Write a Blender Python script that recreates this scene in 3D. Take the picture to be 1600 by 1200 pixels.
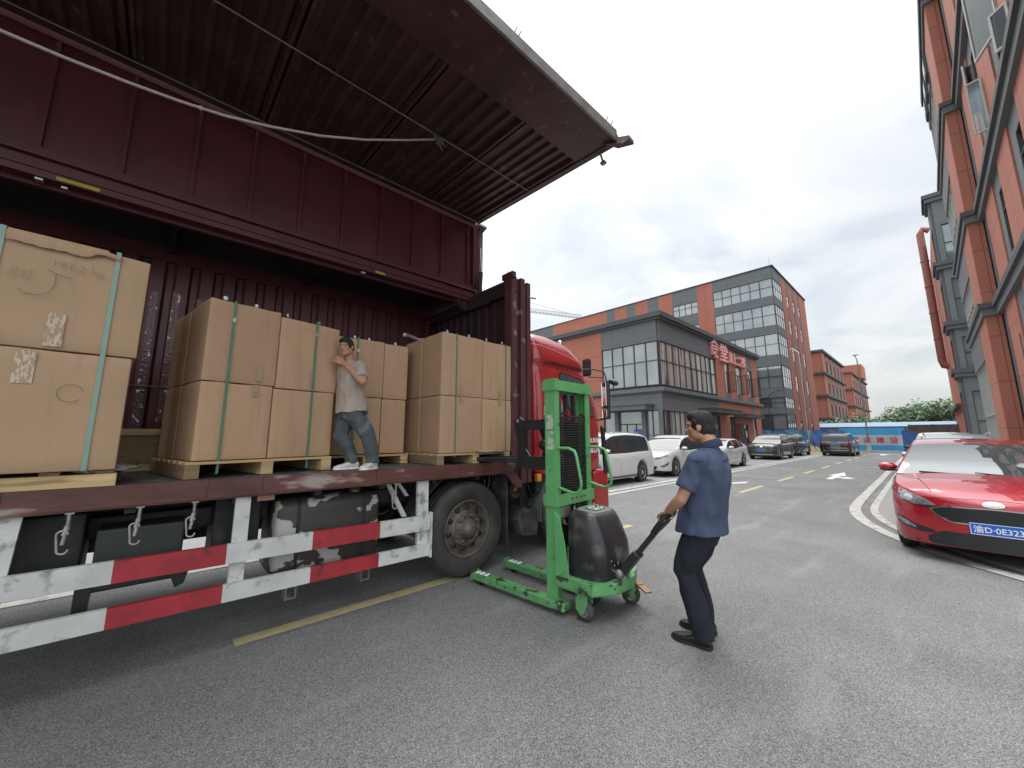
import bpy, bmesh, math, random
from mathutils import Vector, Matrix, noise
from mathutils.bvhtree import BVHTree
R = math.radians; PI = math.pi
random.seed(7)
SC = bpy.context.scene
for _o in list(bpy.data.objects): bpy.data.objects.remove(_o)
COL = SC.collection

# ------------------------------------------------------------------ camera
CAMH = 1.60
cam = bpy.data.cameras.new('camera'); camo = bpy.data.objects.new('camera', cam); COL.objects.link(camo)
cam.sensor_width = 36; cam.lens = 598.4/1600*36; cam.shift_y = -13/1600
cam.clip_start = .05; cam.clip_end = 3000
YAW = R(47.332); PITCH = R(8.834)
camo.location = (0, 0, CAMH); camo.rotation_euler = (PI/2+PITCH, 0, YAW)
SC.camera = camo

# ------------------------------------------------------------------ world + sun
W = bpy.data.worlds.new('World'); SC.world = W; W.use_nodes = True
SUN_EL, SUN_AZ = R(58), R(-35)     # azimuth from +Y toward +X
def build_world():
    nt = W.node_tree; N = nt.nodes; L = nt.links; N.clear()
    out = N.new('ShaderNodeOutputWorld'); bg = N.new('ShaderNodeBackground'); L.new(bg.outputs[0], out.inputs[0])
    sky = N.new('ShaderNodeTexSky'); sky.sky_type = 'NISHITA'; sky.sun_disc = False
    sky.sun_elevation = SUN_EL; sky.sun_rotation = SUN_AZ; sky.dust_density = 4
    tc = N.new('ShaderNodeTexCoord')
    sep = N.new('ShaderNodeSeparateXYZ'); L.new(tc.outputs['Generated'], sep.inputs[0])
    def m(op, a, b=None, clamp=False):
        n = N.new('ShaderNodeMath'); n.operation = op; n.use_clamp = clamp
        for i, v in enumerate((a, b)):
            if v is None: continue
            if isinstance(v, (int, float)): n.inputs[i].default_value = v
            else: L.new(v, n.inputs[i])
        return n.outputs[0]
    zc = m('MAXIMUM', sep.outputs[2], 0.0)
    den = m('ADD', zc, 0.22)
    cx = m('DIVIDE', sep.outputs[0], den); cy = m('DIVIDE', sep.outputs[1], den)
    cmb = N.new('ShaderNodeCombineXYZ'); L.new(cx, cmb.inputs[0]); L.new(cy, cmb.inputs[1])
    n1 = N.new('ShaderNodeTexNoise'); n1.inputs['Scale'].default_value = 1.5; n1.inputs['Detail'].default_value = 7; n1.inputs['Roughness'].default_value = .55
    n1.inputs['Distortion'].default_value = .5
    L.new(cmb.outputs[0], n1.inputs['Vector'])
    rp = N.new('ShaderNodeValToRGB'); L.new(n1.outputs['Fac'], rp.inputs[0])
    rp.color_ramp.elements[0].position = .36; rp.color_ramp.elements[0].color = (.63, .71, .775, 1)
    rp.color_ramp.elements[1].position = .60; rp.color_ramp.elements[1].color = (.98, .995, 1.0, 1)
    e = rp.color_ramp.elements.new(.47); e.color = (.79, .845, .88, 1)
    # horizon haze (warm grey)
    hz = m('SUBTRACT', 1.0, m('MULTIPLY', zc, 3.4), clamp=True); hz = m('POWER', hz, 1.5)
    mx = N.new('ShaderNodeMix'); mx.data_type = 'RGBA'; L.new(m('MULTIPLY', hz, .85), mx.inputs[0]); L.new(rp.outputs[0], mx.inputs[6]); mx.inputs[7].default_value = (.76, .785, .76, 1)
    # brighter toward the sun side, brighter overhead (overcast)
    dot = N.new('ShaderNodeVectorMath'); dot.operation = 'DOT_PRODUCT'; L.new(tc.outputs['Generated'], dot.inputs[0])
    dot.inputs[1].default_value = (-.82, .45, .35)
    glow = m('MULTIPLY', m('POWER', m('MAXIMUM', dot.outputs['Value'], 0.0), 4.0), .09)
    zen_back = m('MULTIPLY', m('POWER', zc, 7.0), 3.0)
    dot2 = N.new('ShaderNodeVectorMath'); dot2.operation = 'DOT_PRODUCT'; L.new(tc.outputs['Generated'], dot2.inputs[0]); dot2.inputs[1].default_value = (.72, -.60, .35)  # added glow behind the camera, brightens surfaces that face it
    zen_back = m('ADD', zen_back, m('MULTIPLY', m('POWER', m('MAXIMUM', dot2.outputs['Value'], 0.0), 1.5), .55))
    br = m('ADD', m('ADD', .445, glow), zen_back)
    sc = N.new('ShaderNodeVectorMath'); sc.operation = 'SCALE'; L.new(mx.outputs[2], sc.inputs[0]); L.new(br, sc.inputs['Scale'])
    sk = N.new('ShaderNodeVectorMath'); sk.operation = 'SCALE'; L.new(sky.outputs[0], sk.inputs[0]); sk.inputs['Scale'].default_value = .1
    mm = N.new('ShaderNodeMix'); mm.data_type = 'RGBA'; mm.inputs[0].default_value = .12; L.new(sc.outputs[0], mm.inputs[6]); L.new(sk.outputs[0], mm.inputs[7])
    L.new(mm.outputs[2], bg.inputs[0]); bg.inputs[1].default_value = 1.0
build_world()
sl = bpy.data.lights.new('sun', 'SUN'); sl.energy = .5; sl.angle = R(30); sl.color = (1, .96, .9)
so = bpy.data.objects.new('sun', sl); COL.objects.link(so)
sd = Vector((math.sin(SUN_AZ)*math.cos(SUN_EL), math.cos(SUN_AZ)*math.cos(SUN_EL), math.sin(SUN_EL)))
so.rotation_euler = sd.to_track_quat('Z', 'Y').to_euler()
SC.view_settings.view_transform = 'Standard'; SC.view_settings.look = 'None'
SC.view_settings.exposure = 1.1; SC.view_settings.gamma = 1

# ------------------------------------------------------------------ materials
def mat(name, col, rough=.6, metal=0., var=.12, vs=4., bump=0., bs=60., dirt=None, ds=6., dth=.55, dw=.08, spec=.5, coat=0., joints=None, jcol=None, stretch=None, extra=None, ior=None):
    m_ = bpy.data.materials.new(name); m_.use_nodes = True; nt = m_.node_tree; N = nt.nodes; L = nt.links
    b = N['Principled BSDF']; b.inputs['Roughness'].default_value = rough; b.inputs['Metallic'].default_value = metal
    b.inputs['Specular IOR Level'].default_value = spec; b.inputs['Coat Weight'].default_value = coat; b.inputs['Coat Roughness'].default_value = .03
    if ior: b.inputs['IOR'].default_value = ior
    tc = N.new('ShaderNodeTexCoord'); vec = tc.outputs['Object']
    if stretch:
        mp = N.new('ShaderNodeMapping'); mp.inputs['Scale'].default_value = stretch; L.new(vec, mp.inputs[0]); vec = mp.outputs[0]
    def noi(scale, det=5, v=None):
        n = N.new('ShaderNodeTexNoise'); n.inputs['Scale'].default_value = scale; n.inputs['Detail'].default_value = det; L.new(v or vec, n.inputs['Vector']); return n.outputs['Fac']
    def ramp(f, a, bb, ca=(0, 0, 0, 1), cb=(1, 1, 1, 1)):
        r = N.new('ShaderNodeValToRGB'); r.color_ramp.elements[0].position = a; r.color_ramp.elements[1].position = bb
        r.color_ramp.elements[0].color = ca; r.color_ramp.elements[1].color = cb; L.new(f, r.inputs[0]); return r.outputs[0]
    def mix(f, a, bb):
        x = N.new('ShaderNodeMix'); x.data_type = 'RGBA'
        if isinstance(f, float): x.inputs[0].default_value = f
        else: L.new(f, x.inputs[0])
        for i, v in ((6, a), (7, bb)):
            if isinstance(v, tuple): x.inputs[i].default_value = v
            else: L.new(v, x.inputs[i])
        return x.outputs[2]
    c = Vector(col)
    c4 = lambda v: (v[0], v[1], v[2], 1)
    colr = ramp(noi(vs), .3, .7, c4(c*(1-var)), c4(Vector([min(1, q) for q in c*(1+var)])))
    if dirt:
        colr = mix(ramp(noi(ds, 8), dth, dth+dw), colr, c4(dirt))
    if extra: colr = extra(N, L, tc, colr, mix, ramp, noi)
    if joints:
        sx = N.new('ShaderNodeSeparateXYZ'); L.new(tc.outputs['Object'], sx.inputs[0])
        ad = N.new('ShaderNodeMath'); ad.operation = 'ADD'; L.new(sx.outputs[0], ad.inputs[0]); L.new(sx.outputs[1], ad.inputs[1])
        cb = N.new('ShaderNodeCombineXYZ'); L.new(ad.outputs[0], cb.inputs[0]); L.new(sx.outputs[2], cb.inputs[1])
        br = N.new('ShaderNodeTexBrick'); br.offset = 0; br.inputs['Scale'].default_value = 1; br.inputs['Brick Width'].default_value = joints[0]; br.inputs['Row Height'].default_value = joints[1]
        br.inputs['Mortar Size'].default_value = joints[2]; br.inputs['Mortar Smooth'].default_value = 0
        L.new(cb.outputs[0], br.inputs['Vector'])
        colr = mix(br.outputs['Fac'], colr, c4(jcol or c*.45))
    L.new(colr, b.inputs['Base Color'])
    if bump:
        bp = N.new('ShaderNodeBump'); bp.inputs['Strength'].default_value = bump; bp.inputs['Distance'].default_value = .01; L.new(noi(bs, 4), bp.inputs['Height']); L.new(bp.outputs[0], b.inputs['Normal'])
    return m_
M = {}
def card_extra(N, L, tc, colr, mix, ramp, noi):
    oi = N.new('ShaderNodeObjectInfo'); v = ramp(oi.outputs['Random'], 0, 1, (.90, .89, .88, 1), (1.07, 1.06, 1.05, 1))
    x = N.new('ShaderNodeMix'); x.data_type = 'RGBA'; x.blend_type = 'MULTIPLY'; x.inputs[0].default_value = 1; L.new(colr, x.inputs[6]); L.new(v, x.inputs[7])
    mp = N.new('ShaderNodeMapping'); mp.inputs['Scale'].default_value = (1, 3, .25); L.new(tc.outputs['Object'], mp.inputs[0])
    st = ramp(noi(5, 6, mp.outputs[0]), .58, .75, (0, 0, 0, 1), (.35, .35, .35, 1)); c = mix(st, x.outputs[2], (.30, .19, .115, 1))
    g = N.new('ShaderNodeNewGeometry'); pt = ramp(g.outputs['Pointiness'], .52, .60, (0, 0, 0, 1), (.5, .5, .5, 1)); c = mix(pt, c, (.52, .37, .24, 1))
    return c
def asphalt_extra(N, L, tc, colr, mix, ramp, noi):
    v = N.new('ShaderNodeTexVoronoi'); v.inputs['Scale'].default_value = 210; L.new(tc.outputs['Object'], v.inputs['Vector'])
    s = ramp(v.outputs['Color'], .25, .95, (.035, .035, .036, 1), (.44, .435, .42, 1))
    c = mix(.58, colr, s)
    v2 = N.new('ShaderNodeTexVoronoi'); v2.inputs['Scale'].default_value = 40; L.new(tc.outputs['Object'], v2.inputs['Vector'])
    s2 = ramp(v2.outputs['Distance'], .10, .16, (1, 1, 1, 1), (0, 0, 0, 1))
    rnd = ramp(v2.outputs['Color'], .80, .84)
    mu = N.new('ShaderNodeMath'); mu.operation = 'MULTIPLY'; L.new(s2, mu.inputs[0]); L.new(rnd, mu.inputs[1])
    c = mix(mu.outputs[0], c, (.34, .33, .31, 1))
    big = ramp(noi(.5, 6), .35, .7, (.86, .86, .86, 1), (1.12, 1.11, 1.1, 1))
    x = N.new('ShaderNodeMix'); x.data_type = 'RGBA'; x.blend_type = 'MULTIPLY'; x.inputs[0].default_value = 1; L.new(c, x.inputs[6]); L.new(big, x.inputs[7])
    st = ramp(noi(2.3, 8), .62, .72)
    c = mix(ramp(st, 0, 1, (0, 0, 0, 1), (.22, .22, .22, 1)), x.outputs[2], (.07, .068, .065, 1))
    # pale scuffs, stretched along the traffic
    mp = N.new('ShaderNodeMapping'); mp.inputs['Scale'].default_value = (3.2, .5, 1); L.new(tc.outputs['Object'], mp.inputs[0]); tr = ramp(noi(1.1, 9, mp.outputs[0]), .56, .70, (0, 0, 0, 1), (.22, .22, .22, 1))
    c = mix(tr, c, (.34, .335, .32, 1))
    return c
M['asphalt'] = mat('asphalt', (.165, .162, .159), .88, var=.16, vs=1.3, bump=.3, bs=260, extra=asphalt_extra, spec=.3)
M['ground'] = mat('ground', (.16, .155, .14), .95, vs=.3)
M['concrete'] = mat('concrete', (.56, .55, .53), .9, var=.10, vs=2, bump=.15, joints=(3.0, 3.0, .015), dirt=(.42, .41, .39), ds=3, dth=.55)
M['kerb'] = mat('kerb_stone', (.42, .405, .365), .85, var=.12, vs=9, bump=.15, dirt=(.27, .26, .24), ds=5, dth=.55)
M['line_w'] = mat('white_marking', (.62, .615, .6), .75, var=.08, vs=20, dirt=(.25, .25, .25), ds=26, dth=.6)
M['line_y'] = mat('yellow_marking', (.42, .345, .185), .8, var=.10, vs=9, dirt=(.25, .22, .16), ds=12, dth=.60, dw=.15)
M['maroon'] = mat('maroon_paint', (.085, .014, .019), .42, var=.2, vs=2, dirt=(.05, .018, .018), ds=3, dth=.58, dw=.2, bump=.08, bs=12)
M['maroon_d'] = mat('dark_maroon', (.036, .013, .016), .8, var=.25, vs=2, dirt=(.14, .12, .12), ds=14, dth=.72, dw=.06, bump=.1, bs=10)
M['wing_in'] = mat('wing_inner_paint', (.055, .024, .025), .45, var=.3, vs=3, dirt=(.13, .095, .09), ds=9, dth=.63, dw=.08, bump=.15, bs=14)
M['bed_edge'] = mat('worn_bed_edge', (.115, .042, .033), .55, var=.3, vs=6, dirt=(.33, .27, .24), ds=6, dth=.57, dw=.12, bump=.25, bs=25, stretch=(1, .5, 1.6))
M['bed_floor'] = mat('bed_floor', (.10, .105, .11), .55, var=.3, vs=5, dirt=(.2, .2, .2), ds=8)
M['chassis'] = mat('chassis_black', (.018, .018, .019), .6, var=.3, vs=6, dirt=(.06, .055, .05), ds=8, dth=.55, dw=.2)
M['black'] = mat('black_plastic', (.018, .018, .02), .45, var=.2, vs=8)
M['mudblack'] = mat('dusty_rubber', (.045, .044, .043), .75, var=.3, vs=5, dirt=(.10, .097, .09), ds=5, dth=.5, dw=.2, bump=.1)
M['tank'] = mat('tank_peeled', (.045, .041, .036), .55, var=.25, vs=4, dirt=(.40, .385, .36), ds=3.2, dth=.572, dw=.012, bump=.1, stretch=(1, .8, 1.3))
M['boxgreen'] = mat('toolbox_paint', (.032, .040, .036), .5, var=.2, vs=5)
M['white_p'] = mat('scuffed_white_paint', (.56, .56, .54), .55, var=.14, vs=4, dirt=(.26, .25, .23), ds=9, dth=.56, dw=.12, bump=.1, bs=20)
M['red_p'] = mat('faded_red_paint', (.34, .026, .035), .5, var=.2, vs=5, dirt=(.13, .03, .03), ds=9, dth=.60, dw=.1, bump=.1, bs=20)
M['card'] = mat('cardboard', (.45, .29, .18), .85, var=.05, vs=2.5, dirt=(.385, .24, .14), ds=2.2, dth=.58, dw=.2, bump=.08, bs=30, extra=card_extra)
M['card2'] = mat('cardboard_lighter', (.47, .315, .195), .85, var=.05, vs=2.5, bump=.08, bs=30, extra=card_extra)
M['seam'] = mat('cardboard_edge', (.13, .08, .045), .9)
M['tape'] = mat('paper_tape', (.36, .255, .165), .3, var=.12, vs=30)
M['label'] = mat('torn_white_label', (.42, .285, .18), .7, var=.05, vs=30, dirt=(.58, .49, .39), ds=80, dth=.50, dw=.04, stretch=(1, 1, .35))
M['ink'] = mat('pencil_ink', (.27, .18, .12), .8)
M['wood'] = mat('pine', (.52, .36, .185), .75, var=.25, vs=5, dirt=(.35, .22, .10), ds=6, dth=.58, dw=.1, bump=.15, bs=40, stretch=(1, .25, 3))
M['wood_d'] = mat('aged_wood', (.26, .175, .10), .8, var=.3, vs=5, dirt=(.13, .085, .05), ds=5, dth=.55, dw=.15, bump=.2, stretch=(.5, .5, 4))
M['strap_g'] = mat('green_strap', (.085, .20, .125), .35, var=.1, vs=10)
M['strap_l'] = mat('pale_green_strap', (.22, .34, .28), .3, var=.1, vs=10)
M['metal'] = mat('zinc', (.55, .55, .54), .35, metal=.8, var=.1)
M['metal_d'] = mat('dull_steel', (.22, .205, .19), .5, metal=.5, var=.25, vs=8)
M['hookm'] = mat('worn_galvanised', (.36, .34, .31), .5, metal=.4, var=.25, vs=20)
M['chrome'] = mat('chrome', (.8, .8, .8), .12, metal=1., var=.02)
M['rope'] = mat('hemp_rope', (.42, .37, .31), .9, var=.2, vs=80, bump=.6, bs=160)
M['cloth_d'] = mat('grey_rag', (.12, .115, .115), .9, var=.3, vs=20)
M['film'] = mat('stretch_film', (.30, .30, .31), .18, var=.5, vs=12, bump=.9, bs=25)
M['cabred'] = mat('cab_red_paint', (.34, .014, .016), .28, var=.05, vs=1, coat=.6)
M['carred'] = mat('candy_red_paint', (.36, .006, .018), .25, metal=.15, var=.03, vs=1, coat=1.)
M['carwhite'] = mat('white_car_paint', (.60, .60, .59), .25, var=.02, vs=1, coat=.8)
M['cargrey'] = mat('grey_brown_car_paint', (.10, .092, .085), .3, metal=.5, var=.03, vs=1, coat=.8)
M['carblack'] = mat('black_car_paint', (.02, .02, .022), .22, var=.03, vs=1, coat=1.)
M['carblue'] = mat('silver_blue_car_paint', (.33, .40, .43), .25, metal=.5, var=.03, vs=1, coat=.8)
M['cglass'] = mat('car_glass', (.03, .034, .036), .03, metal=0., var=.1, vs=1, spec=.5, ior=1.5)
M['wglass'] = mat('windscreen_glass', (.06, .07, .073), .03, metal=.0, var=.1, vs=1, spec=.5, ior=1.45)
M['tyre'] = mat('tyre_rubber', (.022, .022, .023), .75, var=.2, vs=10, bump=.1)
M['tyre_t'] = mat('dusty_tyre', (.040, .037, .035), .72, var=.25, vs=6, dirt=(.075, .068, .062), ds=4, dth=.5, dw=.2, bump=.15, bs=30)
M['rim_t'] = mat('dirty_steel_rim', (.13, .108, .092), .6, metal=.3, var=.4, vs=9, dirt=(.18, .15, .13), ds=14, dth=.56, dw=.1, bump=.3, bs=30)
M['rim'] = mat('alloy', (.55, .55, .56), .3, metal=.9, var=.05)
M['lamp_clear'] = mat('headlight_lens', (.30, .31, .33), .08, metal=.4, var=.5, vs=12, spec=1.)
M['lamp_red'] = mat('tail_lens', (.35, .01, .015), .12, var=.15, vs=8, coat=1.)
M['lamp_or'] = mat('amber_lens', (.80, .30, .02), .3, var=.1, vs=10)
M['plate_b'] = mat('blue_plate', (.015, .11, .50), .35, var=.03)
M['white'] = mat('white_plain', (.75, .75, .74), .5, var=.03)
M['green'] = mat('worn_green_paint', (.115, .36, .13), .42, var=.12, vs=5, dirt=(.06, .17, .07), ds=9, dth=.64, dw=.06, bump=.12, bs=25)
M['green_w'] = mat('green_paint_chipped', (.11, .31, .12), .5, var=.2, vs=7, dirt=(.045, .05, .03), ds=10, dth=.55, dw=.04, bump=.3, bs=25)
M['cover'] = mat('black_moulded_cover', (.022, .022, .024), .36, var=.35, vs=3, dirt=(.10, .10, .10), ds=5, dth=.53, dw=.15, bump=.05, bs=20)
M['cover_t'] = mat('grey_scuffed_plastic', (.20, .20, .20), .4, var=.2, vs=8)
M['orange'] = mat('terracotta_panel', (.41, .15, .10), .8, var=.06, vs=.8, joints=(3.2, 1.9, .018), jcol=(.25, .08, .055), bump=.05, bs=20, dirt=(.45, .155, .105), ds=1.2, dth=.55, dw=.3)
M['bgrey'] = mat('grey_wall_paint', (.15, .157, .165), .8, var=.05, vs=.6, joints=(6, 4.1, .01), dirt=(.135, .142, .148), ds=1.5, dth=.5, dw=.3)
M['bdark'] = mat('dark_grey_cornice', (.085, .088, .094), .7, var=.08, vs=1)
M['bglass'] = mat('curtain_glass', (.40, .42, .42), .06, metal=.55, var=.18, vs=.5, spec=.8)
M['bglass_d'] = mat('dark_window_glass', (.13, .14, .15), .06, metal=.4, var=.3, vs=.4, spec=.8)
M['bglass_m'] = mat('greenish_window_glass', (.26, .30, .30), .05, metal=.5, var=.3, vs=.4, spec=.8)
M['casement_glass'] = mat('pale_casement_glass', (.50, .52, .51), .05, metal=.55, var=.1, vs=1, spec=.8)
M['bglass_l'] = mat('blinds_and_sky_reflection', (.47, .47, .45), .10, metal=.22, var=.45, vs=.9, spec=.8, stretch=(1, 1.6, .18), dirt=(.10, .08, .09), ds=.8, dth=.56, dw=.06)  # pale tone paints both the blinds and the sky reflected in the glass
def thin_glass():
    m_ = bpy.data.materials.new('clear_pane'); m_.use_nodes = True; nt = m_.node_tree; N = nt.nodes; L = nt.links; N.clear(); o = N.new('ShaderNodeOutputMaterial'); t = N.new('ShaderNodeBsdfTransparent'); g = N.new('ShaderNodeBsdfGlossy'); g.inputs['Roughness'].default_value = .04; g.inputs['Color'].default_value = (.85, .88, .88, 1); t.inputs[0].default_value = (.80, .82, .82, 1)
    f = N.new('ShaderNodeFresnel'); f.inputs[0].default_value = 1.9; x = N.new('ShaderNodeMixShader'); L.new(f.outputs[0], x.inputs[0]); L.new(t.outputs[0], x.inputs[1]); L.new(g.outputs[0], x.inputs[2]); L.new(x.outputs[0], o.inputs[0]); return m_
M['clear_pane'] = thin_glass()
M['bframe'] = mat('window_frame', (.055, .058, .062), .5, var=.05)
M['bframe_l'] = mat('pale_window_frame', (.45, .44, .42), .5, var=.05)
M['curtain'] = mat('beige_blind', (.48, .45, .40), .9, var=.1, vs=1)
M['interior'] = mat('dim_interior', (.05, .05, .05), .9, var=.3, vs=.5)
M['signred'] = mat('red_sign_letters', (.85, .27, .25), .5, var=.05)
M['signpink'] = mat('pale_letter_face', (.85, .46, .44), .5)
M['hoard_b'] = mat('hoarding_blue', (.05, .33, .62), .5, var=.08, vs=1)
M['hoard_g'] = mat('hoarding_grey', (.46, .46, .47), .6, var=.05, vs=1)
M['char_red'] = mat('red_characters', (.48, .05, .06), .6)
M['tarp'] = mat('blue_tarp', (.09, .22, .38), .45, var=.3, vs=1.5, bump=.6, bs=2.5)
M['tarp2'] = mat('deep_blue_tarp', (.045, .13, .36), .5, var=.2, vs=1.5, bump=.6, bs=2.5)
M['shed'] = mat('shed_roof', (.24, .33, .44), .5, var=.08, vs=1)
M['shedwall'] = mat('shed_wall', (.50, .52, .53), .7)
M['brownwall'] = mat('brown_panel', (.13, .11, .095), .8, joints=(1.2, 3, .03))
M['leaf'] = mat('leaf_green', (.17, .24, .14), .7, var=.45, vs=.35)
M['leaf2'] = mat('leaf_light', (.24, .31, .19), .7, var=.4, vs=.4)
M['bark'] = mat('bark', (.08, .06, .045), .9)
M['skin'] = mat('skin', (.42, .215, .135), .5, var=.08, vs=12, bump=.05, bs=60)
M['hair'] = mat('black_hair', (.012, .011, .011), .75, var=.3, vs=60, bump=.7, bs=120)
def fabric(name, col, **k): return mat(name, col, .88, var=.10, vs=9, bump=.35, bs=14, **k)
M['navy'] = fabric('navy_polo', (.050, .066, .118))
M['navy_d'] = fabric('navy_collar', (.022, .026, .06))
M['trouser'] = fabric('dark_navy_trousers', (.008, .010, .019))
M['shoe'] = mat('black_leather', (.012, .012, .013), .25, var=.2, vs=10)
M['tee'] = fabric('pale_grey_tee', (.37, .30, .255))
M['denim'] = mat('faded_denim', (.078, .092, .10), .9, var=.3, vs=7, dirt=(.15, .175, .185), ds=7, dth=.54, dw=.15, bump=.5, bs=16)
M['sneaker'] = mat('white_canvas', (.62, .60, .54), .8, var=.08)
M['lip'] = mat('lip', (.36, .165, .12), .5)
M['eyew'] = mat('eye_dark', (.03, .02, .02), .2)

# ------------------------------------------------------------------ helpers
def rootmat(o):
    m_ = Matrix.Identity(4)
    while o is not None:
        m_ = (Matrix.Translation(o.location) @ o.rotation_euler.to_matrix().to_4x4()) @ m_
        o = o.parent
    return m_
class MB:
    def __init__(s): s.v = []; s.f = []; s.mi = []; s.sm = []
    def add(s, vs, fs, mi=0, smooth=False):
        n = len(s.v); s.v += [tuple(q) for q in vs]
        for f in fs: s.f.append([n+i for i in f]); s.mi.append(mi); s.sm.append(smooth)
        return s
    def box(s, x0, x1, y0, y1, z0, z1, mi=0, mtx=None):
        vs = [Vector((x, y, z)) for x in (x0, x1) for y in (y0, y1) for z in (z0, z1)]
        if mtx is not None: vs = [mtx @ v for v in vs]
        return s.add(vs, [(0, 1, 3, 2), (4, 6, 7, 5), (0, 4, 5, 1), (2, 3, 7, 6), (0, 2, 6, 4), (1, 5, 7, 3)], mi)
    def rbox(s, x0, x1, y0, y1, z0, z1, r=.01, mi=0, seg=2, mtx=None):
        bm = bmesh.new(); bmesh.ops.create_cube(bm, size=1)
        for v in bm.verts: v.co = Vector(((x0+x1)/2+v.co.x*(x1-x0), (y0+y1)/2+v.co.y*(y1-y0), (z0+z1)/2+v.co.z*(z1-z0)))
        bmesh.ops.bevel(bm, geom=bm.edges[:], offset=r, segments=seg, affect='EDGES', profile=.5)
        return s.bm(bm, mi, False, mtx)
    def bm(s, bm, mi=0, smooth=False, mtx=None):
        bm.verts.index_update(); bm.verts.ensure_lookup_table()
        vs = [(mtx @ v.co if mtx is not None else v.co.copy()) for v in bm.verts]
        s.add(vs, [[v.index for v in f.verts] for f in bm.faces], mi, smooth); bm.free(); return s
    def mesh(s, me, mi=0, smooth=False, mtx=None):
        vs = [(mtx @ v.co if mtx is not None else v.co.copy()) for v in me.vertices]
        return s.add(vs, [list(p.vertices) for p in me.polygons], mi, smooth)
    def tube(s, pts, r, n=8, mi=0, smooth=True, cap=True, r1=None):
        pts = [Vector(p) for p in pts]; rs = r if isinstance(r, (list, tuple)) else ([r+(r1-r)*i/(len(pts)-1) for i in range(len(pts))] if r1 is not None else [r]*len(pts))
        vs = []; up = None
        for i, p in enumerate(pts):
            d = (pts[min(i+1, len(pts)-1)]-pts[max(i-1, 0)])
            d = d.normalized() if d.length > 1e-9 else Vector((0, 0, 1))
            if up is None: up = Vector((0, 0, 1)) if abs(d.z) < .9 else Vector((0, 1, 0))
            a = d.cross(up).normalized(); b = a.cross(d).normalized(); up = b
            for k in range(n):
                t = 2*PI*k/n; vs.append(p+a*math.cos(t)*rs[i]+b*math.sin(t)*rs[i])
        fs = []
        for i in range(len(pts)-1):
            for k in range(n): fs.append((i*n+k, i*n+(k+1) % n, (i+1)*n+(k+1) % n, (i+1)*n+k))
        s.add(vs, fs, mi, smooth)
        if cap:
            s.add(vs[:n], [tuple(range(n))[::-1]], mi); s.add(vs[-n:], [tuple(range(n))], mi)
        return s
    def lathe(s, prof, origin, axis, n=32, mi=0, smooth=True):
        """prof: (radius, offset along axis)"""
        ax = Vector(axis).normalized(); a = ax.orthogonal().normalized(); b = ax.cross(a); o = Vector(origin); vs = []
        for r, h in prof:
            for k in range(n):
                t = 2*PI*k/n; vs.append(o+ax*h+a*math.cos(t)*r+b*math.sin(t)*r)
        fs = [(i*n+k, i*n+(k+1) % n, (i+1)*n+(k+1) % n, (i+1)*n+k) for i in range(len(prof)-1) for k in range(n)]
        return s.add(vs, fs, mi, smooth)
    def prism(s, poly, axis, a, b, mi=0):
        """poly of 2d points; axis 0: (y,z), 1: (x,z), 2: (x,y); extruded from a to b"""
        def P(p, t): return (t, p[0], p[1]) if axis == 0 else ((p[0], t, p[1]) if axis == 1 else (p[0], p[1], t))
        n = len(poly)
        vs = [P(p, a) for p in poly]+[P(p, b) for p in poly]
        fs = [(i, (i+1) % n, n+(i+1) % n, n+i) for i in range(n)]+[tuple(range(n))[::-1], tuple(range(n, 2*n))]
        return s.add(vs, fs, mi)
    def sphere(s, c, r, mi=0, u=16, v=10, mtx=None):
        c = Vector(c); r = (r, r, r) if isinstance(r, (int, float)) else r; vs = []; 
        for i in range(1, v):
            for k in range(u):
                t = PI*i/v; p = 2*PI*k/u; q = Vector((r[0]*math.sin(t)*math.cos(p), r[1]*math.sin(t)*math.sin(p), r[2]*math.cos(t)))
                vs.append(c+(mtx @ q if mtx is not None else q))
        top = Vector((0, 0, r[2])); bot = -top
        if mtx is not None: top = mtx @ top; bot = mtx @ bot
        vs += [c+top, c+bot]; T = len(vs)-2
        fs = [(i*u+k, (i+1)*u+k, (i+1)*u+(k+1) % u, i*u+(k+1) % u) for i in range(v-2) for k in range(u)]
        fs += [(T, k, (k+1) % u) for k in range(u)]+[(T+1, (v-2)*u+(k+1) % u, (v-2)*u+k) for k in range(u)]
        return s.add(vs, fs, mi, True)
    def me(s, name, inv=None):
        me = bpy.data.meshes.new(name)
        vs = s.v if inv is None else [inv @ Vector(q) for q in s.v]
        me.from_pydata([tuple(q) for q in vs], [], s.f); me.polygons.foreach_set('material_index', s.mi); me.polygons.foreach_set('use_smooth', s.sm)
        me.update(); return me
def link(name, me, mats, parent=None):
    for k in (mats if isinstance(mats, (list, tuple)) else [mats]): me.materials.append(M[k] if isinstance(k, str) else k)
    o = bpy.data.objects.new(name, me); COL.objects.link(o)
    if parent is not None: o.parent = parent
    return o
def fixn(me):
    bm = bmesh.new(); bm.from_mesh(me); bmesh.ops.recalc_face_normals(bm, faces=bm.faces[:]); bm.to_mesh(me); bm.free()
def part(name, mb, mats, parent=None, label=None, local=False, sharp=None):
    """mb in world coordinates (or the parent's when local)"""
    inv = None if (parent is None or local) else rootmat(parent).inverted()
    me = mb.me(name, inv); fixn(me)
    if sharp: me.set_sharp_from_angle(angle=R(sharp))
    o = link(name, me, mats, parent)
    if label: o['label'] = label
    return o
def tag(o, label, cat, group=None):
    o['label'] = label; o['category'] = cat
    if group: o['group'] = group
    return o
def struct(o, kind='structure'): o['kind'] = kind; return o
def thing(name, label, cat, loc=(0, 0, 0), rz=0., group=None):
    o = bpy.data.objects.new(name, None); COL.objects.link(o); o.location = loc; o.rotation_euler = (0, 0, rz); o.empty_display_size = .2
    return tag(o, label, cat, group)
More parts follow.
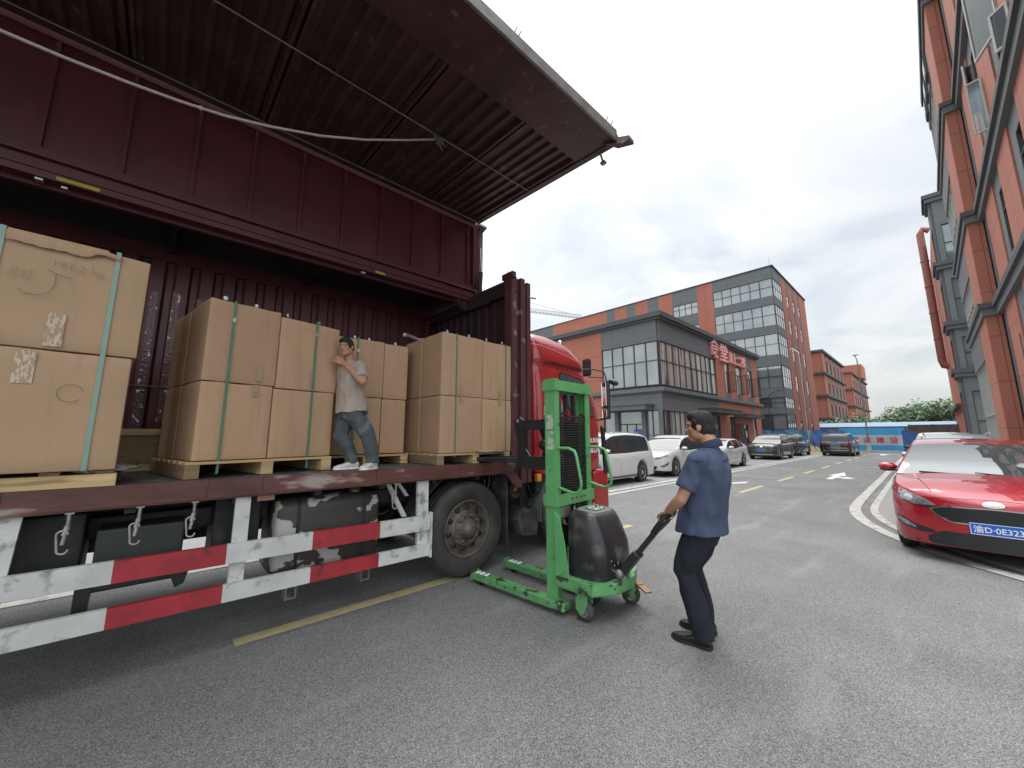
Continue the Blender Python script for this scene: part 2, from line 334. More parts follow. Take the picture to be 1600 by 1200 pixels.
def solo(name, mb, mats, label, cat, loc, group=None, sharp=None):
    """a thing that is one mesh, its origin at loc"""
    me = mb.me(name, Matrix.Translation(loc).inverted()); fixn(me)
    if sharp: me.set_sharp_from_angle(angle=R(sharp))
    o = link(name, me, mats); o.location = loc
    return tag(o, label, cat, group)
def dup(o, parent=None):
    c = o.copy(); COL.objects.link(c); c.parent = parent
    for ch in list(o.children): dup(ch, c)
    return c
def text_me(body, size=1., ext=.0, bold=0.):
    c = bpy.data.curves.new('t', 'FONT'); c.body = body; c.size = size; c.extrude = ext; c.offset = bold; c.align_x = 'CENTER'; c.align_y = 'CENTER'; c.resolution_u = 3
    o = bpy.data.objects.new('t', c); COL.objects.link(o)
    dg = bpy.context.evaluated_depsgraph_get(); me = bpy.data.meshes.new_from_object(o.evaluated_get(dg)); bpy.data.objects.remove(o)
    return me
def text_at(body, width, height, mtx, ext=.002, bold=0.):
    """text mesh fitted into width x height, in plane XY of mtx"""
    me = text_me(body, 1, 0, bold); xs = [v.co.x for v in me.vertices]; ys = [v.co.y for v in me.vertices]
    w = max(xs)-min(xs); h = max(ys)-min(ys); cx = (max(xs)+min(xs))/2; cy = (max(ys)+min(ys))/2
    bm = bmesh.new(); bm.from_mesh(me)
    for v in bm.verts: v.co.x = (v.co.x-cx)*width/w; v.co.y = (v.co.y-cy)*height/h
    r = bmesh.ops.extrude_face_region(bm, geom=bm.faces[:])
    for v in [g for g in r['geom'] if isinstance(g, bmesh.types.BMVert)]: v.co.z += ext
    mb = MB(); mb.bm(bm, 0, False, mtx); return mb
def axes(o, x, y, z):
    m_ = Matrix((Vector(x).normalized(), Vector(y).normalized(), Vector(z).normalized())).transposed().to_4x4(); m_.translation = Vector(o); return m_
def lerp(a, b, t): return a+(b-a)*t
def interp(pts, x):
    if x <= pts[0][0]: return pts[0][1]
    for (a, va), (b, vb) in zip(pts, pts[1:]):
        if x <= b:
            t = (x-a)/(b-a); return va+(vb-va)*t
    return pts[-1][1]
def smooth_interp(pts, x):
    """Catmull-like smooth interpolation"""
    if x <= pts[0][0]: return pts[0][1]
    if x >= pts[-1][0]: return pts[-1][1]
    for i in range(len(pts)-1):
        a, va = pts[i]; b, vb = pts[i+1]
        if x <= b:
            def sl(j):
                if j <= 0 or j >= len(pts)-1: 
                    j0 = max(0, j-1); j1 = min(len(pts)-1, j+1); return (pts[j1][1]-pts[j0][1])/(pts[j1][0]-pts[j0][0])
                d0 = (pts[j][1]-pts[j-1][1])/(pts[j][0]-pts[j-1][0]); d1 = (pts[j+1][1]-pts[j][1])/(pts[j+1][0]-pts[j][0])
                return 0 if d0*d1 <= 0 else 2*d0*d1/(d0+d1)
            h = b-a; t = (x-a)/h; m0 = sl(i)*h; m1 = sl(i+1)*h
            return (2*t**3-3*t*t+1)*va+(t**3-2*t*t+t)*m0+(-2*t**3+3*t*t)*vb+(t**3-t*t)*m1

# ------------------------------------------------------------------ ground, road, markings
mb = MB(); mb.add([(-900, -900, -.03), (900, -900, -.03), (900, 900, -.03), (-900, 900, -.03)], [(0, 1, 2, 3)]); struct(part('ground', mb, 'ground'))
mb = MB(); mb.add([(-6.2, -80, 0), (80, -80, 0), (80, 75, 0), (-6.2, 75, 0)], [(0, 1, 2, 3)]); struct(part('road', mb, 'asphalt'))
mb = MB(); mb.add([(-13, -80, .004), (-6.65, -80, .004), (-6.65, 49.2, .004), (-13, 49.2, .004)], [(0, 1, 2, 3)]); struct(part('parking_pavement', mb, 'concrete'))
mb = MB(); mb.add([(-6.66, -80, .002), (-6.19, -80, .002), (-6.19, 49.2, .002), (-6.66, 49.2, .002)], [(0, 1, 2, 3)]); struct(part('drain_strip', mb, M['asphalt']))
mb = MB(); mb.box(-6.22, -6.06, -80, 49.2, -.01, .008); mb.box(-6.60, -6.36, -80, 49.2, -.01, .010); struct(part('kerb_line_west', mb, 'kerb'))
def offset_poly(pts, d):
    out = []
    for i, p in enumerate(pts):
        a = Vector(pts[max(i-1, 0)]); b = Vector(pts[min(i+1, len(pts)-1)]); t = (b-a).normalized(); n = Vector((-t.y, t.x)); out.append(Vector(p)+n*d)
    return out
kp = [(-1.78, 60), (-1.7, 40), (-1.6, 25), (-1.52, 16), (-1.48, 12.6)]
c0, c1, c2 = Vector((-1.47, 12.2)), Vector((-1.42, 9.4)), Vector((.15, 7.55))
for i in range(1, 15):
    t = i/14; q = c0*(1-t)**2+c1*2*t*(1-t)+c2*t*t; kp.append((q.x, q.y))
kp += [(1.2, 6.55), (2.6, 5.3), (4.2, 3.9)]
def band(name, d0, d1, z, m_):
    a = offset_poly(kp, d0); b = offset_poly(kp, d1); mb = MB(); vs = []
    for p, q in zip(a, b): vs += [(p.x, p.y, z), (q.x, q.y, z)]
    mb.add(vs, [(2*i, 2*i+1, 2*i+3, 2*i+2) for i in range(len(a)-1)]); return struct(part(name, mb, m_))
band('kerb_line_outer', 0, .19, .010, 'kerb'); band('kerb_line_inner', .34, .47, .012, 'kerb')
inn = offset_poly(kp, .44); mb = MB(); vs = [(p.x, p.y, .006) for p in inn]+[(30, 3.9, .006), (30, 60, .006)]
mb.add(vs, [tuple(range(len(vs)))[::-1]]); struct(part('east_pavement', mb, 'concrete'))
for i, y0 in enumerate([-7.8, -3.6, .62]+[4.3+4*k for k in range(11)]):
    mb = MB(); y1 = y0+(2.1 if i < 3 else 2.15); mb.add([(-3.93, y0, .005), (-3.79, y0, .005), (-3.79, y1, .005), (-3.93, y1, .005)], [(0, 1, 2, 3)]); struct(part('centre_dash', mb, 'line_y'))
def flat(name, polys, m_, z=.0055):
    mb = MB()
    for p in polys: mb.add([(x, y, z) for x, y in p], [tuple(range(len(p)))])
    return struct(part(name, mb, m_))
flat('lane_arrow_marking', [[(-2.86, 18.4), (-2.66, 18.4), (-2.66, 20.2), (-2.86, 20.2)], [(-2.66, 19.3), (-2.45, 19.1), (-2.45, 19.5), (-2.66, 19.75)],
    [(-2.45, 18.85), (-2.12, 19.35), (-2.45, 19.85)], [(-3.02, 20.2), (-2.50, 20.2), (-2.76, 22.2)]], 'line_w')
flat('lane_arrow_marking', [[(-4.95, 12.2), (-4.78, 12.2), (-4.78, 14.6), (-4.95, 14.6)], [(-5.1, 12.4), (-4.62, 12.4), (-4.86, 10.8)], [(-4.78, 14.2), (-4.45, 14.8), (-4.5, 15.3), (-4.78, 14.7)]], 'line_w')
flat('stop_line_marking', [[(-3.7, 46), (-1.9, 46), (-1.9, 46.5), (-3.7, 46.5)], [(-3.0, 43), (-2.8, 43), (-2.6, 45.4), (-3.2, 45.4)]], 'line_w')

# ------------------------------------------------------------------ buildings
def facade(root, O, u, n, cells, depth=.15, wname='wall'):
    """O: world origin at ground; u: unit direction along facade; n: outward normal.
    cells: (u0,u1,z0,z1,kind[,nu,nz,glass]) kind o/g/d panels; w window"""
    O = Vector(O); u = Vector(u); n = Vector(n); Z = Vector((0, 0, 1)); mb = MB(); 
    def bx(m_, u0, u1, z0, z1, a, b, mi=0):
        vs = [O+u*uu+Z*zz+n*nn for uu in (u0, u1) for nn in (a, b) for zz in (z0, z1)]
        m_.add(vs, [(0, 1, 3, 2), (4, 6, 7, 5), (0, 4, 5, 1), (2, 3, 7, 6), (0, 2, 6, 4), (1, 5, 7, 3)], mi)
    wins = []
    for c in cells:
        k = c[4]
        if k == 'w': wins.append(c); continue
        mi = {'o': 0, 'g': 1, 'd': 2}[k]; bx(mb, c[0], c[1], c[2], c[3], 0, depth+(c[5] if len(c) > 5 else 0)+(.004 if k == 'g' else 0), mi)
    if mb.v: part(wname, mb, ['orange', 'bgrey', 'bdark'], root)
    for c in wins:
        u0, u1, z0, z1 = c[:4]; nu, nz = c[5], c[6]; gm = c[7] if len(c) > 7 else 'bglass'; fm = c[8] if len(c) > 8 else 'bframe'
        f = MB(); t = .05 if (u1-u0) > 2.5 else .035; d1 = depth*.75; d0 = .03
        bx(f, u0, u1, z0, z0+t, d0, d1); bx(f, u0, u1, z1-t, z1, d0, d1); bx(f, u0, u0+t, z0+t, z1-t, d0, d1); bx(f, u1-t, u1, z0+t, z1-t, d0, d1)
        for i in range(1, nu): x = u0+(u1-u0)*i/nu; bx(f, x-t*.6, x+t*.6, z0+t, z1-t, d0+.01, d1-.003)
        zs = [nz] if isinstance(nz, float) else [i/nz for i in range(1, nz)]
        for q in zs: z = z0+(z1-z0)*q; bx(f, u0+t, u1-t, z-t*.5, z+t*.5, d0+.012, d1-.006)
        fo = part('window', f, fm, root); g = MB(); bx(g, u0+.01, u1-.01, z0+.01, z1-.01, .02, .045)
        part('glass', g, gm, fo)
def rect(root, name, x0, x1, y0, y1, z0, z1, m_): mb = MB(); mb.box(x0, x1, y0, y1, z0, z1); return part(name, mb, m_, root)

# canteen
ct = thing('canteen_building', 'two storey grey and terracotta canteen with wrap-around corner glazing and red roof-edge characters', 'building', (-20, 35, 0))
rect(ct, 'core', -34, -12, 24.6, 46, 0, 9.6, 'bdark')
E = (1, 0, 0); S = (0, -1, 0)
# south face: origin corner (-11.85,24.6), u = -X
cs = [(0, 4.45, 8.0, 9.6, 'g'), (4.45, 22, 4.6, 9.6, 'o'), (-.15, 4.45, 3.25, 4.5, 'g'), (4.45, 22, 0, 4.6, 'o'),
      (0, 4.45, 4.95, 8.0, 'w', 5, .56, 'bglass'), (3.3, 4.4, 0, 3.25, 'w', 1, .35, 'bglass'), (0.1, 1.15, 0, 3.25, 'w', 2, .5, 'bglass'), (1.15, 3.3, 2.35, 3.25, 'w', 1, 1, 'bglass'),
      (1.15, 3.3, 0, 2.35, 'w', 3, 1, 'bglass'), (4.45, 4.7, 4.55, 4.6, 'g')]
facade(ct, (-12, 24.6, 0), (-1, 0, 0), S, cs)
ce = [(0, 9.9, 8.0, 9.6, 'g'), (0, 9.9, 3.25, 4.5, 'g'), (0, 9.9, 4.95, 8.0, 'w', 10, .56, 'bglass_l'),
      (0.1, 5.0, 0, 3.25, 'w', 6, .5, 'bglass_l'), (5.0, 9.9, 0, 3.25, 'w', 4, .7, 'bglass_d'),
      (9.9, 12.0, 4.6, 9.6, 'o'), (12.0, 13.1, 8.0, 9.6, 'g'), (12, 13.1, 5.3, 8.0, 'w', 1, .7, 'bglass_l'), (12, 13.1, 4.6, 5.3, 'g'),
      (13.1, 14.9, 4.6, 9.6, 'o'), (14.9, 16.4, 8.0, 9.6, 'g'), (14.9, 16.4, 5.3, 8, 'w', 1, .7, 'bglass_l'), (14.9, 16.4, 4.6, 5.3, 'g'),
      (16.4, 18.3, 4.6, 9.6, 'o'), (18.3, 19.7, 8.0, 9.6, 'g'), (18.3, 19.7, 5.3, 8, 'w', 1, .7, 'bglass_l'), (18.3, 19.7, 4.6, 5.3, 'g'), (19.7, 21.5, 4.6, 9.6, 'o'),
      (9.9, 12.2, 0, 4.4, 'o'), (12.2, 13.6, 0, 3.2, 'w', 2, 1, 'bglass_d'), (12.2, 13.6, 3.2, 4.4, 'o'), (13.6, 15.8, 0, 4.4, 'o'), (15.8, 17.0, 0, 2.6, 'w', 1, 1, 'bglass_d'), (15.8, 17, 2.6, 4.4, 'o'),
      (17, 18.7, 0, 4.4, 'o'), (18.7, 19.8, .6, 3.4, 'w', 1, .7, 'bglass_l'), (18.7, 19.8, 3.4, 4.4, 'g'), (18.7, 19.8, 0, .6, 'o'), (19.8, 21.5, 0, 4.4, 'o')]
facade(ct, (-12, 24.6, 0), (0, 1, 0), E, ce)
mb = MB(); mb.box(-34.3, -11.50, 24.15, 46.4, 9.62, 9.95); mb.box(-34.2, -11.62, 24.28, 46.25, 9.45, 9.60); part('cornice', mb, 'bdark', ct)
mb = MB(); mb.box(-34.3, -11.60, 24.28, 46.4, 4.52, 4.78); mb.box(-34.2, -11.70, 24.36, 46.25, 4.40, 4.52, 1); part('floor_ledge', mb, ['bgrey', 'bdark'], ct)
for i, (y0, y1, xx, z) in enumerate([(30.2, 36.2, -10.6, 3.3), (38.0, 43.5, -10.9, 3.15)]):
    mb = MB(); mb.box(-11.84, xx, y0, y1, z, z+.28); mb.box(-11.84, xx+.05, y0-.05, y1+.05, z+.28, z+.34); cn = part('door_canopy', mb, 'bdark', ct)
mb = MB(); mb.box(-15.8, -12.5, 23.3, 24.44, 3.28, 3.6); mb.box(-15.9, -12.4, 23.2, 24.44, 3.6, 3.68); part('door_canopy', mb, 'bgrey', ct)
# columns at the corner
for x, y in ((-12.0, 24.45), (-13.2, 24.43), (-15.3, 24.43)):
    mb = MB(); mb.box(x-.14, x+.14, y-.10, y+.02, 0, 3.25); part('column', mb, 'bgrey', ct)
# open casements on the east face
for i, (y, w, z0, z1) in enumerate([(36.7, .75, 5.3, 7.1), (39.6, .95, 5.3, 7.1), (43.0, .95, 5.3, 7.1), (37.0, .8, .9, 2.6), (38.2, .6, .9, 2.6)]):
    f = MB(); 
    for (a, b, c, d) in ((0, w, z0, z0+.05), (0, w, z1-.05, z1), (0, .05, z0+.05, z1-.05), (w-.05, w, z0+.05, z1-.05)): f.box(-11.8+a, -11.8+b, y, y+.06, c, d)
    fo = part('open_casement', f, 'bframe', ct); g = MB(); g.box(-11.78, -11.8+w-.02, y+.02, y+.04, z0+.03, z1-.03); part('glass', g, 'clear_pane', fo)
mb = MB(); mb.box(-13.95, -13.35, 24.36, 24.40, .3, 2.0); part('notice_board', mb, 'tarp2', ct)
mb = MB(); mb.box(-11.835, -11.82, 40.7, 41.1, 1.4, 2.0); part('notice_board', mb, 'white', ct, 'small white notice beside the door')
# sign characters
def sign_e(txt, y0, y1, z0, z1):
    mtx = axes((-11.72, (y0+y1)/2, (z0+z1)/2), (0, 1, 0), (0, 0, 1), (1, 0, 0))
    a = text_at(txt, y1-y0, z1-z0, mtx, .12, .012); return a
sg = thing('roof_sign', 'red characters standing on the canteen wall under its cornice', 'sign', (-11.7, 33, 8.5))
for ch, y0, y1, z0, z1 in (('食', 33.1, 35.0, 8.05, 9.75), ('堂', 35.25, 37.0, 8.0, 9.55), ('请', 37.3, 38.2, 8.05, 9.05), ('上', 38.4, 39.3, 8.1, 9.05), ('二', 39.5, 40.5, 8.1, 8.9), ('楼', 40.7, 41.8, 8.05, 9.05)):
    part('character', sign_e(ch, y0, y1, z0, z1), 'signpink', sg)
    mb2 = sign_e(ch, y0, y1, z0, z1); 
    # pale return behind
    mb2.v = [(v[0]-.13, v[1]+.05, v[2]-.04) for v in mb2.v]; part('character_backing', mb2, 'signred', sg)

# five-storey block
fb = thing('office_block', 'five storey grey and terracotta block with ribbon windows wrapping its corner', 'building', (-30, 60, 0))
rect(fb, 'core', -62, -10.8, 51.7, 69, 0, 20.9, 'bdark')
rows = [(17.8, 19.95, 'bglass'), (14.25, 16.75, 'bglass'), (10.75, 13.25, 'bglass'), (6.95, 9.5, 'bglass'), (4.65, 5.85, 'bglass_d'), (.4, 3.95, 'bglass_d')]
cs = []; zt = 21.4
for (a, b, gm) in rows:
    cs += [(0, 6.55, b, zt, 'g'), (1.3, 6.55, a, b, 'w', 5, .52, gm), (0, 1.3, a, b, 'w', 1, .52, 'bglass')]; zt = a
cs += [(0, 6.55, 0, zt, 'g'), (6.55, 8.5, 0, 21.4, 'o')]
segs = [(8.5, 11.9, 'w'), (11.9, 13.9, 'o'), (13.9, 15.6, 'g'), (15.6, 17.6, 'o'), (17.6, 19.1, 'g'), (19.1, 21.1, 'o'), (21.1, 22.6, 'g'), (22.6, 34, 'o'), (34, 51, 'g')]
for a, b, k in segs:
    if k == 'o': cs.append((a, b, 0, 21.4, 'o'))
    else:
        zt = 21.4
        for (z0, z1, gm) in rows[:5]:
            cs += [(a, b, z1-.6, zt, 'g'), (a, b, z0-.1, z1-.6, 'w', 4 if b-a > 3 else 2, .6, 'bglass')]; zt = z0-.1
        cs.append((a, b, 0, zt, 'g'))
facade(fb, (-10.8, 51.7, 0), (-1, 0, 0), S, cs)
cs = []; zt = 21.4
for (a, b, gm) in rows:
    cs += [(0, 4.0, b, zt, 'g'), (0.0, 4.0, a, b, 'w', 4, .52, 'bglass')]; zt = a
cs += [(0, 4.0, 0, zt, 'g')]
for a, b, k in [(4, 6.0, 'o'), (6.0, 7.2, 'w'), (7.2, 9.2, 'o'), (9.2, 10.4, 'w'), (10.4, 12.2, 'o'), (12.2, 13.4, 'w'), (13.4, 17.5, 'o')]:
    if k == 'o': cs.append((a, b, 0, 21.4, 'o'))
    else:
        zt = 21.4
        for (z0, z1, gm) in rows:
            cs += [(a, b, z1-.6, zt, 'g'), (a, b, z0, z1-.6, 'w', 1, .6, gm)]; zt = z0
        cs.append((a, b, 0, zt, 'g'))
facade(fb, (-10.8, 51.7, 0), (0, 1, 0), E, cs, depth=.10)
mb = MB(); mb.box(-62, -10.55, 51.45, 69.2, 21.4, 21.52); part('parapet_cap', mb, 'bdark', fb)
mb = MB(); mb.tube([(-10.9, 51.8, 21.5), (-10.9, 51.8, 22.6)], .015); part('lightning_rod', mb, 'metal_d', fb)

# two terracotta blocks further down the street
def redblock(label, y0, y1, ztop, xs, extra_top=False):
    b = thing('terracotta_block', label, 'building', (xs-6, y0, 0)); rect(b, 'core', xs-14, xs-.2, y0+.2, y1, 0, ztop-.2, 'bdark')
    fl = (ztop-.5)/4; cs = []; L_ = y1-y0-.2
    bays = [(0, 2.5, 'o')]; u = 2.5
    while u < L_-4: bays += [(u, u+1.6, 'g'), (u+1.6, u+3.0, 'w'), (u+3.0, u+4.2, 'o')]; u += 4.2
    bays.append((u, L_, 'o'))
    for a, c, k in bays:
        if k == 'o': cs.append((a, c, 0, ztop, 'o', .1 if a == 0 else 0))
        elif k == 'g': cs.append((a, c, 0, ztop, 'g'))
        else:
            for f in range(4):
                z0 = f*fl; cs += [(a, c, z0, z0+1.0, 'g'), (a, c, z0+1.0, z0+3.1, 'w', 2, 1, 'bglass'), (a, c, z0+3.1, z0+fl, 'o')]
    facade(b, (xs-.2, y0+.2, 0), (0, 1, 0), E, cs); facade(b, (xs-.2, y0+.2, 0), (-1, 0, 0), S, [(0, 13.8, 0, ztop, 'o')])
    mb = MB()
    for z in (ztop-.02, ztop-fl, ztop-2*fl, ztop-3*fl): mb.box(xs-14.2, xs+.35, y0-.25, y1+.1, z-.25, z+.12)
    part('floor_ledge', mb, 'bdark', b); return b
redblock('nearer of the two small terracotta blocks just past the office block', 84, 108, 16.3, -11.6)
rb2 = redblock('farther of the two small terracotta blocks, with a raised stair tower', 118, 150, 16.2, -11.4)
rect(rb2, 'stair_tower', -20, -10.6, 134, 142, 16.4, 20.0, 'orange')

# right-hand building A with stepped ledges
ra = thing('terracotta_building', 'tall terracotta building with heavy grey stepped ledges beside the red car', 'building', (6, 25, 0))
XP, XR, YP0, YP1 = 2.08, 2.52, 25.4, 34.3
rect(ra, 'core', XR+.2, 16, 9, YP1, 0, 22.8, 'bdark'); rect(ra, 'core', XP+.2, XR+.3, YP0+.12, YP1-.05, 0, 22.8, 'bdark')
Lv = [7.0, 11.2, 16.7, 22.7]; dgl = (1, 0, 0)
cs = []
# recessed wall, u from far (YP0) toward camera: origin (XR+.2,YP0), u=-Y, normal -X
def rz(z0, z1):
    c = []
    pat = [(0, .55, 'g'), (.55, 1.15, 'w'), (1.15, 3.6, 'o'), (3.6, 4.3, 'g'), (4.3, 5.3, 'w'), (5.3, 7.6, 'o'), (7.6, 8.3, 'g'), (8.3, 9.3, 'w'), (9.3, 11.5, 'o'), (11.5, 12.4, 'g'), (12.4, 13.4, 'w'), (13.4, 16.4, 'o')]
    for a, b, k in pat:
        if k == 'o': c.append((a, b, z0, z1, 'o'))
        elif k == 'g': c.append((a, b, z0, z1, 'g', -.05))
        else: c += [(a, b, z0, z0+.8, 'o', -.04), (a, b, z0+.8, z1-1.1, 'w', 1, .68, 'bglass_d'), (a, b, z1-1.1, z1, 'g', -.05)]
    return c
zz = 0
for z in Lv: cs += rz(zz, z); zz = z
facade(ra, (XR+.2, YP0, 0), (0, -1, 0), (-1, 0, 0), cs, depth=.2)
cs = []; zz = 0
for z in Lv:
    cs += [(0, 2.9, zz, z, 'o'), (2.9, 8.8, z-1.9, z, 'g'), (2.9, 8.8, zz+.1, z-1.9, 'w', 5, .5, 'bglass', 'bframe_l'), (2.9, 8.8, zz, zz+.1, 'g')]; zz = z
facade(ra, (XP+.2, YP0+.13, 0), (0, 1, 0), (-1, 0, 0), cs, depth=.2)
mb = MB(); mb.box(XP+.003, XR, YP0, YP0+.12, 0, 22.7); part('wall', mb, 'orange', ra)
for i, z in enumerate(Lv):
    top = .3 if i == 3 else .12
    mb = MB(); mb.box(XP-.16, 16, YP0-.22, YP1+.05, z-.10, z+top); mb.box(XP-.08, 16, YP0-.14, YP1, z-.42, z-.10, 1)
    mb.box(XR-.22, 16, 8.7, YP0-.22, z-.10, z+top); mb.box(XR-.12, 16, 8.8, YP0-.14, z-.42, z-.10, 1); part('floor_ledge', mb, ['bdark', 'bgrey'], ra)
# open casements high up
for (xh, yh, xo_, yo, z0, z1) in ((2.50, 19.5, 2.14, 19.6, 11.75, 13.7), (2.50, 15.7, 2.14, 16.9, 12.6, 15.0), (2.50, 14.6, 2.22, 14.9, 11.3, 12.4), (2.50, 20.6, 2.25, 20.4, 13.0, 15.0)):
    hh = Vector((xh, yh, 0)); dd_ = Vector((xo_-xh, yo-yh, 0)); w = dd_.length; mt = axes((xh, yh, 0), dd_, (0, 0, 1), dd_.cross(Vector((0, 0, 1)))); f = MB()
    for (a, b, c, d) in ((0, w, z0, z0+.06), (0, w, z1-.06, z1), (0, .055, z0+.06, z1-.06), (w-.055, w, z0+.06, z1-.06)): f.box(a, b, c, d, -.03, .03, 0, mt)
    fo = part('open_casement', f, 'bframe_l', ra); g = MB(); g.box(.03, w-.03, z0+.04, z1-.04, -.008, .008, 0, mt); part('glass', g, 'clear_pane', fo)
mb = MB(); mb.box(XR-.012, XR-.002, 22.2, 22.5, 4.3, 5.2); part('vent_slot', mb, 'bdark', ra)
# distant dark letters on its roof edge
for i in range(3):
    mb = MB(); mb.box(XP-.12, XP-.01, 28.7+i*1.9, 29.8+i*1.9, 21.0, 22.1); mb.box(XP-.14, XP-.125, 28.9+i*1.9, 29.6+i*1.9, 21.2, 21.9, 1); part('sign_box', mb, ['bdark', 'white'], ra)
# right-hand building B beyond the gap
rb = thing('glazed_bay_building', 'building beyond the gap with a grey glazed bay facing the camera and terracotta sides', 'building', (8, 55, 0))
YB, XB_ = 50.2, 2.1; rect(rb, 'core', XB_+.2, 18, YB+.2, 70, 0, 22.9, 'bdark'); cs = []; zz = 0
LB = [5.3, 7.0, 11.2, 16.7, 22.9]
gl = [(.3, 5.3, 'bglass'), (7.3, 10.0, 'bglass_m'), (11.6, 15.3, 'bglass_m'), (16.9, 20.4, 'bglass_m')]
cs = []; z = 0
for a, b, gm in gl: cs += [(0, 8, z, a, 'g'), (.35, 8, a, b, 'w', 3, .5, gm), (0, .35, a, b, 'g')]; z = b
cs.append((0, 8, z, 22.9, 'g')); facade(rb, (XB_+.2, YB+.2, 0), (1, 0, 0), S, cs, depth=.2)
cs = []; z = 0
for a, b, gm in gl: cs += [(0, 3.2, z, a, 'g'), (.2, 3.2, a, b, 'w', 3, .5, gm), (0, .2, a, b, 'g')]; z = b
cs += [(0, 3.2, z, 22.9, 'g'), (3.2, 19.7, 0, 21.4, 'o')]; facade(rb, (XB_+.2, YB+.2, 0), (0, 1, 0), (-1, 0, 0), cs, depth=.2)
for z in (7.0, 11.2, 16.7, 23.2):
    mb = MB(); mb.box(XB_-.35, 18.2, YB-.35, YB+3.5, z-.12, z+.25); mb.box(XB_-.2, 18, YB-.2, YB+3.3, z-.45, z-.12, 1); part('floor_ledge', mb, ['bdark', 'bgrey'], rb)
mb = MB(); mb.box(XB_-.3, XB_, YB+4, 70, 4.2, 4.5); part('floor_ledge', mb, 'bdark', rb)
# murals on ground glass: pale panel with a dark figure-like mark is an office poster
mb = MB(); mb.tube([(2.35, 62, 24.5), (1.85, 62, 24.8), (1.62, 62, 24.3), (1.62, 62, 9.6), (1.75, 62, 9.0), (2.1, 62, 8.9)], .33, 14)
for z in (12, 15, 18, 21): mb.lathe([(.35, -.06), (.37, -.05), (.37, .05), (.35, .06)], (1.62, 62, z), (0, 0, 1), 14)
solo('exhaust_duct', mb, [mat('duct_paint', (.28, .105, .08), .65)], 'big round terracotta duct running down the side of the far right building', 'duct', (1.9, 62, 8.9))

# ------------------------------------------------------------------ hoarding, shed, lamps, crane
hd = thing('construction_hoarding', 'blue and grey hoarding with large red characters across the road end', 'hoarding', (-3.9, 50.4, 0))
def hoard(x0, x1, y0, y1, z0, z1, seg=12):
    pass
A = Vector((-6.3, 50.6)); B = Vector((-1.75, 50.9)); d = (B-A).normalized(); nn = Vector((d.y, -d.x))
def hq(mbx, s0, s1, z0, z1, off=0, th=.04, mi=0):
    p = [A+d*s0+nn*off, A+d*s1+nn*off, A+d*s1+nn*(off+th), A+d*s0+nn*(off+th)]; mbx.prism([(q.x, q.y) for q in p], 2, z0, z1, mi)
L_ = (B-A).length
mb = MB(); hq(mb, 0, L_, 1.62, 2.28, 0, .04, 0); hq(mb, 0, L_, .66, 1.62, 0, .04, 1); hq(mb, 0, L_, .18, .66, 0, .04, 0); part('board', mb, ['hoard_b', 'hoard_g'], hd)
for i, ch in enumerate('明进建设'):
    s_ = 1.05+i*.92; p = A+d*s_+nn*.045; mtx = axes((p.x, p.y, 1.14), (d.x, d.y, 0), (0, 0, 1), (nn.x, nn.y, 0)); part('character', text_at(ch, .56, .56, mtx, .01, .015), 'char_red', hd)
for s_ in (0.02, 2.3, L_-.05): mb = MB(); hq(mb, s_, s_+.05, 0, 2.3, -.06, .05); part('post', mb, 'metal_d', hd)
def tarp(label, x0, x1, y, ztop, m_, wob=.12, cat='tarpaulin', y1=None):
    mb = MB(); n = 40; vs = []; y1 = y if y1 is None else y1; nz = 8
    for s in (0, 1):
        for i in range(n+1):
            for j in range(nz+1):
                t = i/n; x = lerp(x0, x1, t); z = j/nz*(ztop+.06*math.sin(x*2.3)); yy = lerp(y, y1, t)-wob*(math.sin(x*3.1+j*.5)+.6*math.sin(x*7+j))*.5*(1 if j < nz else .4)+s*.02
                vs.append((x, yy, z))
    o = (n+1)*(nz+1); fs = []
    for i in range(n):
        for j in range(nz):
            a = i*(nz+1)+j; fs += [(a, a+nz+1, a+nz+2, a+1), (o+a, o+a+1, o+a+nz+2, o+a+nz+1)]
    mb.add(vs, fs, 0, True); t_ = part('sheet', mb, m_)
    return tag(t_, label, cat, 'blue sheets screening the building site')
tarp('pale blue tarpaulin sheet hung behind the parked grey SUV', -13.6, -8.55, 50.2, 2.15, 'tarp')
tp2 = tarp('deep blue tarpaulin sheet left of the hoarding, behind the black SUV', -8.5, -5.9, 50.2, 2.12, 'tarp2')
tarp('torn blue sheet sagging at the right end of the hoarding', -1.9, -.9, 50.6, 2.0, 'tarp2', .2, y1=48)
for o in COL.objects:
    if o.name.startswith('sheet'): o.name = 'tarpaulin_sheet'
sh = thing('site_shed', 'long low site shed with a pale blue roof behind the hoarding', 'shed', (0, 72, 0))
mb = MB(); mb.box(-12, 8, 71, 76, 0, 2.65); part('wall', mb, 'shedwall', sh)
mb = MB(); mb.prism([(70.3, 2.65), (70.3, 2.75), (73.5, 3.35), (76.7, 2.75), (76.7, 2.65)], 0, -12.4, 8.4); part('roof', mb, 'shed', sh)
for x in (-4.6, -1.0, 1.5): mb = MB(); mb.box(x, x+.9, 70.95, 71, 1.3, 2.5); part('window', mb, 'bglass_d', sh)
mb = MB(); mb.box(-1.75, 2.0, 62, 62.1, 0, 2.75); mb.box(-1.75, -1.65, 61.9, 62, 0, 2.8); mb.box(.1, .2, 61.9, 62, 0, 2.8); mb.box(1.9, 2, 61.9, 62, 0, 2.8)
solo('brown_screen', mb, 'brownwall', 'dark brown panel screen at the right of the hoarding', 'screen', (0, 62, 0))
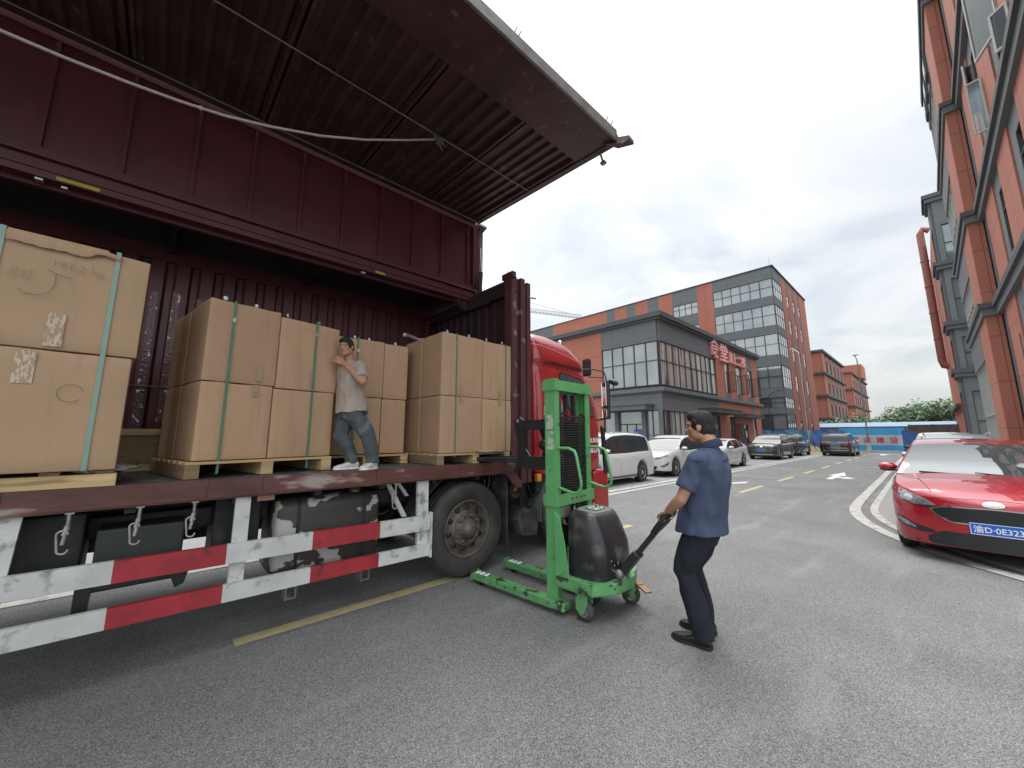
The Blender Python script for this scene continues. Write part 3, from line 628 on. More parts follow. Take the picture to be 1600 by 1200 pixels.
# plank pile
pl = thing('plank_pile', 'leaning pile of timber planks beside the black SUV', 'planks', (-8.0, 47.5, 0))
for i in range(8):
    x = -8.6+i*.16; mb = MB(); mtx = Matrix.Translation((x, 47.4, 0)) @ Matrix.Rotation(R(-25-4*(i % 3)), 4, 'Y') @ Matrix.Rotation(R(-20), 4, 'X'); mb.box(-.03, .1, -.02, .02, 0, 1.15-.09*i, 0, mtx); part('plank', mb, 'wood', pl)
def lamp(label, x, y, h, m_, arm, base=False, r=.06, name='street_lamp'):
    o = thing(name, label, 'street lamp', (x, y, 0)); mb = MB(); mb.tube([(x, y, 0), (x, y, h*.5), (x, y, h)], r, 8, r1=r*.7); part('pole', mb, m_, o)
    mb = MB(); ax, ay = arm
    mb.tube([(x, y, h)]+[(x+ax*t, y+ay*t, h+.55*math.sin(t*PI/2)) for t in (.15, .35, .6, 1)], r*.65, 8); part('arm', mb, m_, o)
    mb = MB(); mb.rbox(x+ax-.1, x+ax+.35, y+ay-.1, y+ay+.1, h+.49, h+.56, .02); part('lamp_head', mb, m_, o)
    if base: mb = MB(); mb.prism([(x-.35, y-.35), (x+.35, y-.35), (x+.35, y+.35), (x-.35, y+.35)], 2, 0, .22); mb.box(x-.15, x+.15, y-.15, y+.15, .22, .9); part('footing', mb, 'kerb', o)
lamp('dark street lamp with a curved arm in front of the office block', -11.15, 46.6, 5.6, 'bframe', (1.1, 0))
lamp('slim pale street lamp before the east windows of the office block', -8.6, 49.2, 10.2, 'metal', (-.7, .2), r=.05)
lamp('grey lamp post on a concrete footing in front of the hoarding', -4.15, 49.4, 8.8, 'metal_d', (-.2, .1), True)
# tower crane far away
cr = thing('tower_crane', 'distant tower crane jib above the office block roof', 'crane', (-125, 46, 0))
def truss(P, Q, w, n, name, m_='metal_d', r=.09):
    P, Q = Vector(P), Vector(Q); d_ = (Q-P); u_ = d_.normalized(); s_ = u_.cross(Vector((0, 0, 1)));  s_ = s_.normalized() if s_.length > .1 else Vector((1, 0, 0)); t_ = s_.cross(u_).normalized()
    mb = MB(); rails = [s_*w/2, -s_*w/2, t_*w]
    for q in rails: mb.tube([P+q, Q+q], r, 4)
    for i in range(n):
        a = P+d_*i/n; b = P+d_*(i+1)/n; m2 = (a+b)/2
        for k in range(3): q1, q2 = rails[k], rails[(k+1) % 3]; mb.tube([a+q1, m2+q2, b+q1], r*.6, 4)
    part(name, mb, m_, cr)
truss((-125, 46, 0), (-125, 46, 57), 1.6, 24, 'mast'); truss((-131, 30, 50), (-94.2, 126.5, 50), 1.4, 60, 'jib')
mb = MB(); mb.tube([(-125, 46, 62), (-96.5, 120.5, 51.5)], .07, 4); mb.tube([(-125, 46, 55), (-125, 46, 62)], .3, 4); part('stay_cable', mb, 'metal_d', cr)

# ------------------------------------------------------------------ trees
def tree(x, y, h, w, kind, label, seed):
    rnd = random.Random(seed); o = thing('tree', label, 'tree', (x, y, 0), 0, 'trees behind the site shed')
    tr = MB(); tr.tube([(x, y, 0), (x+.1, y, h*.3), (x-.1, y, h*.6)], .22, 7, r1=.08)
    cl = []
    for k in range(13):
        a = rnd.uniform(0, 2*PI); rr = w*.36*math.sqrt(rnd.random()); c = Vector((x+math.cos(a)*rr, y+math.sin(a)*rr, h*rnd.uniform(.42, .86)-rr*.25)); cl.append((c, w*rnd.uniform(.15, .26)))
    for c, r in cl[:6]: tr.tube([(x, y, h*.35), (x+(c.x-x)*.6, y+(c.y-y)*.6, c.z*.8), tuple(c)], .09, 5, r1=.02)
    part('trunk', tr, 'bark', o); lf = MB()
    for c, r in cl:
        for k in range(150):
            v = Vector((rnd.gauss(0, 1), rnd.gauss(0, 1), rnd.gauss(0, 1))).normalized(); p = c+Vector((v.x*r, v.y*r, v.z*r*.8))*rnd.uniform(.65, 1.12)
            s = rnd.uniform(.12, .30); a1 = Vector((rnd.uniform(-1, 1), rnd.uniform(-1, 1), rnd.uniform(-.6, .6))).normalized(); a2 = a1.cross(v+Vector((0, 0, .01))).normalized()
            lf.add([p-a1*s, p+a2*s*.6, p+a1*s, p-a2*s*.6], [(0, 1, 2, 3)], 0 if rnd.random() < .65 else 1)
    me = lf.me('crown', rootmat(o).inverted()); link('crown', me, ['leaf', 'leaf2'] if kind else ['leaf2', 'leaf'], o)
TR = [(-10.5, 84, 5.2, 5), (-8.2, 88, 5.6, 5.5), (-6.2, 86, 5.1, 5), (-4.0, 88, 5.9, 6), (-2.0, 90, 7.2, 6.5), (0.2, 88, 7.9, 7), (2.6, 90, 8.3, 7.5), (5.2, 88, 8.4, 8), (8.5, 92, 8.6, 8), (-7, 97, 6.4, 6.5), (-3, 99, 7.3, 7), (1.5, 99, 8.9, 8), (12, 95, 9, 9)]
TN = ['low pale tree at the left end of the tree line, by the far terracotta block', 'second tree from the left in the tree line, slightly taller than its neighbours', 'short tree third from the left in the tree line', 'rounded tree left of the tree line\'s rise', 'tree where the tree line begins to rise', 'tall dark tree over the middle of the shed roof', 'tallest-looking dark tree left of the glazed bay building', 'dark tree partly hidden by the glazed bay building', 'broad tree hidden mostly behind the right buildings', 'back-row tree behind the left of the tree line', 'back-row tree behind the middle of the tree line', 'back-row tree behind the right of the tree line', 'last tree of the line far to the right']
for i, (x, y, h, w) in enumerate(TR): tree(x, y, h*.93, w, i % 3, TN[i], 100+i)

# ================================================================== TRUCK
XN, XFR, YB0, YF, ZB = -3.70, -6.20, -6.2, 3.72, 1.27
tk = thing('box_truck', 'red cabbed box truck with its maroon side wing raised and white and red side guard', 'truck', (-4.95, 0, 0))
# cargo floor + side beams
mb = MB(); mb.box(XFR+.06, XN-.06, YB0, YF-.05, ZB-.10, ZB-.005); part('cargo_floor', mb, 'bed_floor', tk)
for x0, x1, dz in ((XN-.06, XN, 0), (XFR, XFR+.06, 0)):
    mb = MB(); mb.box(x0, x1, YB0, 3.45, ZB-.135, ZB); mb.box(x0+.005, x1-.012 if x1 == XN else x1, YB0, 3.45, ZB-.15, ZB-.135)
    if x1 == XN: mb.prism([(3.30, ZB-.135), (3.45, ZB-.135), (3.60, 1.0), (3.60, .93), (3.50, .93)], 0, XN-.05, XN-.008)
    for y in (-1.5, -.62, .33, .68, 1.62, 2.6): mb.box(x0, x1+.002, y, y+.004, ZB-.134, ZB-.001, 1)
    part('side_beam', mb, ['bed_edge', 'chassis'], tk)
# corrugated wall helper
def corr(a0, a1, pitch, depth, P, mbx, mi=0, flatw=.5):
    """profile list along a: (a, offset)"""
    pts = []; a = a0
    while a < a1-1e-6:
        pts += [(a, 0), (a+pitch*flatw*.5, 0), (a+pitch*(flatw*.5+.12), depth), (a+pitch*(1-.12-.0), depth)]; a += pitch
    pts = [p for p in pts if p[0] <= a1]+[(a1, 0)]
    vs = []
    for q in pts: vs += [P(q[0], q[1], 0), P(q[0], q[1], 1)]
    mbx.add(vs, [(2*i, 2*i+1, 2*i+3, 2*i+2) for i in range(len(pts)-1)], mi)
mb = MB(); corr(YB0, YF, .235, .04, lambda a, o, s: (XFR+.04+o, a, ZB+.12 if s == 0 else 3.72), mb)
corr(YB0, YF, .235, .04, lambda a, o, s: (XFR+o, a, ZB+.12 if s == 0 else 3.72), mb); mb.box(XFR, XFR+.10, YB0, YF, ZB-.13, ZB+.14); mb.box(XFR, XFR+.10, YB0, YF, 3.70, 3.86)
part('back_wall', mb, 'maroon', tk)
# shiny tape wear on the back wall ribs
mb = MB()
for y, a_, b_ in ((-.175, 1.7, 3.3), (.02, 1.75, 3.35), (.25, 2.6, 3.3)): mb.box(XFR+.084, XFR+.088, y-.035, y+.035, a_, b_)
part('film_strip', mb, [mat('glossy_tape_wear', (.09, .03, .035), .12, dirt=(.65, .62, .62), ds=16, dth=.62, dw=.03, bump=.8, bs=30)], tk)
mb = MB(); mb.tube([(XFR+.13, YB0, 2.16), (XFR+.13, YF-.05, 2.16)], .008, 6); part('tie_rail', mb, 'metal_d', tk)
# front wall
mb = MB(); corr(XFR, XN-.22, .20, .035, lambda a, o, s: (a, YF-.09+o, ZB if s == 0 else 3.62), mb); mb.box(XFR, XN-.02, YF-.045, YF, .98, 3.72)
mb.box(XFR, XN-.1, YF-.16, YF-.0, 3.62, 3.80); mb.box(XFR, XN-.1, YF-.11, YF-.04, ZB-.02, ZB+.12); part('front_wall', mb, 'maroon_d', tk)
mb = MB(); z0, z1 = .98, 3.80
for a, b, xo in ((3.42, 3.52, -.02), (3.52, 3.58, -.055), (3.58, 3.66, 0), (3.66, 3.71, -.05), (3.71, 3.78, -.01)): mb.box(XN-.16, XN+xo, a, b, z0 if a > 3.5 else ZB, z1-(.0 if a < 3.6 else .03))
mb.box(XN-.2, XN+.02, 3.40, 3.47, z1-.03, z1+.05); part('corner_post', mb, [mat('corner_post_paint', (.085, .03, .032), .5, dirt=(.30, .20, .19), ds=5, dth=.62, var=.25)], tk)
mb = MB(); mb.tube([(XN-.30, 3.6, 3.84), (XN-.30, 3.6, 4.0)], .006, 5); mb.tube([(XN+.0, 3.74, 3.55), (XN+.04, 3.84, 3.55)], .012, 6); part('latch_pin', mb, 'metal_d', tk)
# roof: fixed half
XH = -4.92
mb = MB(); mb.box(XFR, XH-.02, YB0, YF, 3.88, 3.93)
y = YB0+.1
while y < YF: mb.box(XFR+.06, XH-.1, y, y+.05, 3.80, 3.88); y += 1.5
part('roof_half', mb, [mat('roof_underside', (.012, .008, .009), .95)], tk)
mb = MB(); mb.box(XH-.10, XH+.02, YB0, YF-.02, 3.78, 3.95); mb.box(XH-.16, XH-.10, YB0, YF-.02, 3.74, 3.79); mb.box(XH+.02, XH+.035, YB0, YF-.02, 3.84, 3.87); mb.tube([(XH+.05, YB0, 3.955), (XH+.05, YF-.05, 3.955)], .018, 8)
part('roof_rail', mb, 'maroon', tk)
M['refl'] = mat('reflector_yellow', (.38, .36, .03), .4)
for ya, yb in ((-.86, -.60), (1.98, 2.12)): mb = MB(); mb.box(XH+.02, XH+.026, ya, yb, 3.79, 3.82); part('yellow_reflector', mb, 'refl', tk)
mb = MB(); mb.rbox(XH-.06, XH+.0, -.98, -.93, 3.755, 3.775, .004); mb.rbox(XH-.05, XH+.0, -.83, -.79, 3.74, 3.76, .004); mb.rbox(XH-.06, XH+.0, 1.80, 1.86, 3.745, 3.765, .004); part('clip', mb, 'metal', tk)
mb = MB(); mb.prism([(3.30, 3.78), (3.48, 3.60), (3.54, 3.60), (3.54, 3.78)], 0, XH-.1, XH-.02); part('gusset', mb, 'maroon_d', tk)
# wing: upright roof panel
wg = MB(); wg.box(XH-.03, XH, YB0, YF+.05, 4.02, 5.16)
part('wing_roof_panel', wg, 'maroon', tk)
mb = MB(); y = -5.99
while y < 3.6: mb.box(XH-.001, XH+.035, y-.016, y+.016, 4.0, 5.12); mb.prism([(y-.01, 4.0), (y+.05, 4.0), (y-.01, 4.09)], 0, XH, XH+.006, 0); y += .5
mb.box(XH-.001, XH+.045, YB0, YF+.03, 3.97, 4.03); mb.box(XH-.001, XH+.04, YB0, YF+.03, 5.08, 5.16); mb.box(XH-.001, XH+.06, 3.60, 3.68, 4.03, 5.08)
mb.prism([(3.30, 5.08), (3.60, 4.86), (3.60, 4.90), (3.36, 5.08)], 0, XH, XH+.02); mb.prism([(3.34, 4.03), (3.60, 4.22), (3.60, 4.17), (3.40, 4.03)], 0, XH, XH+.02)
part('wing_rib', mb, 'maroon', tk)
mb = MB(); cs_ = [(XH-.24, 3.96), (XH-.26, 4.2), (XH-.27, 4.7), (XH-.24, 5.0), (XH-.14, 5.16), (XH+.06, 5.2), (XH+.10, 5.14), (XH-.02, 5.10), (XH-.02, 3.96)]
mb.prism(cs_, 1, 3.69, 3.86); part('wing_end_seal', mb, [mat('grey_weather_seal', (.10, .10, .098), .7, var=.25, vs=5)], tk)
mb = MB(); mb.prism([(XH-.25, 3.96), (XH-.28, 4.2), (XH-.28, 4.8), (XH-.20, 5.1), (XH-.04, 5.2), (XH-.04, 3.96)], 1, YB0, 3.69); part('wing_outer_skin', mb, 'maroon_d', tk)
# wing: side panel, held nearly level
X0, Z0, X1, Z1 = XH+.10, 5.13, -2.10, 4.99
sl_ = (Z1-Z0)/(X1-X0); zx = lambda x: Z0+(x-X0)*sl_
XI = -2.66
mb = MB(); cuts = [3.56, 2.66, 1.66, .56, -.54, -1.64, -2.74, -3.84, -4.94, YB0]
for a, b in zip(cuts[1:], cuts): corr(a+.05, b-.05, .152 if a != 2.66 else .135, .035, lambda q, o, s: (X0 if s == 0 else XI, q, zx(X0 if s == 0 else XI)+.012+o), mb, 0, .55)
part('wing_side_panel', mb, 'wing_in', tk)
mb = MB(); 
def slab(x0, x1, y0, y1, dz0, dz1, mi=0): mb.add([(x0, y0, zx(x0)+dz0), (x1, y0, zx(x1)+dz0), (x1, y1, zx(x1)+dz0), (x0, y1, zx(x0)+dz0), (x0, y0, zx(x0)+dz1), (x1, y0, zx(x1)+dz1), (x1, y1, zx(x1)+dz1), (x0, y1, zx(x0)+dz1)], [(0, 1, 2, 3), (4, 7, 6, 5), (0, 4, 5, 1), (1, 5, 6, 2), (2, 6, 7, 3), (3, 7, 4, 0)], mi)
slab(XI, X1, YB0, 3.60, -.012, .07); slab(X0-.02, X0+.06, YB0, 3.60, -.02, .07)
for c in cuts: slab(X0+.06, XI, c-.045, c-.012, -.004, .05); slab(X0+.06, XI, c+.012, c+.045, -.004, .05)
slab(X0+.06, X1, 3.56, 3.64, -.025, .07); slab(X0, X1, YB0, 3.62, .07, .085)
part('wing_side_frame', mb, 'wing_in', tk)
mb = MB(); mb.box(X1, X1+.025, YB0, 3.56, Z1-.03, Z1+.095, 1); mb.add([(X1-.12, 3.50, Z1-.03), (X1+.06, 3.62, Z1-.06), (X1+.12, 3.66, Z1-.02), (X1+.10, 3.80, Z1+.0), (X1-.05, 3.70, Z1-.02), (X1-.12, 3.50, Z1+.03), (X1+.06, 3.62, Z1+.0), (X1+.12, 3.66, Z1+.03), (X1+.10, 3.80, Z1+.05), (X1-.05, 3.70, Z1+.03)], [(0, 1, 2, 3, 4), (9, 8, 7, 6, 5), (0, 5, 6, 1), (1, 6, 7, 2), (2, 7, 8, 3), (3, 8, 9, 4), (4, 9, 5, 0)], 0)
part('wing_lip', mb, ['wing_in', 'metal_d'], tk)
mb = MB()
for y in (3.45, 3.36, 2.0, 1.95): mb.tube([(X1+.01, y, Z1+.09), (X1+.03, y+.02, Z1+.16)], .007, 5)
mb.tube([(X1-.25, 3.62, zx(X1-.25)-.02), (X1-.25, 3.68, zx(X1-.25)-.10)], .014, 6); mb.box(X1-.28, X1-.22, 3.66, 3.71, zx(X1-.25)-.13, zx(X1-.25)-.10)
part('latch_pin', mb, 'metal_d', tk)
mb = MB(); mb.tube([(-3.49, YB0, zx(-3.49)-.014), (-3.52, 3.6, zx(-3.52)-.014)], .008, 6); mb.tube([(-4.72, YB0, zx(-4.72)-.03), (-4.72, 3.6, zx(-4.72)-.03)], .007, 6); part('stiffening_rod', mb, 'metal_d', tk)
# hydraulic ram
mb = MB(); mb.tube([(XH+.10, 3.70, 3.78), (XH+.12, 3.72, 4.28)], .035, 12); mb.tube([(XH+.02, 3.68, 3.74), (XH+.2, 3.68, 3.74)], .02, 8); mb.tube([(XH+.14, 3.66, 4.22), (XH+.16, 3.66, 4.0)], .012, 6)
rm = part('wing_ram', mb, 'chassis', tk); mb = MB(); mb.tube([(XH+.12, 3.72, 4.28), (XH+.09, 3.72, 4.72)], .014, 8); part('ram_rod', mb, 'chrome', rm)
mb = MB(); mb.tube([(XH+.1, 3.66, 4.12), (XH+.0, 3.5, 3.9), (XH-.02, 3.4, 3.66), (XH+.1, 3.45, 3.56), (XH+.5, 3.55, 3.60), (XN-.45, 3.6, 3.74), (XN-.3, 3.62, 3.82)], .011, 6); part('hydraulic_hose', mb, 'black', tk)
mb = MB(); mb.box(XH+.10, XN-.30, 3.585, 3.63, 3.78, 3.86); part('hose_channel', mb, 'chassis', tk)

# side guard
def prism_yz(pts, x0, x1, mi=0, m=None): (m or mb).prism(pts, 0, x0, x1, mi)
def guard(z0l, z1l, z0r, z1r, name):
    global mb
    ya, yb = -3.9, 2.24; f = lambda y, a, b: lerp(a, b, (y-ya)/(yb-ya))
    segs_ = [(-3.9, -2.5, 0), (-2.5, -1.9, 1), (-1.9, -1.3, 0), (-1.3, -.7, 1)][0:0]+[(-3.9, -2.47, 0), (-2.47, -1.87, 1), (-1.87, -1.30, 0), (-1.30, -.70, 0), (-.70, -.11, 0), (-.11, .49, 1), (.49, 1.09, 0), (1.09, 1.69, 1), (1.69, yb, 0)]
    mb = MB()
    for a, b, k in segs_: prism_yz([(a, f(a, z0l, z0r)), (b, f(b, z0l, z0r)), (b, f(b, z1l, z1r)), (a, f(a, z1l, z1r))], XN-.045, XN-.005, k)
    return part(name, mb, ['white_p', 'red_p'], gd)
gd = bpy.data.objects.new('side_guard', None); COL.objects.link(gd); gd.parent = tk
guard(.705, .825, .615, .765, 'guard_rail'); guard(.40, .53, .36, .48, 'guard_rail')
for (y0, y1, yy0, yy1, zb_) in ((-.66, -.53, -.70, -.57, .40), (.52, .62, .52, .62, .40), (2.10, 2.23, 2.12, 2.24, .37), (-2.4, -2.28, -2.4, -2.28, .4)):
    mb = MB(); prism_yz([(yy0, zb_), (yy1, zb_), (y1, 1.12), (y0, 1.12)], XN-.085, XN-.047); part('guard_post', mb, 'white_p', gd)
mb = MB(); mb.box(XN-.05, XN+.004, 2.243, 2.262, .34, .79); part('guard_end', mb, 'white_p', gd)
mb = MB(); prism_yz([(1.78, 1.12), (1.83, 1.12), (2.03, .76), (1.98, .76)], XN-.16, XN-.13); part('guard_brace', mb, 'white_p', gd)
mb = MB(); prism_yz([(1.93, 1.12), (1.97, 1.12), (2.1, .95), (2.06, .95)], XN-.26, XN-.23); part('guard_brace', mb, 'white_p', gd)

# chassis, tanks, boxes
for x in (-4.52, -5.38): mb = MB(); mb.box(x-.04, x+.04, YB0, 5.3, .78, 1.06); mb.box(x-.05, x+.05, YB0, 3.5, 1.06, 1.13); part('chassis_rail', mb, 'chassis', tk)
mb = MB(); y = YB0+.1
while y < 3.6: mb.box(XFR+.08, XN-.09, y, y+.06, 1.07, 1.165); y += .6
part('cross_member', mb, 'chassis', tk)
def tank_prof(x0, x1, z0, z1, r, n=6):
    out = []
    for cx, cz, a0 in ((x1-r, z1-r, 0), (x0+r, z1-r, 90), (x0+r, z0+r, 180), (x1-r, z0+r, 270)):
        for i in range(n+1): a = R(a0+90*i/n); out.append((cx+r*math.cos(a), cz+r*math.sin(a)))
    return out
mb = MB(); pr_ = tank_prof(-4.42, -3.84, .40, 1.05, .11)
n_ = len(pr_); rings = []
for y, s in ((.83, .86), (.845, .95), (.87, 1), (1.70, 1), (1.725, .95), (1.74, .86)):
    rings.append([(-4.13+(p[0]+4.13)*s, y, .725+(p[1]-.725)*s) for p in pr_])
vs = [q for r_ in rings for q in r_]; mb.add(vs, [(i*n_+k, i*n_+(k+1) % n_, (i+1)*n_+(k+1) % n_, (i+1)*n_+k) for i in range(5) for k in range(n_)]+[tuple(range(n_))[::-1], tuple(range(5*n_, 6*n_))], 0, True)
ft = part('fuel_tank', mb, 'tank', tk, sharp=40)
mb = MB(); mb.lathe([(0, .0), (.055, 0), (.055, .03), (.045, .05), (.02, .055), (0, .055)], (-3.99, 1.53, 1.04), (.5, 0, 1), 16); part('tank_cap', mb, [mat('tank_cap_brass', (.18, .17, .10), .4, metal=.5)], ft)
for y in (1.0, 1.58):
    mb = MB(); p2 = tank_prof(-4.425, -3.835, .395, 1.055, .113)
    vs = [(p[0], y-.015, p[1]) for p in p2]+[(p[0], y+.015, p[1]) for p in p2]; mb.add(vs, [(k, (k+1) % n_, n_+(k+1) % n_, n_+k) for k in range(n_)], 0, True)
    part('tank_strap', mb, 'chassis', ft)
mb = MB(); mb.rbox(-4.3, -3.90, -.22, .24, .56, .96, .015); part('tool_box', mb, 'boxgreen', tk)
mb = MB(); mb.rbox(-4.4, -3.95, -.68, -.28, .62, 1.08, .015); part('tool_box', mb, 'chassis', tk)
mb = MB(); mb.rbox(-4.4, -4.0, .42, .74, .60, 1.10, .015); part('battery_box', mb, 'chassis', tk)
mb = MB(); mb.box(-3.93, -3.88, -.26, .28, .60, .64); mb.prism([(-.28, .65), (-.20, .65), (-.21, .44), (-.28, .44)], 0, -3.95, -3.88); mb.prism([(.17, .64), (.30, .64), (.27, .52), (.22, .50)], 0, -3.95, -3.88); part('box_bracket', mb, 'black', tk)
for y in (.93, 1.56): mb = MB(); mb.box(-3.90, -3.80, y, y+.09, .34, .40); mb.box(-3.90, -3.80, y, y+.015, .24, .34); mb.box(-3.90, -3.80, y+.075, y+.09, .24, .34); mb.box(-3.90, -3.80, y+.015, y+.075, .24, .255); part('tank_bracket', mb, 'metal_d', tk)
mb = MB(); mb.box(-4.4, -4.2, -2.4, 2.2, .86, 1.0); mb.tube([(-4.3, -.6, .9), (-4.2, .3, .85), (-4.3, .7, .9)], .02, 6); mb.rbox(-5.9, -5.5, -.5, 1.2, .5, 1.0, .03); part('air_line_duct', mb, 'chassis', tk)
mb = MB(); mb.box(XN-.055, XN-.035, .66, .78, 1.075, 1.125); part('side_reflector', mb, [mat('dull_reflector', (.30, .12, .08), .4)], tk)
# lashing hooks
def hook(y, s=1., x=XN-.02):
    hk = MB(); hk.box(x-.02, x+.005, y-.02, y+.02, 1.11, 1.13); hk.tube([(x, y, 1.11), (x, y, 1.04)], .008*s, 6)
    for i in range(6): hk.lathe([(.008, -.003), (.014*s, 0), (.008, .003)], (x, y, 1.10-i*.011), (0, .15, 1), 8)
    hk.tube([(x, y, 1.04), (x, y-.01, .985)], .014*s, 8); hk.tube([(x, y-.005, .99), (x, y-.012, .93)], .011, 6)
    c = Vector((x+.008, y-.012, .945)); pts = []
    for k in range(17):
        t = 2*PI*k/16; px_, pz_ = .024*math.cos(t), .024*math.sin(t); pz_ += .045 if pz_ >= 0 else -.045; pts.append((c.x, c.y+px_-.10*pz_, c.z+pz_))
    hk.tube(pts, .0062, 7, cap=False); return part('lashing_hook', hk, 'hookm', tk)
for y in (-.34, -.02, .27, 1.84, -1.6): hook(y)
# wheels
def truck_wheel(yc, xo, side=1, rot=0., deep=False):
    w = MB(); o = (xo, yc, .53); ax = (side, 0, 0); R0 = .53
    w.lathe([(.30, -.06), (.34, -.03), (.37, -.012), (.43, 0), (.48, -.004), (.505, -.02), (.522, -.045), (.53, -.075), (.53, -.12), (.524, -.122), (.524, -.13), (.53, -.132), (.53, -.185), (.524, -.187), (.524, -.195), (.53, -.197), (.53, -.24), (.515, -.275), (.47, -.29), (.30, -.28)], o, ax, 64)
    wh = part('wheel', w, 'tyre_t', tk)
    r = MB(); r.lathe([(.315, -.065), (.318, -.035), (.306, -.03), (.298, -.05), (.285, -.10), (.275, -.125), (.262, -.13), (.245, -.115), (.20, -.085), (.19, -.06), (.178, -.052), (.17, -.06)], o, ax, 48); 
    r.lathe([(.17, -.06), (.12, -.058), (.115, -.03), (.105, -.022), (.098, .0), (.075, .012), (.068, .03), (.0, .034)], o, ax, 32)
    part('rim', r, 'rim_t', wh)
    h = MB()
    for k in range(10):
        a = 2*PI*k/10+rot; c = Vector((xo-.095*side, yc+.228*math.cos(a), .53+.228*math.sin(a))); h.lathe([(0, 0), (.027, 0), (.030, -.012)], c+Vector((side*.010, 0, 0)), ax, 16)
    part('hand_hole', h, 'black', wh)
    for k in range(10):
        b = MB(); a = 2*PI*(k+.5)/10+rot; c = Vector((xo-.058*side, yc+.148*math.cos(a), .53+.148*math.sin(a))); b.lathe([(.022, 0), (.022, .012), (.016, .014), (.016, .030), (.010, .040), (0, .040)], c, ax, 8); part('wheel_nut', b, 'rim_t', wh)
    return wh
truck_wheel(2.79, -3.745, 1, .2); truck_wheel(4.62, -3.80, 1, .1); truck_wheel(2.79, -6.16, -1); truck_wheel(4.62, -6.16, -1)
truck_wheel(-3.9, -3.76, 1, .4); truck_wheel(-5.1, -3.76, 1, .1); truck_wheel(-3.9, -6.16, -1)
for y in (2.79, 4.62, -3.9): mb = MB(); mb.tube([(-3.95, y, .53), (-6.0, y, .53)], .06, 10); mb.sphere((-4.95, y, .53), .17); part('axle', mb, 'chassis', tk)
# mud flap, fender, air tank, step
mb = MB(); mb.box(-4.10, XN-.10, 3.40, 3.43, .22, 1.12); mb.box(-4.1, XN-.095, 3.43, 3.445, .22, .30); part('mud_flap', mb, 'mudblack', tk)
mb = MB(); pts = [(-4.35, 2.15), ]; 
arc = [(2.79+.66*math.cos(a), .53+.66*math.sin(a)) for a in [R(q) for q in range(60, 181, 10)]]
for (a, b), (c, d2) in zip(arc, arc[1:]): mb.prism([(a, b), (c, d2), (c, d2+.012), (a, b+.012)], 0, -4.15, XN-.12)
part('wheel_arch', mb, 'mudblack', tk)
mb = MB(); mb.lathe([(0, .01), (.10, .0), (.125, -.02), (.13, -.05), (.13, -.5), (0, -.55)], (XN-.22, 3.68, .86), (1, 0, 0), 24); at_ = part('air_tank', mb, 'chassis', tk)
mb = MB(); mb.box(XN-.21, XN-.205, 3.63, 3.70, .86, .90); 
for k in range(5): a = R(225+k*22); mb.box(XN-.212, XN-.206, 3.68+.075*math.cos(a)-.005, 3.68+.075*math.cos(a)+.005, .86+.075*math.sin(a)-.012, .86+.075*math.sin(a)+.012)
part('tank_label', mb, [mat('rusty_tag', (.26, .16, .05), .7)], at_)
mb = MB(); cxy = (4.62, .53)
for j, (r0, x0, x1) in enumerate(((.585, -4.12, XN-.0), (.615, -4.10, XN-.05), (.645, -4.10, XN-.02))):
    a_ = [R(q) for q in range(20, 190, 8)]
    for p_, q_ in zip(a_, a_[1:]):
        f_ = lambda a, r: (cxy[0]+r*math.cos(a), cxy[1]+r*math.sin(a)); mb.prism([f_(p_, r0), f_(q_, r0), f_(q_, r0+.015), f_(p_, r0+.015)], 0, x0+.1*j, x1)
part('cab_fender', mb, [mat('grey_fender_plastic', (.12, .12, .12), .6, var=.1)], tk)
mb = MB(); mb.prism([(3.64, .60), (3.98, .62), (4.02, .56), (3.96, .26), (3.68, .30), (3.60, .5)], 0, -4.15, XN-.10); mb.prism([(3.69, .56), (3.95, .57), (3.92, .34), (3.72, .36)], 0, XN-.10, XN-.09); part('step_box', mb, 'mudblack', tk)
mb = MB(); mb.rbox(XN-.10, XN-.03, 3.92, 4.0, .97, 1.07, .012); mo = part('marker_lamp', mb, 'lamp_or', tk); mb = MB(); mb.box(XN-.18, XN-.10, 3.98, 4.12, .90, 1.04); part('lamp_bracket', mb, 'metal_d', mo)
mb = MB(); mb.tube([(XN-.1, 3.78, .95), (XN-.1, 3.9, .74), (XN-.12, 4.05, .95), (XN-.1, 4.15, 1.0)], .01, 6); mb.tube([(XN-.15, 3.72, .98), (XN-.15, 3.85, .62), (XN-.15, 3.95, .7)], .012, 6); mb.rbox(-4.6, -4.0, 3.85, 4.1, .5, 1.0, .03); part('air_hose', mb, 'chassis', tk)
mb = MB(); mb.tube([(XN-.2, 3.2, 1.12), (XN-.2, 3.2, 1.0), (XN-.2, 3.17, .92), (XN-.2, 3.13, .92), (XN-.2, 3.12, 1.05)], .006, 6); part('lashing_hook', mb, 'metal_d', tk)

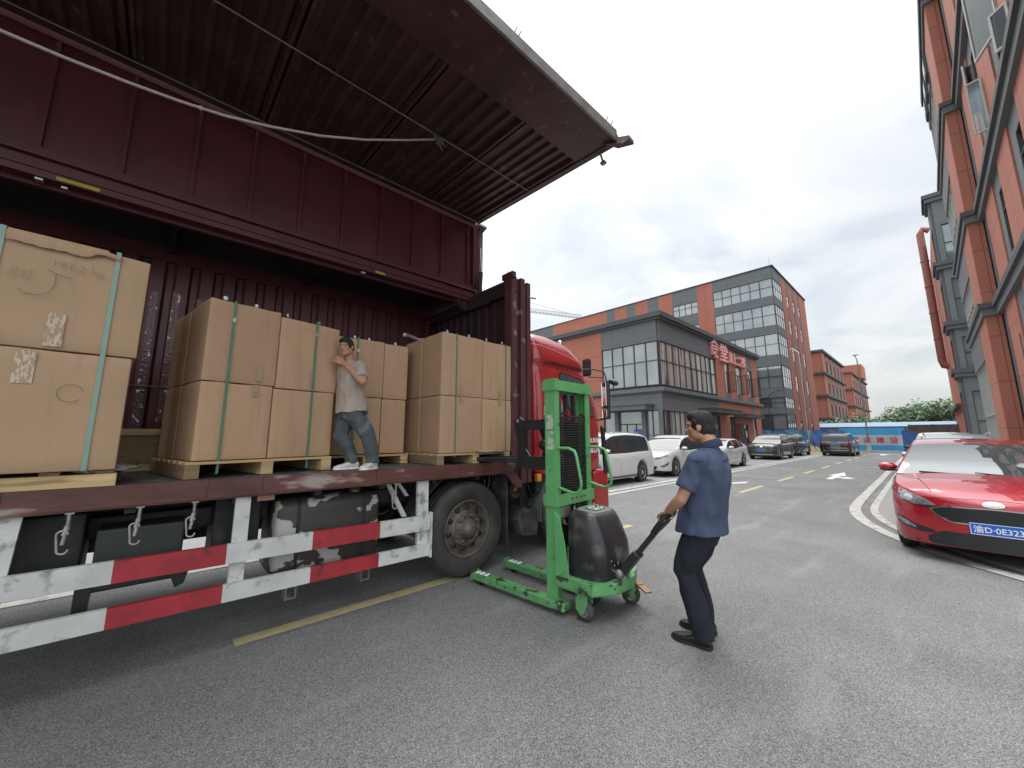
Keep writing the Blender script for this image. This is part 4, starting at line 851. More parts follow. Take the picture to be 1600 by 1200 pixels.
# cab
cbx = -4.95
levels = [  # z, yback, yfront, halfwidth
 (1.02, 4.0, 5.40, 1.17), (1.05, 3.94, 5.48, 1.205), (1.10, 3.90, 5.52, 1.22), (1.25, 3.88, 5.52, 1.225), (1.60, 3.87, 5.52, 1.235), (1.95, 3.86, 5.50, 1.235), (2.3, 3.86, 5.38, 1.225), (2.56, 3.86, 5.18, 1.20),
 (2.60, 3.86, 5.16, 1.185), (2.68, 3.86, 5.12, 1.22), (2.74, 3.86, 5.09, 1.225), (2.86, 3.87, 4.99, 1.18), (2.96, 3.88, 4.88, 1.14), (3.04, 3.89, 4.72, 1.09), (3.12, 3.92, 4.40, 1.00), (3.15, 3.95, 4.2, .9)]
mb = MB(); NR = 44; vs = []
for z, yb, yf, hw in levels:
    cy_ = (yb+yf)/2; hl = (yf-yb)/2; rr = .16
    for k in range(NR):
        t = 2*PI*(k+.5)/NR; c, s = math.cos(t), math.sin(t); e = .22
        vs.append((cbx+hw*math.copysign(abs(c)**e, c), cy_+hl*math.copysign(abs(s)**e, s), z))
mb.add(vs, [(i*NR+k, i*NR+(k+1) % NR, (i+1)*NR+(k+1) % NR, (i+1)*NR+k) for i in range(len(levels)-1) for k in range(NR)]+[tuple(range(NR))[::-1], tuple(range((len(levels)-1)*NR, len(levels)*NR))], 0, True)
cabm = mb.me('cab'); fixn(cabm); cabm.set_sharp_from_angle(angle=R(38))
def to_bvh(me, mtx=None):
    return BVHTree.FromPolygons([(mtx @ v.co if mtx is not None else v.co.copy()) for v in me.vertices], [list(p.vertices) for p in me.polygons])
def patch(bvh, poly, axis, sign, off=.004, sub=None, far=20., thick=0.):
    """polygon in the plane normal to axis (0: (y,z), 1: (x,z), 2: (x,y)), thrown along -sign*axis onto the surface"""
    bm = bmesh.new(); vs = [bm.verts.new((p[0], p[1], 0)) for p in poly]; bm.faces.new(vs)
    size = max(max(p[0] for p in poly)-min(p[0] for p in poly), max(p[1] for p in poly)-min(p[1] for p in poly)); step = sub or size/10
    for ax_ in (0, 1):
        a = min(p[ax_] for p in poly)+step
        while a < max(p[ax_] for p in poly)-1e-4:
            no = (1, 0, 0) if ax_ == 0 else (0, 1, 0); co = (a, 0, 0) if ax_ == 0 else (0, a, 0)
            bmesh.ops.bisect_plane(bm, geom=bm.verts[:]+bm.edges[:]+bm.faces[:], plane_co=co, plane_no=no); a += step
    D = Vector([0, 0, 0]); D[axis] = -sign; bm.verts.ensure_lookup_table()
    for v in bm.verts:
        a, b = v.co.x, v.co.y; o = Vector((far*sign, a, b)) if axis == 0 else (Vector((a, far*sign, b)) if axis == 1 else Vector((a, b, far*sign)))
        hit, nrm, _, _ = bvh.ray_cast(o, D)
        if hit is None:
            hit, nrm, _, _ = bvh.find_nearest(Vector((o.x*0 if axis == 0 else o.x, o.y*0 if axis == 1 else o.y, o.z)) if False else (o+D*(far-1.0)))
        v.co = hit-D*off
    m_ = MB(); m_.bm(bm, 0, True); return m_
cab = link('cab', cabm, 'cabred', None); cab.parent = tk; cabm.transform(rootmat(tk).inverted())
cbv = to_bvh(cabm, rootmat(tk))
def cpatch(name, poly, m_, axis=0, sign=1, off=.004, parent=None, sub=None):
    return part(name, patch(cbv, poly, axis, sign, off, sub), m_, parent or cab)
def rounded(poly, r=.04, n=4):
    out = []
    for i, p in enumerate(poly):
        a = Vector(poly[i-1]); b = Vector(p); c = Vector(poly[(i+1) % len(poly)]); u = (a-b); v = (c-b); ru = min(r, u.length*.45); rv = min(r, v.length*.45); u.normalize(); v.normalize()
        for k in range(n+1):
            t = k/n; q = (b+u*ru)*(1-t)**2+b*2*t*(1-t)+(b+v*rv)*t*t; out.append((q.x, q.y))
    return out
win = rounded([(4.44, 2.54), (5.02, 2.46), (5.24, 1.90), (4.72, 1.90), (4.44, 2.18)], .07)
cpatch('door_window_seal', [(c[0]+(c[0]-4.8)*.06, c[1]+(c[1]-2.2)*.08) for c in win], 'black', off=.004); wn = cpatch('door_window', win, 'wglass', off=.009)
def outline(poly, w=.012): # thin frame polygons -> list of quads
    return [[poly[i], poly[(i+1) % len(poly)], ] for i in range(len(poly))]
def stroke(bvh, pts, r, axis, sign, off=.0, closed=False, m_=None, step=.05):
    P = [Vector(p) for p in pts]+([Vector(pts[0])] if closed else []); out = []
    for a, b in zip(P, P[1:]):
        n = max(1, int((b-a).length/step))
        for i in range(n): out.append(a+(b-a)*i/n)
    out.append(P[-1]); D = Vector((0, 0, 0)); D[axis] = -sign; q3 = []
    for v in out:
        o = Vector((20*sign, v.x, v.y)) if axis == 0 else (Vector((v.x, 20*sign, v.y)) if axis == 1 else Vector((v.x, v.y, 20*sign)))
        h, *_ = bvh.ray_cast(o, D)
        if h is not None: q3.append(h-D*off)
    m2 = MB(); 
    if len(q3) > 1: m2.tube(q3, r, 6)
    return m2
seams = MB()
for pts, cl in ((rounded([(4.36, 2.60), (5.20, 2.52), (5.42, 1.9), (5.42, .95), (4.36, .95)], .06), True), ([(3.88, 2.66), (4.34, 2.63)], False)):
    s_ = stroke(cbv, pts, .006, 0, 1, -.002, cl); seams.add(s_.v, s_.f)
part('door_seam', seams, 'black', cab)
inset = rounded([(3.95, 2.52), (4.28, 2.48), (4.30, 2.1), (4.18, 1.9), (4.05, 1.75), (3.97, 1.75)], .06)
s_ = stroke(cbv, inset, .010, 0, 1, -.003, True); part('side_panel_rim', s_, 'cabred', cab)
s_ = stroke(cbv, [(3.90, 2.93), (4.4, 2.87), (4.9, 2.76)], .008, 0, 1, .002); part('roof_crease', s_, [mat('painted_highlight_pink', (.55, .20, .18), .3)], cab)  # highlight along the crease painted as a pale pink line
cpatch('side_air_intake', [(3.9, 2.70), (5.0, 2.66), (5.02, 2.615), (3.9, 2.64)], [mat('recess_shade_red', (.10, .008, .008), .4)], off=.003)  # shade of the recess put in as darker red on the flush cab side
mb = MB()
for k in (0, 1): mb.box(-3.75, -3.735, 5.05+.18*k, 5.17+.18*k, 1.3, 1.42)
def side_text(txt, y0, y1, z0, z1, m_, x=-3.702, name='lettering'):
    mtx = axes((x, (y0+y1)/2, (z0+z1)/2), (0, 1, 0), (0, 0, 1), (1, 0, 0)); return part(name, text_at(txt, y1-y0, z1-z0, mtx, .003, .01), m_, cab)
side_text('乘龙', 4.02, 4.26, 1.88, 2.02, 'white'); side_text('载2人', 5.08, 5.34, 1.32, 1.43, 'white'); side_text('总质量', 5.08, 5.34, 1.48, 1.56, 'white'); side_text('▲', 4.04, 4.10, 1.68, 1.76, 'white')
mb = MB(); mb.box(-3.705, -3.70, 4.06, 4.2, 1.835, 1.842); part('lettering', mb, 'white', cab)
# windscreen, grille, lamps on the front (seen from the side only)
cpatch('windscreen', rounded([(-6.0, 2.45), (-3.9, 2.45), (-3.82, 1.75), (-6.08, 1.75)], .08), 'wglass', 1, 1)
cpatch('grille', rounded([(-5.8, 1.6), (-4.1, 1.6), (-4.1, 1.1), (-5.8, 1.1)], .06), 'black', 1, 1)
for x in (-5.95, -4.25): cpatch('headlight', rounded([(x, 1.0), (x+.32, 1.0), (x+.32, .8), (x, .8)], .04), 'lamp_clear', 1, 1)
# lower side: red bumper corner + fender gap
mb = MB(); mb.rbox(-6.15, -3.72, 5.22, 5.62, .42, 1.04, .05, 0, 3); part('bumper', mb, 'cabred', cab)
mb = MB(); mb.rbox(-6.15, -3.78, 3.95, 4.35, .80, 1.04, .03); part('cab_underside', mb, 'chassis', cab)
mb = MB(); arc = [(4.62+.62*math.cos(a), .53+.62*math.sin(a)) for a in [R(q) for q in range(0, 181, 10)]]; mb.prism(arc, 0, -4.2, -3.80); part('wheel_well', mb, 'chassis', cab)
mb = MB(); mb.box(-4.15, -3.80, 4.02, 4.2, .62, 1.3); part('cab_step', mb, 'chassis', cab)
mb = MB(); mb.tube([(-3.75, 5.50, 1.70), (-3.72, 5.52, 1.62), (-3.72, 5.54, 1.3)], .012, 6); mb.prism([(5.44, 1.75), (5.52, 1.70), (5.60, .98), (5.50, .98)], 0, -3.74, -3.705); part('corner_deflector', mb, 'black', cab)
# mirrors
mb = MB(); mb.sphere((-4.12, 5.32, 2.55), (.17, .12, .085), mtx=Matrix.Rotation(R(20), 3, 'Y')); part('kerb_mirror', mb, 'black', cab)
mb = MB(); mb.tube([(-3.95, 5.22, 2.70), (-3.82, 5.42, 2.72), (-3.66, 5.5, 2.66), (-3.60, 5.5, 2.45), (-3.56, 5.5, 2.3)], .013, 8); mb.tube([(-3.85, 5.3, 2.58), (-3.66, 5.46, 2.56)], .011, 8)
mb.tube([(-3.62, 5.5, 1.95), (-3.64, 5.5, 1.88), (-3.82, 5.42, 1.84)], .014, 8); mb.tube([(-4.05, 5.3, 2.6), (-4.05, 5.25, 2.45)], .02, 8); part('mirror_arm', mb, 'black', cab)
mtx = axes((-3.64, 5.48, 2.28), (1, -.35, 0), (0, 0, 1), (-.35, -1, 0))
mb = MB(); mb.rbox(-.085, .085, -.23, .23, -.05, .02, .03, 0, 3, mtx); wm = part('wing_mirror', mb, 'black', cab); mb = MB(); mb.rbox(-.06, .06, -.20, .20, .018, .026, .01, 0, 1, mtx); part('mirror_glass', mb, 'chrome', wm)
mtx = axes((-3.64, 5.48, 1.96), (1, -.35, 0), (0, 0, 1), (-.35, -1, 0))
mb = MB(); mb.rbox(-.085, .085, -.10, .10, -.05, .02, .03, 0, 3, mtx); wm = part('wing_mirror', mb, 'black', cab); mb = MB(); mb.rbox(-.06, .06, -.07, .07, .018, .026, .01, 0, 1, mtx); part('mirror_glass', mb, 'chrome', wm)
mb = MB(); mb.sphere((-3.50, 5.52, 2.47), (.10, .05, .05), mtx=Matrix.Rotation(R(25), 3, 'Y')); part('front_mirror', mb, 'black', cab)
mb = MB(); mb.rbox(-4.06, -3.90, 5.44, 5.47, 2.62, 2.92, .03, mtx=None); part('sun_visor_end', mb, 'black', cab)
mb = MB(); mb.lathe([(0, .06), (.03, .05), (.035, 0), (.02, -.03), (0, -.03)], (-3.98, 4.74, 3.08), (0, 0, 1), 12); part('roof_lamp', mb, 'chrome', cab)

# rope + rag
rp_ = [(-1.9, 4.25), (-1.3, 3.98), (-.9, 3.92), (-.66, 3.925), (-.38, 3.945), (-.12, 3.975), (.14, 4.02), (.42, 4.10), (.81, 4.24), (1.2, 4.44), (1.66, 4.73), (2.02, 4.97), (2.03, 5.03)]
mb = MB(); mb.tube([(-3.4-.1*max(0, (y-1)), y, z) for y, z in rp_], .0105, 8); mb.sphere((-3.4, -.0, 3.995), .016, 0, 8, 6); mb.tube([(-3.4, -5.9, 5.0), (-3.4, -4, 4.6), (-3.4, -1.9, 4.25)], .0105, 8)
tag(part('tie_rope', mb, 'rope'), 'pale rope sagging below the raised wing of the truck', 'rope')
mb = MB(); rr = random.Random(3)
for k in range(7):
    a = Vector((-3.5, 2.04, 5.01)); b = a+Vector((rr.uniform(-.03, .05), rr.uniform(-.04, .13), rr.uniform(-.16, .01))); c = a+Vector((rr.uniform(-.03, .05), rr.uniform(-.04, .13), rr.uniform(-.15, .0)))
    mb.tube([a, (a+b)/2+Vector((0, 0, .01)), b], [.022, .018, .004], 6)
solo('knotted_rag', mb, 'cloth_d', 'grey rag knotted at the rope end under the wing', 'rag', (-3.5, 2.04, 5.0))

# ================================================================== PALLETS AND CARTONS
def frame(O, ang):
    return Matrix.Translation(O) @ Matrix.Rotation(ang, 4, 'Z')
def pallet(label, O, ang, w, d, h=.13, solidfront=False, wm_='wood', kind='blocks'):
    """O = near-left corner on the floor; local x = inward (-X world), y = along truck"""
    t = thing('wooden_pallet', label, 'pallet', tuple(O), 0, 'pallets under the carton stacks'); F = frame(O, ang)
    def bx(m_, x0, x1, y0, y1, z0, z1, mi=0): m_.box(-x1, -x0, y0, y1, z0, z1, mi, F)
    mb = MB(); n = 7
    if kind == 'side':
        mb = MB(); bx(mb, 0, .09, 0, w, 0, h-.022); part('stringer', mb, wm_, t)
        for x in (d/2-.04, d-.09): mb = MB(); bx(mb, x, x+.08, 0, w, 0, h-.022); part('stringer', mb, 'wood_d', t)
        n = int(w/.17)+1
        for i in range(n): mb = MB(); y = w-.09-i*.235; 
        mb = MB(); y = w-.10
        while y > -.01: bx(mb, .015, d, y, y+.085, h-.022, h); y -= .235
        part('deck_board', mb, 'wood_d', t)
    else:
        mb = MB()
        for i in range(n): x = i*(d-.1)/(n-1); bx(mb, x, x+.10, 0, w, h-.02, h)
        part('deck_board', mb, wm_, t)
        for y, m2 in ((0, 'wood_d'), (w/2-.045, wm_), (w-.09, wm_)): mb = MB(); bx(mb, 0.005, d, y, y+.09, 0, h-.02); part('stringer', mb, m2, t)
    return t
def carton(label, F, x0, x1, y0, y1, z0, z1, m_='card', seed=0, bulge=.006, torn=False, tapes=(), seamz=None, group='cartons stacked on the truck bed', dz=0.):
    bm = bmesh.new(); bmesh.ops.create_cube(bm, size=1); bmesh.ops.bevel(bm, geom=bm.edges[:], offset=.012, segments=2, affect='EDGES', profile=.5)
    bmesh.ops.subdivide_edges(bm, edges=[e for e in bm.edges if e.calc_length() > .5], cuts=9, use_grid_fill=True)
    cx, cy, cz = -(x0+x1)/2, (y0+y1)/2, (z0+z1)/2; sx, sy, sz = x1-x0-.004, y1-y0-.005, z1-z0-.004; rr = random.Random(seed); of = Vector((rr.uniform(0, 50), rr.uniform(0, 50), rr.uniform(0, 50)))
    for v in bm.verts:
        u = v.co.copy(); nz = noise.noise(u*1.6+of); fine = noise.noise(u*6+of)
        e = max(0, 1-(2*abs(u.y))**4)*max(0, 1-(2*abs(u.z))**4); ex = max(0, 1-(2*abs(u.x))**4)*max(0, 1-(2*abs(u.z))**4)
        p = Vector((u.x*sx, u.y*sy, u.z*sz))
        p.x += math.copysign(1, u.x)*e*(bulge+nz*.006+fine*.0015)*(1 if abs(u.x) > .4 else 0); p.y += math.copysign(1, u.y)*ex*(-.002+nz*.004)*(1 if abs(u.y) > .4 else 0)
        if u.z > .45: p.z += noise.noise(Vector((u.x*3, u.y*5, seed)))*.007
        v.co = Vector((cx, cy, cz))+p
    mb = MB(); mb.bm(bm, 0, True, F)
    loc = F @ Vector((cx, cy, z0)); o = solo('carton', mb, m_, label, 'carton', loc, group, sharp=35)
    for (ty, tz, tw, th, tm) in tapes:
        t = MB(); n = 4; vs = []
        for i in range(n+1):
            for j in range(3):
                yy = y0+ty+tw*(j/2-.5); z_ = z0+tz+th*(i/n-.5); vs.append(F @ Vector((-x0+bulge+.0075-.004, yy, z_)))
        t.add(vs, [(i*3+j, i*3+j+1, i*3+j+4, i*3+j+3) for i in range(n) for j in range(2)]); part('tape_patch', t, tm, o)
    return o
def strap(label, F, x0, x1, y, z0, z1, w=.017, m_='strap_g', sag=0., clip=None):
    mb = MB(); e = .012
    mb.box(-x0+e, -x0+e+.003, y-w/2, y+w/2, z0, z1+.005, 0, F); mb.box(-x1, -x0+e+.003, y-w/2, y+w/2, z1+.005, z1+.008, 0, F); mb.box(-x1-e-.003, -x1-e, y-w/2, y+w/2, z0, z1+.005, 0, F); mb.box(-x1-e, -x0+e, y-w/2, y+w/2, z0-.003, z0, 0, F)
    o = solo('packing_strap', mb, m_, label, 'strap', F @ Vector((-x0, y, z0)), 'straps round the carton stacks')
    if clip: c = MB(); c.box(-x0+e+.003, -x0+e+.010, y-w*.6, y+w*.6, z1-clip-.035, z1-clip, 0, F); part('clip', c, 'metal', o)
    return o
def caster(label, F, x, y, z, a=0.):
    mb = MB(); mtx = F @ Matrix.Translation((-x, y, z+.026)) @ Matrix.Rotation(a, 4, 'Z'); O_ = mtx @ Vector((0, 0, 0)); ax = (mtx.to_3x3() @ Vector((1, 0, .0)))
    mb.lathe([(.008, -.012), (.024, -.012), (.027, -.007), (.027, .007), (.024, .012), (.008, .012)], O_, ax, 16)
    o = solo('swivel_caster', mb, 'black', label, 'caster', O_, 'casters on top of the carton stacks')
    m2 = MB(); m2.lathe([(0, .015), (.016, .015), (.019, .012), (.019, -.012), (.016, -.015), (0, -.015)], O_, ax, 14); part('hub', m2, 'white', o)
    return o
def blackcap(label, F, x, y, z, w=.16):
    mb = MB(); mb.sphere(F @ Vector((-x, y, z)), (w*.45, w*.5, .018), 0, 14, 6); return solo('black_base_cap', mb, 'black', label, 'cap', F @ Vector((-x, y, z)), 'black caps on top of the carton stacks')
# stack 1 (left)
F1 = Matrix.Translation((-3.68, -.145, 0)) @ Matrix.Rotation(R(4), 4, 'Z') @ Matrix.Translation((0, .145, 0)); x0, x1 = 0, .95
G1 = F1 @ Matrix.Translation((3.68, 0, 0))
pallet('pallet of fresh pale timber beneath the leftmost big carton stack', Vector((-3.70, -1.50, 1.272)), 0, 1.34, 1.0, .10, kind='side')
c = carton('biggest upper carton at the left edge with a crumpled torn top flap and pencil writing', F1, 0, .95, -1.42, -.145, 2.125, 2.83, 'card2', 1, .012, tapes=((.89, .125, .075, .21, 'label'), ))
# torn flap
mb = MB(); vs = []; n = 16; rr = random.Random(5)
for i in range(n+1):
    y = lerp(-.78, -.36, i/n); vs += [(-3.660, y, 2.835), (-3.640-.006*rr.random(), y, 2.80), (-3.652, y, 2.752+.012*rr.random()+(.03 if i > 13 else 0))]
mb.add(vs, [(3*i+j, 3*i+3+j, 3*i+4+j, 3*i+1+j) for i in range(n) for j in range(2)], 0, True); vs = []
for i in range(7):
    y = lerp(-.37, -.30, i/6); vs += [(-3.655, y, 2.828-.003*i), (-3.630, y, 2.808-.002*i+.006*rr.random()), (-3.655, y, 2.792-.002*i)]
mb.add(vs, [(3*i+j, 3*i+3+j, 3*i+4+j, 3*i+1+j) for i in range(6) for j in range(2)], 0, True); mb.v = [tuple(G1 @ Vector(q)) for q in mb.v]; part('torn_flap', mb, 'card', c)
def handtext(txt, y, z, w, h, rot=0.):
    m_ = G1 @ axes((-3.653, y, z), (0, 1, 0), (0, 0, 1), (1, 0, 0)) @ Matrix.Rotation(rot, 4, 'Z'); t_ = text_me(txt, 1, 0, -.02); xs = [v.co.x for v in t_.vertices]; ys = [v.co.y for v in t_.vertices]; mb = MB()
    cx, cy = (max(xs)+min(xs))/2, (max(ys)+min(ys))/2; sx, sy = w/(max(xs)-min(xs)), h/(max(ys)-min(ys)); mb.add([m_ @ Vector(((v.co.x-cx)*sx, (v.co.y-cy)*sy, 0)) for v in t_.vertices], [list(p.vertices) for p in t_.polygons]); return part('handwriting', mb, 'ink', c)
handtext('191.2 kg', -.47, 2.66, .22, .055, R(-3)); handtext('总红', -.70, 2.57, .10, .07, R(-3))
def pencil(pts, par, name='pencil_mark', x=-3.654):
    mb = MB(); mb.tube([G1 @ Vector((x, p[0], p[1])) for p in pts], .0018, 4); return part(name, mb, 'ink', par)
pencil([(-.60, 2.62), (-.55, 2.60), (-.50, 2.595)], c); pencil([(-.565, 2.60), (-.56, 2.54), (-.58, 2.48), (-.62, 2.45), (-.67, 2.45), (-.70, 2.47)], c)
c = carton('big lower carton at the left edge with a pencilled circle and white torn label', F1, 0, .95, -1.42, -.165, 1.375, 2.12, 'card2', 2, .012, tapes=((.80, .63, .08, .20, 'label'), ))
pencil([(-.42+.055*math.cos(a), 1.86+.055*math.sin(a)) for a in [R(q) for q in range(20, 330, 15)]], c)
F1s = F1; strap('pale green strap at the very left edge on the big cartons', F1, 0, .95, -.80, 1.38, 2.835, .03, 'strap_l'); strap('wide pale green strap down the right end of the big left cartons', F1, 0, .95, -.31, 1.38, 2.835, .024, 'strap_l')
blackcap('black cap on the right end of the leftmost big stack', F1, .15, -.22, 2.845, .12); blackcap('black cap on the left part of the leftmost big stack', F1, .2, -.86, 2.845, .2)
mb = MB(); rr = random.Random(9)
bmx = bmesh.new(); bmesh.ops.create_icosphere(bmx, subdivisions=3, radius=1)
for v in bmx.verts: v.co = Vector((v.co.x*.25, v.co.y*.20, v.co.z*.028))*(1+.5*noise.noise(v.co*3))
mb.bm(bmx, 0, True, Matrix.Translation((-4.0, -.27, 1.375))); solo('plastic_film', mb, 'film', 'crumpled clear film squeezed out under the leftmost cartons', 'film', (-4.0, -.27, 1.36))
# crate behind
cr_ = thing('plywood_crate', 'aged plywood crate standing behind between the first two stacks', 'crate', (-5.2, -.1, ZB)); mb = MB(); mb.box(-5.7, -5.05, -.55, .35, ZB, 1.66); part('panel', mb, 'wood_d', cr_); mb = MB(); mb.box(-5.05, -5.03, -.55, .35, 1.60, 1.66); mb.box(-5.05, -5.03, -.55, .35, ZB, 1.33); part('batten', mb, 'wood', cr_)
# stack 2 (rotated)
A2 = R(10.5); F2 = frame((-3.84, .22, 0), A2); Wd, Dp = 1.10, 1.02
P2 = pallet('pallet with a weathered left stringer under the stack the worker pushes', Vector((-3.80, .19, 1.272)), A2, 1.12, 1.06, .125)
h0, h1, h2 = 1.402, 2.03, 2.68; ys = .535
carton('upper front-left carton of the pushed stack, beside its left strap', F2, 0, Dp/2, 0, ys, h1, h2+.03, 'card', 11, tapes=((.40, .10, .05, .14, 'tape'), ))
carton('upper front-right carton of the pushed stack, under the worker\'s hands', F2, 0, Dp/2, ys+.003, Wd, h1-.012, h2, 'card', 12, tapes=((.32, .11, .05, .14, 'tape'), ))
carton('lower front-left carton of the pushed stack', F2, 0, Dp/2, 0, ys-.015, h0, h1-.003, 'card', 13, tapes=((.38, .57, .05, .09, 'tape'), ))
carton('lower front-right carton of the pushed stack, smudged near its base', F2, 0, Dp/2, ys-.01, Wd-.015, h0, h1-.016, 'card', 14)
carton('upper rear-left carton of the pushed stack, in shade', F2, Dp/2+.004, Dp, 0, ys, h1, h2+.02, 'card', 15); carton('lower rear-left carton of the pushed stack, in shade', F2, Dp/2+.004, Dp, 0, ys-.01, h0, h1-.003, 'card', 16)
carton('upper rear-right carton hidden within the pushed stack', F2, Dp/2+.004, Dp, ys+.003, Wd, h1, h2, 'card', 17); carton('lower rear-right carton hidden within the pushed stack', F2, Dp/2+.004, Dp, ys, Wd, h0, h1-.003, 'card', 18)
strap('green strap on the left of the pushed stack with a white buckle', F2, 0, Dp, .17, 1.30, h2+.03, .018, 'strap_g', clip=.14); strap('green strap on the right of the pushed stack next to the worker', F2, 0, Dp, .86, 1.30, h2+.012, .018, 'strap_g', clip=.10)
for i, (x, y, z, l) in enumerate([(.06, .11, h2+.035, 'left strap of the pushed stack'), (.06, .34, h2+.030, 'middle of the pushed stack\'s left half'), (.06, .60, h2+.010, 'middle of the pushed stack\'s right half'), (.06, .90, h2+.008, 'right strap of the pushed stack')]): caster('white-hubbed caster above the '+l, F2, x, y, z, R(10+15*i))
blackcap('black cap at the left front corner of the pushed stack', F2, .12, .06, h2+.04, .09); blackcap('black cap halfway along the pushed stack top', F2, .14, .52, h2+.02, .13)
# stack 3 (behind the worker)
F3 = frame((-4.33, 1.30, 0), 0)
pallet('pallet behind the worker\'s feet', Vector((-4.28, 1.27, 1.272)), 0, .98, .95, .11)
for i, (y0, y1, z0, z1, l) in enumerate([(0, .30, 2.03, 2.69, 'upper left carton of the stack behind the worker'), (.303, .62, 2.03, 2.70, 'upper middle carton of the stack behind the worker'), (.62, .93, 2.025, 2.69, 'upper right carton of the stack behind the worker'),
    (0, .30, 1.39, 2.027, 'lower left carton of the stack behind the worker'), (.303, .61, 1.39, 2.027, 'lower middle carton of the stack behind the worker'), (.613, .92, 1.39, 2.022, 'lower right carton of the stack behind the worker')]): carton(l, F3, 0, .8, y0, y1, z0, z1, 'card', 30+i)
strap('green strap beside the worker\'s head on the rear stack', F3, 0, .8, .30, 1.35, 2.70, .016, 'strap_g', clip=.13)
for y in (.28, .45, .78): caster({.28: 'white-hubbed caster just above the worker\'s head', .45: 'white-hubbed caster in the middle above the stack behind the worker', .78: 'white-hubbed caster at the right of the stack behind the worker'}[y], F3, .08, y, 2.695, .4)
# stack 4 (front, near the cab)
F4 = frame((-3.74, 2.345, 0), 0)
pallet('pallet with a white-spotted dark stringer under the stack nearest the cab', Vector((-3.72, 2.31, 1.272)), 0, 1.08, .95, .12)
cq = [(0, .45, 0, .605, 2.055, 2.80, 'upper front-left carton of the stack nearest the cab'), (0, .45, .608, 1.2, 2.05, 2.79, 'upper front-right carton of the stack nearest the cab'), (0, .45, 0, .60, 1.395, 2.052, 'lower front-left carton of the stack nearest the cab'), (0, .45, .603, 1.2, 1.395, 2.047, 'lower front-right carton of the stack nearest the cab'),
      (.453, .9, 0, .6, 2.055, 2.80, 'upper rear-left carton of the stack nearest the cab'), (.453, .9, 0, .6, 1.395, 2.052, 'lower rear-left carton of the stack nearest the cab')]
for i, (xa, xb, ya, yb, za, zb_, l) in enumerate(cq): carton(l, F4, xa, xb, ya, min(yb, 1.03 if False else yb), za, zb_, 'card', 40+i, tapes=((.28, .07, .05, .13, 'tape'),) if i < 2 else (((.28, .62, .05, .08, 'tape'),) if i < 4 else ()))
strap('thin dark green strap at the left of the stack nearest the cab', F4, 0, .9, .20, 1.35, 2.80, .012, 'strap_g', clip=.10); strap('thin dark green strap at the right of the stack nearest the cab', F4, 0, .9, .98, 1.35, 2.79, .012, 'strap_g', clip=.12)
for y, l in ((.10, 'left'), (.42, 'left-centre'), (.70, 'right-centre'), (.97, 'right')): caster('white-hubbed caster at the '+l+' of the stack nearest the cab', F4, .07, y, 2.80, .5)
blackcap('black cap over the stack nearest the cab', F4, .12, .55, 2.81, .14)
for i, (y, x, z1) in enumerate(((3.58, -4.30, 2.30), (3.60, -4.15, 1.98))): mb = MB(); mb.box(x-.5, x, y, y+.02, ZB, z1); solo('plywood_sheet', mb, 'wood', ['taller plywood sheet leaning on the front wall behind the last stack', 'shorter plywood sheet leaning on the front wall behind the last stack'][i], 'plywood sheet', (x, y, ZB))
mb = MB(); mb.tube([(-4.4, 2.2, 2.86), (-4.55, 2.35, 2.9), (-4.6, 2.5, 2.88), (-4.7, 2.65, 2.93)], .025, 6); solo('crumpled_film_strip', mb, 'film', 'twist of grey film lying across the rear of the last stack', 'film', (-4.5, 2.3, 2.86))
mb = MB(); bmx = bmesh.new(); bmesh.ops.create_icosphere(bmx, subdivisions=3, radius=1)
for v in bmx.verts: v.co = Vector((v.co.x*.06, v.co.y*.22, v.co.z*.014))*(1+.6*noise.noise(v.co*4))
mb.bm(bmx, 0, True, Matrix.Translation((-3.70, 3.05, 1.405))); solo('paper_scrap', mb, 'label', 'crumpled paper scrap poking out under the stack nearest the cab', 'paper', (-3.70, 3.05, 1.40))

# ================================================================== PALLET STACKER
st = thing('pallet_stacker', 'green hand-steered pallet stacker with a black moulded cover, standing beside the truck', 'pallet stacker', (-2.5, 3.2, 0))
for y in (2.86, 3.385):
    mb = MB(); mb.rbox(-3.60, -2.40, y-.055, y+.055, .045, .115, .008); mb.box(-3.64, -3.60, y-.05, y+.05, .03, .13); lg = part('outrigger', mb, 'green_w', st)
    for x in (-3.56, -3.50, -3.43): mb = MB(); mb.lathe([(0, -.035), (.038, -.035), (.038, .035), (0, .035)], (x, y, .085), (0, 1, 0), 16); part('roller', mb, 'white', lg)
    mb = MB(); mb.lathe([(0, -.03), (.04, -.03), (.04, .03), (0, .03)], (-3.5, y, .04), (0, 1, 0), 16); part('load_wheel', mb, 'black', lg)
for y0, y1 in ((2.88, 2.955), (3.455, 3.53)):
    mb = MB(); mb.box(-2.635, -2.51, y0, y0+.02, .03, 2.165) if y0 < 3 else mb.box(-2.635, -2.51, y1-.02, y1, .03, 2.165); mb.box(-2.635, -2.615, y0+.0201 if y0 < 3 else y0, y1 if y0 < 3 else y1-.0201, .03, 2.165); mb.box(-2.53, -2.51, y0+.0201 if y0 < 3 else y0, y1 if y0 < 3 else y1-.0201, .03, 2.165)
    mb.box(-2.58, -2.56, y0+.0201 if y0 < 3 else y0+.03, y1-.01 if y0 < 3 else y1-.0201, .1, 2.08); part('mast_post', mb, 'green', st)
def wrap_band(z0, z1): 
    b = MB(); b.box(-2.508, -2.492, 2.862, 3.548, z0, z1); b.box(-2.645, -2.508, 2.864, 2.878, z0, z1); b.box(-2.645, -2.508, 3.532, 3.546, z0, z1); b.box(-2.655, -2.640, 2.864, 3.546, z0, z1); return b
part('top_crossbar', wrap_band(2.045, 2.15), 'green', st); mb = wrap_band(.925, 1.035)
part('middle_crossbar', mb, 'green', st)
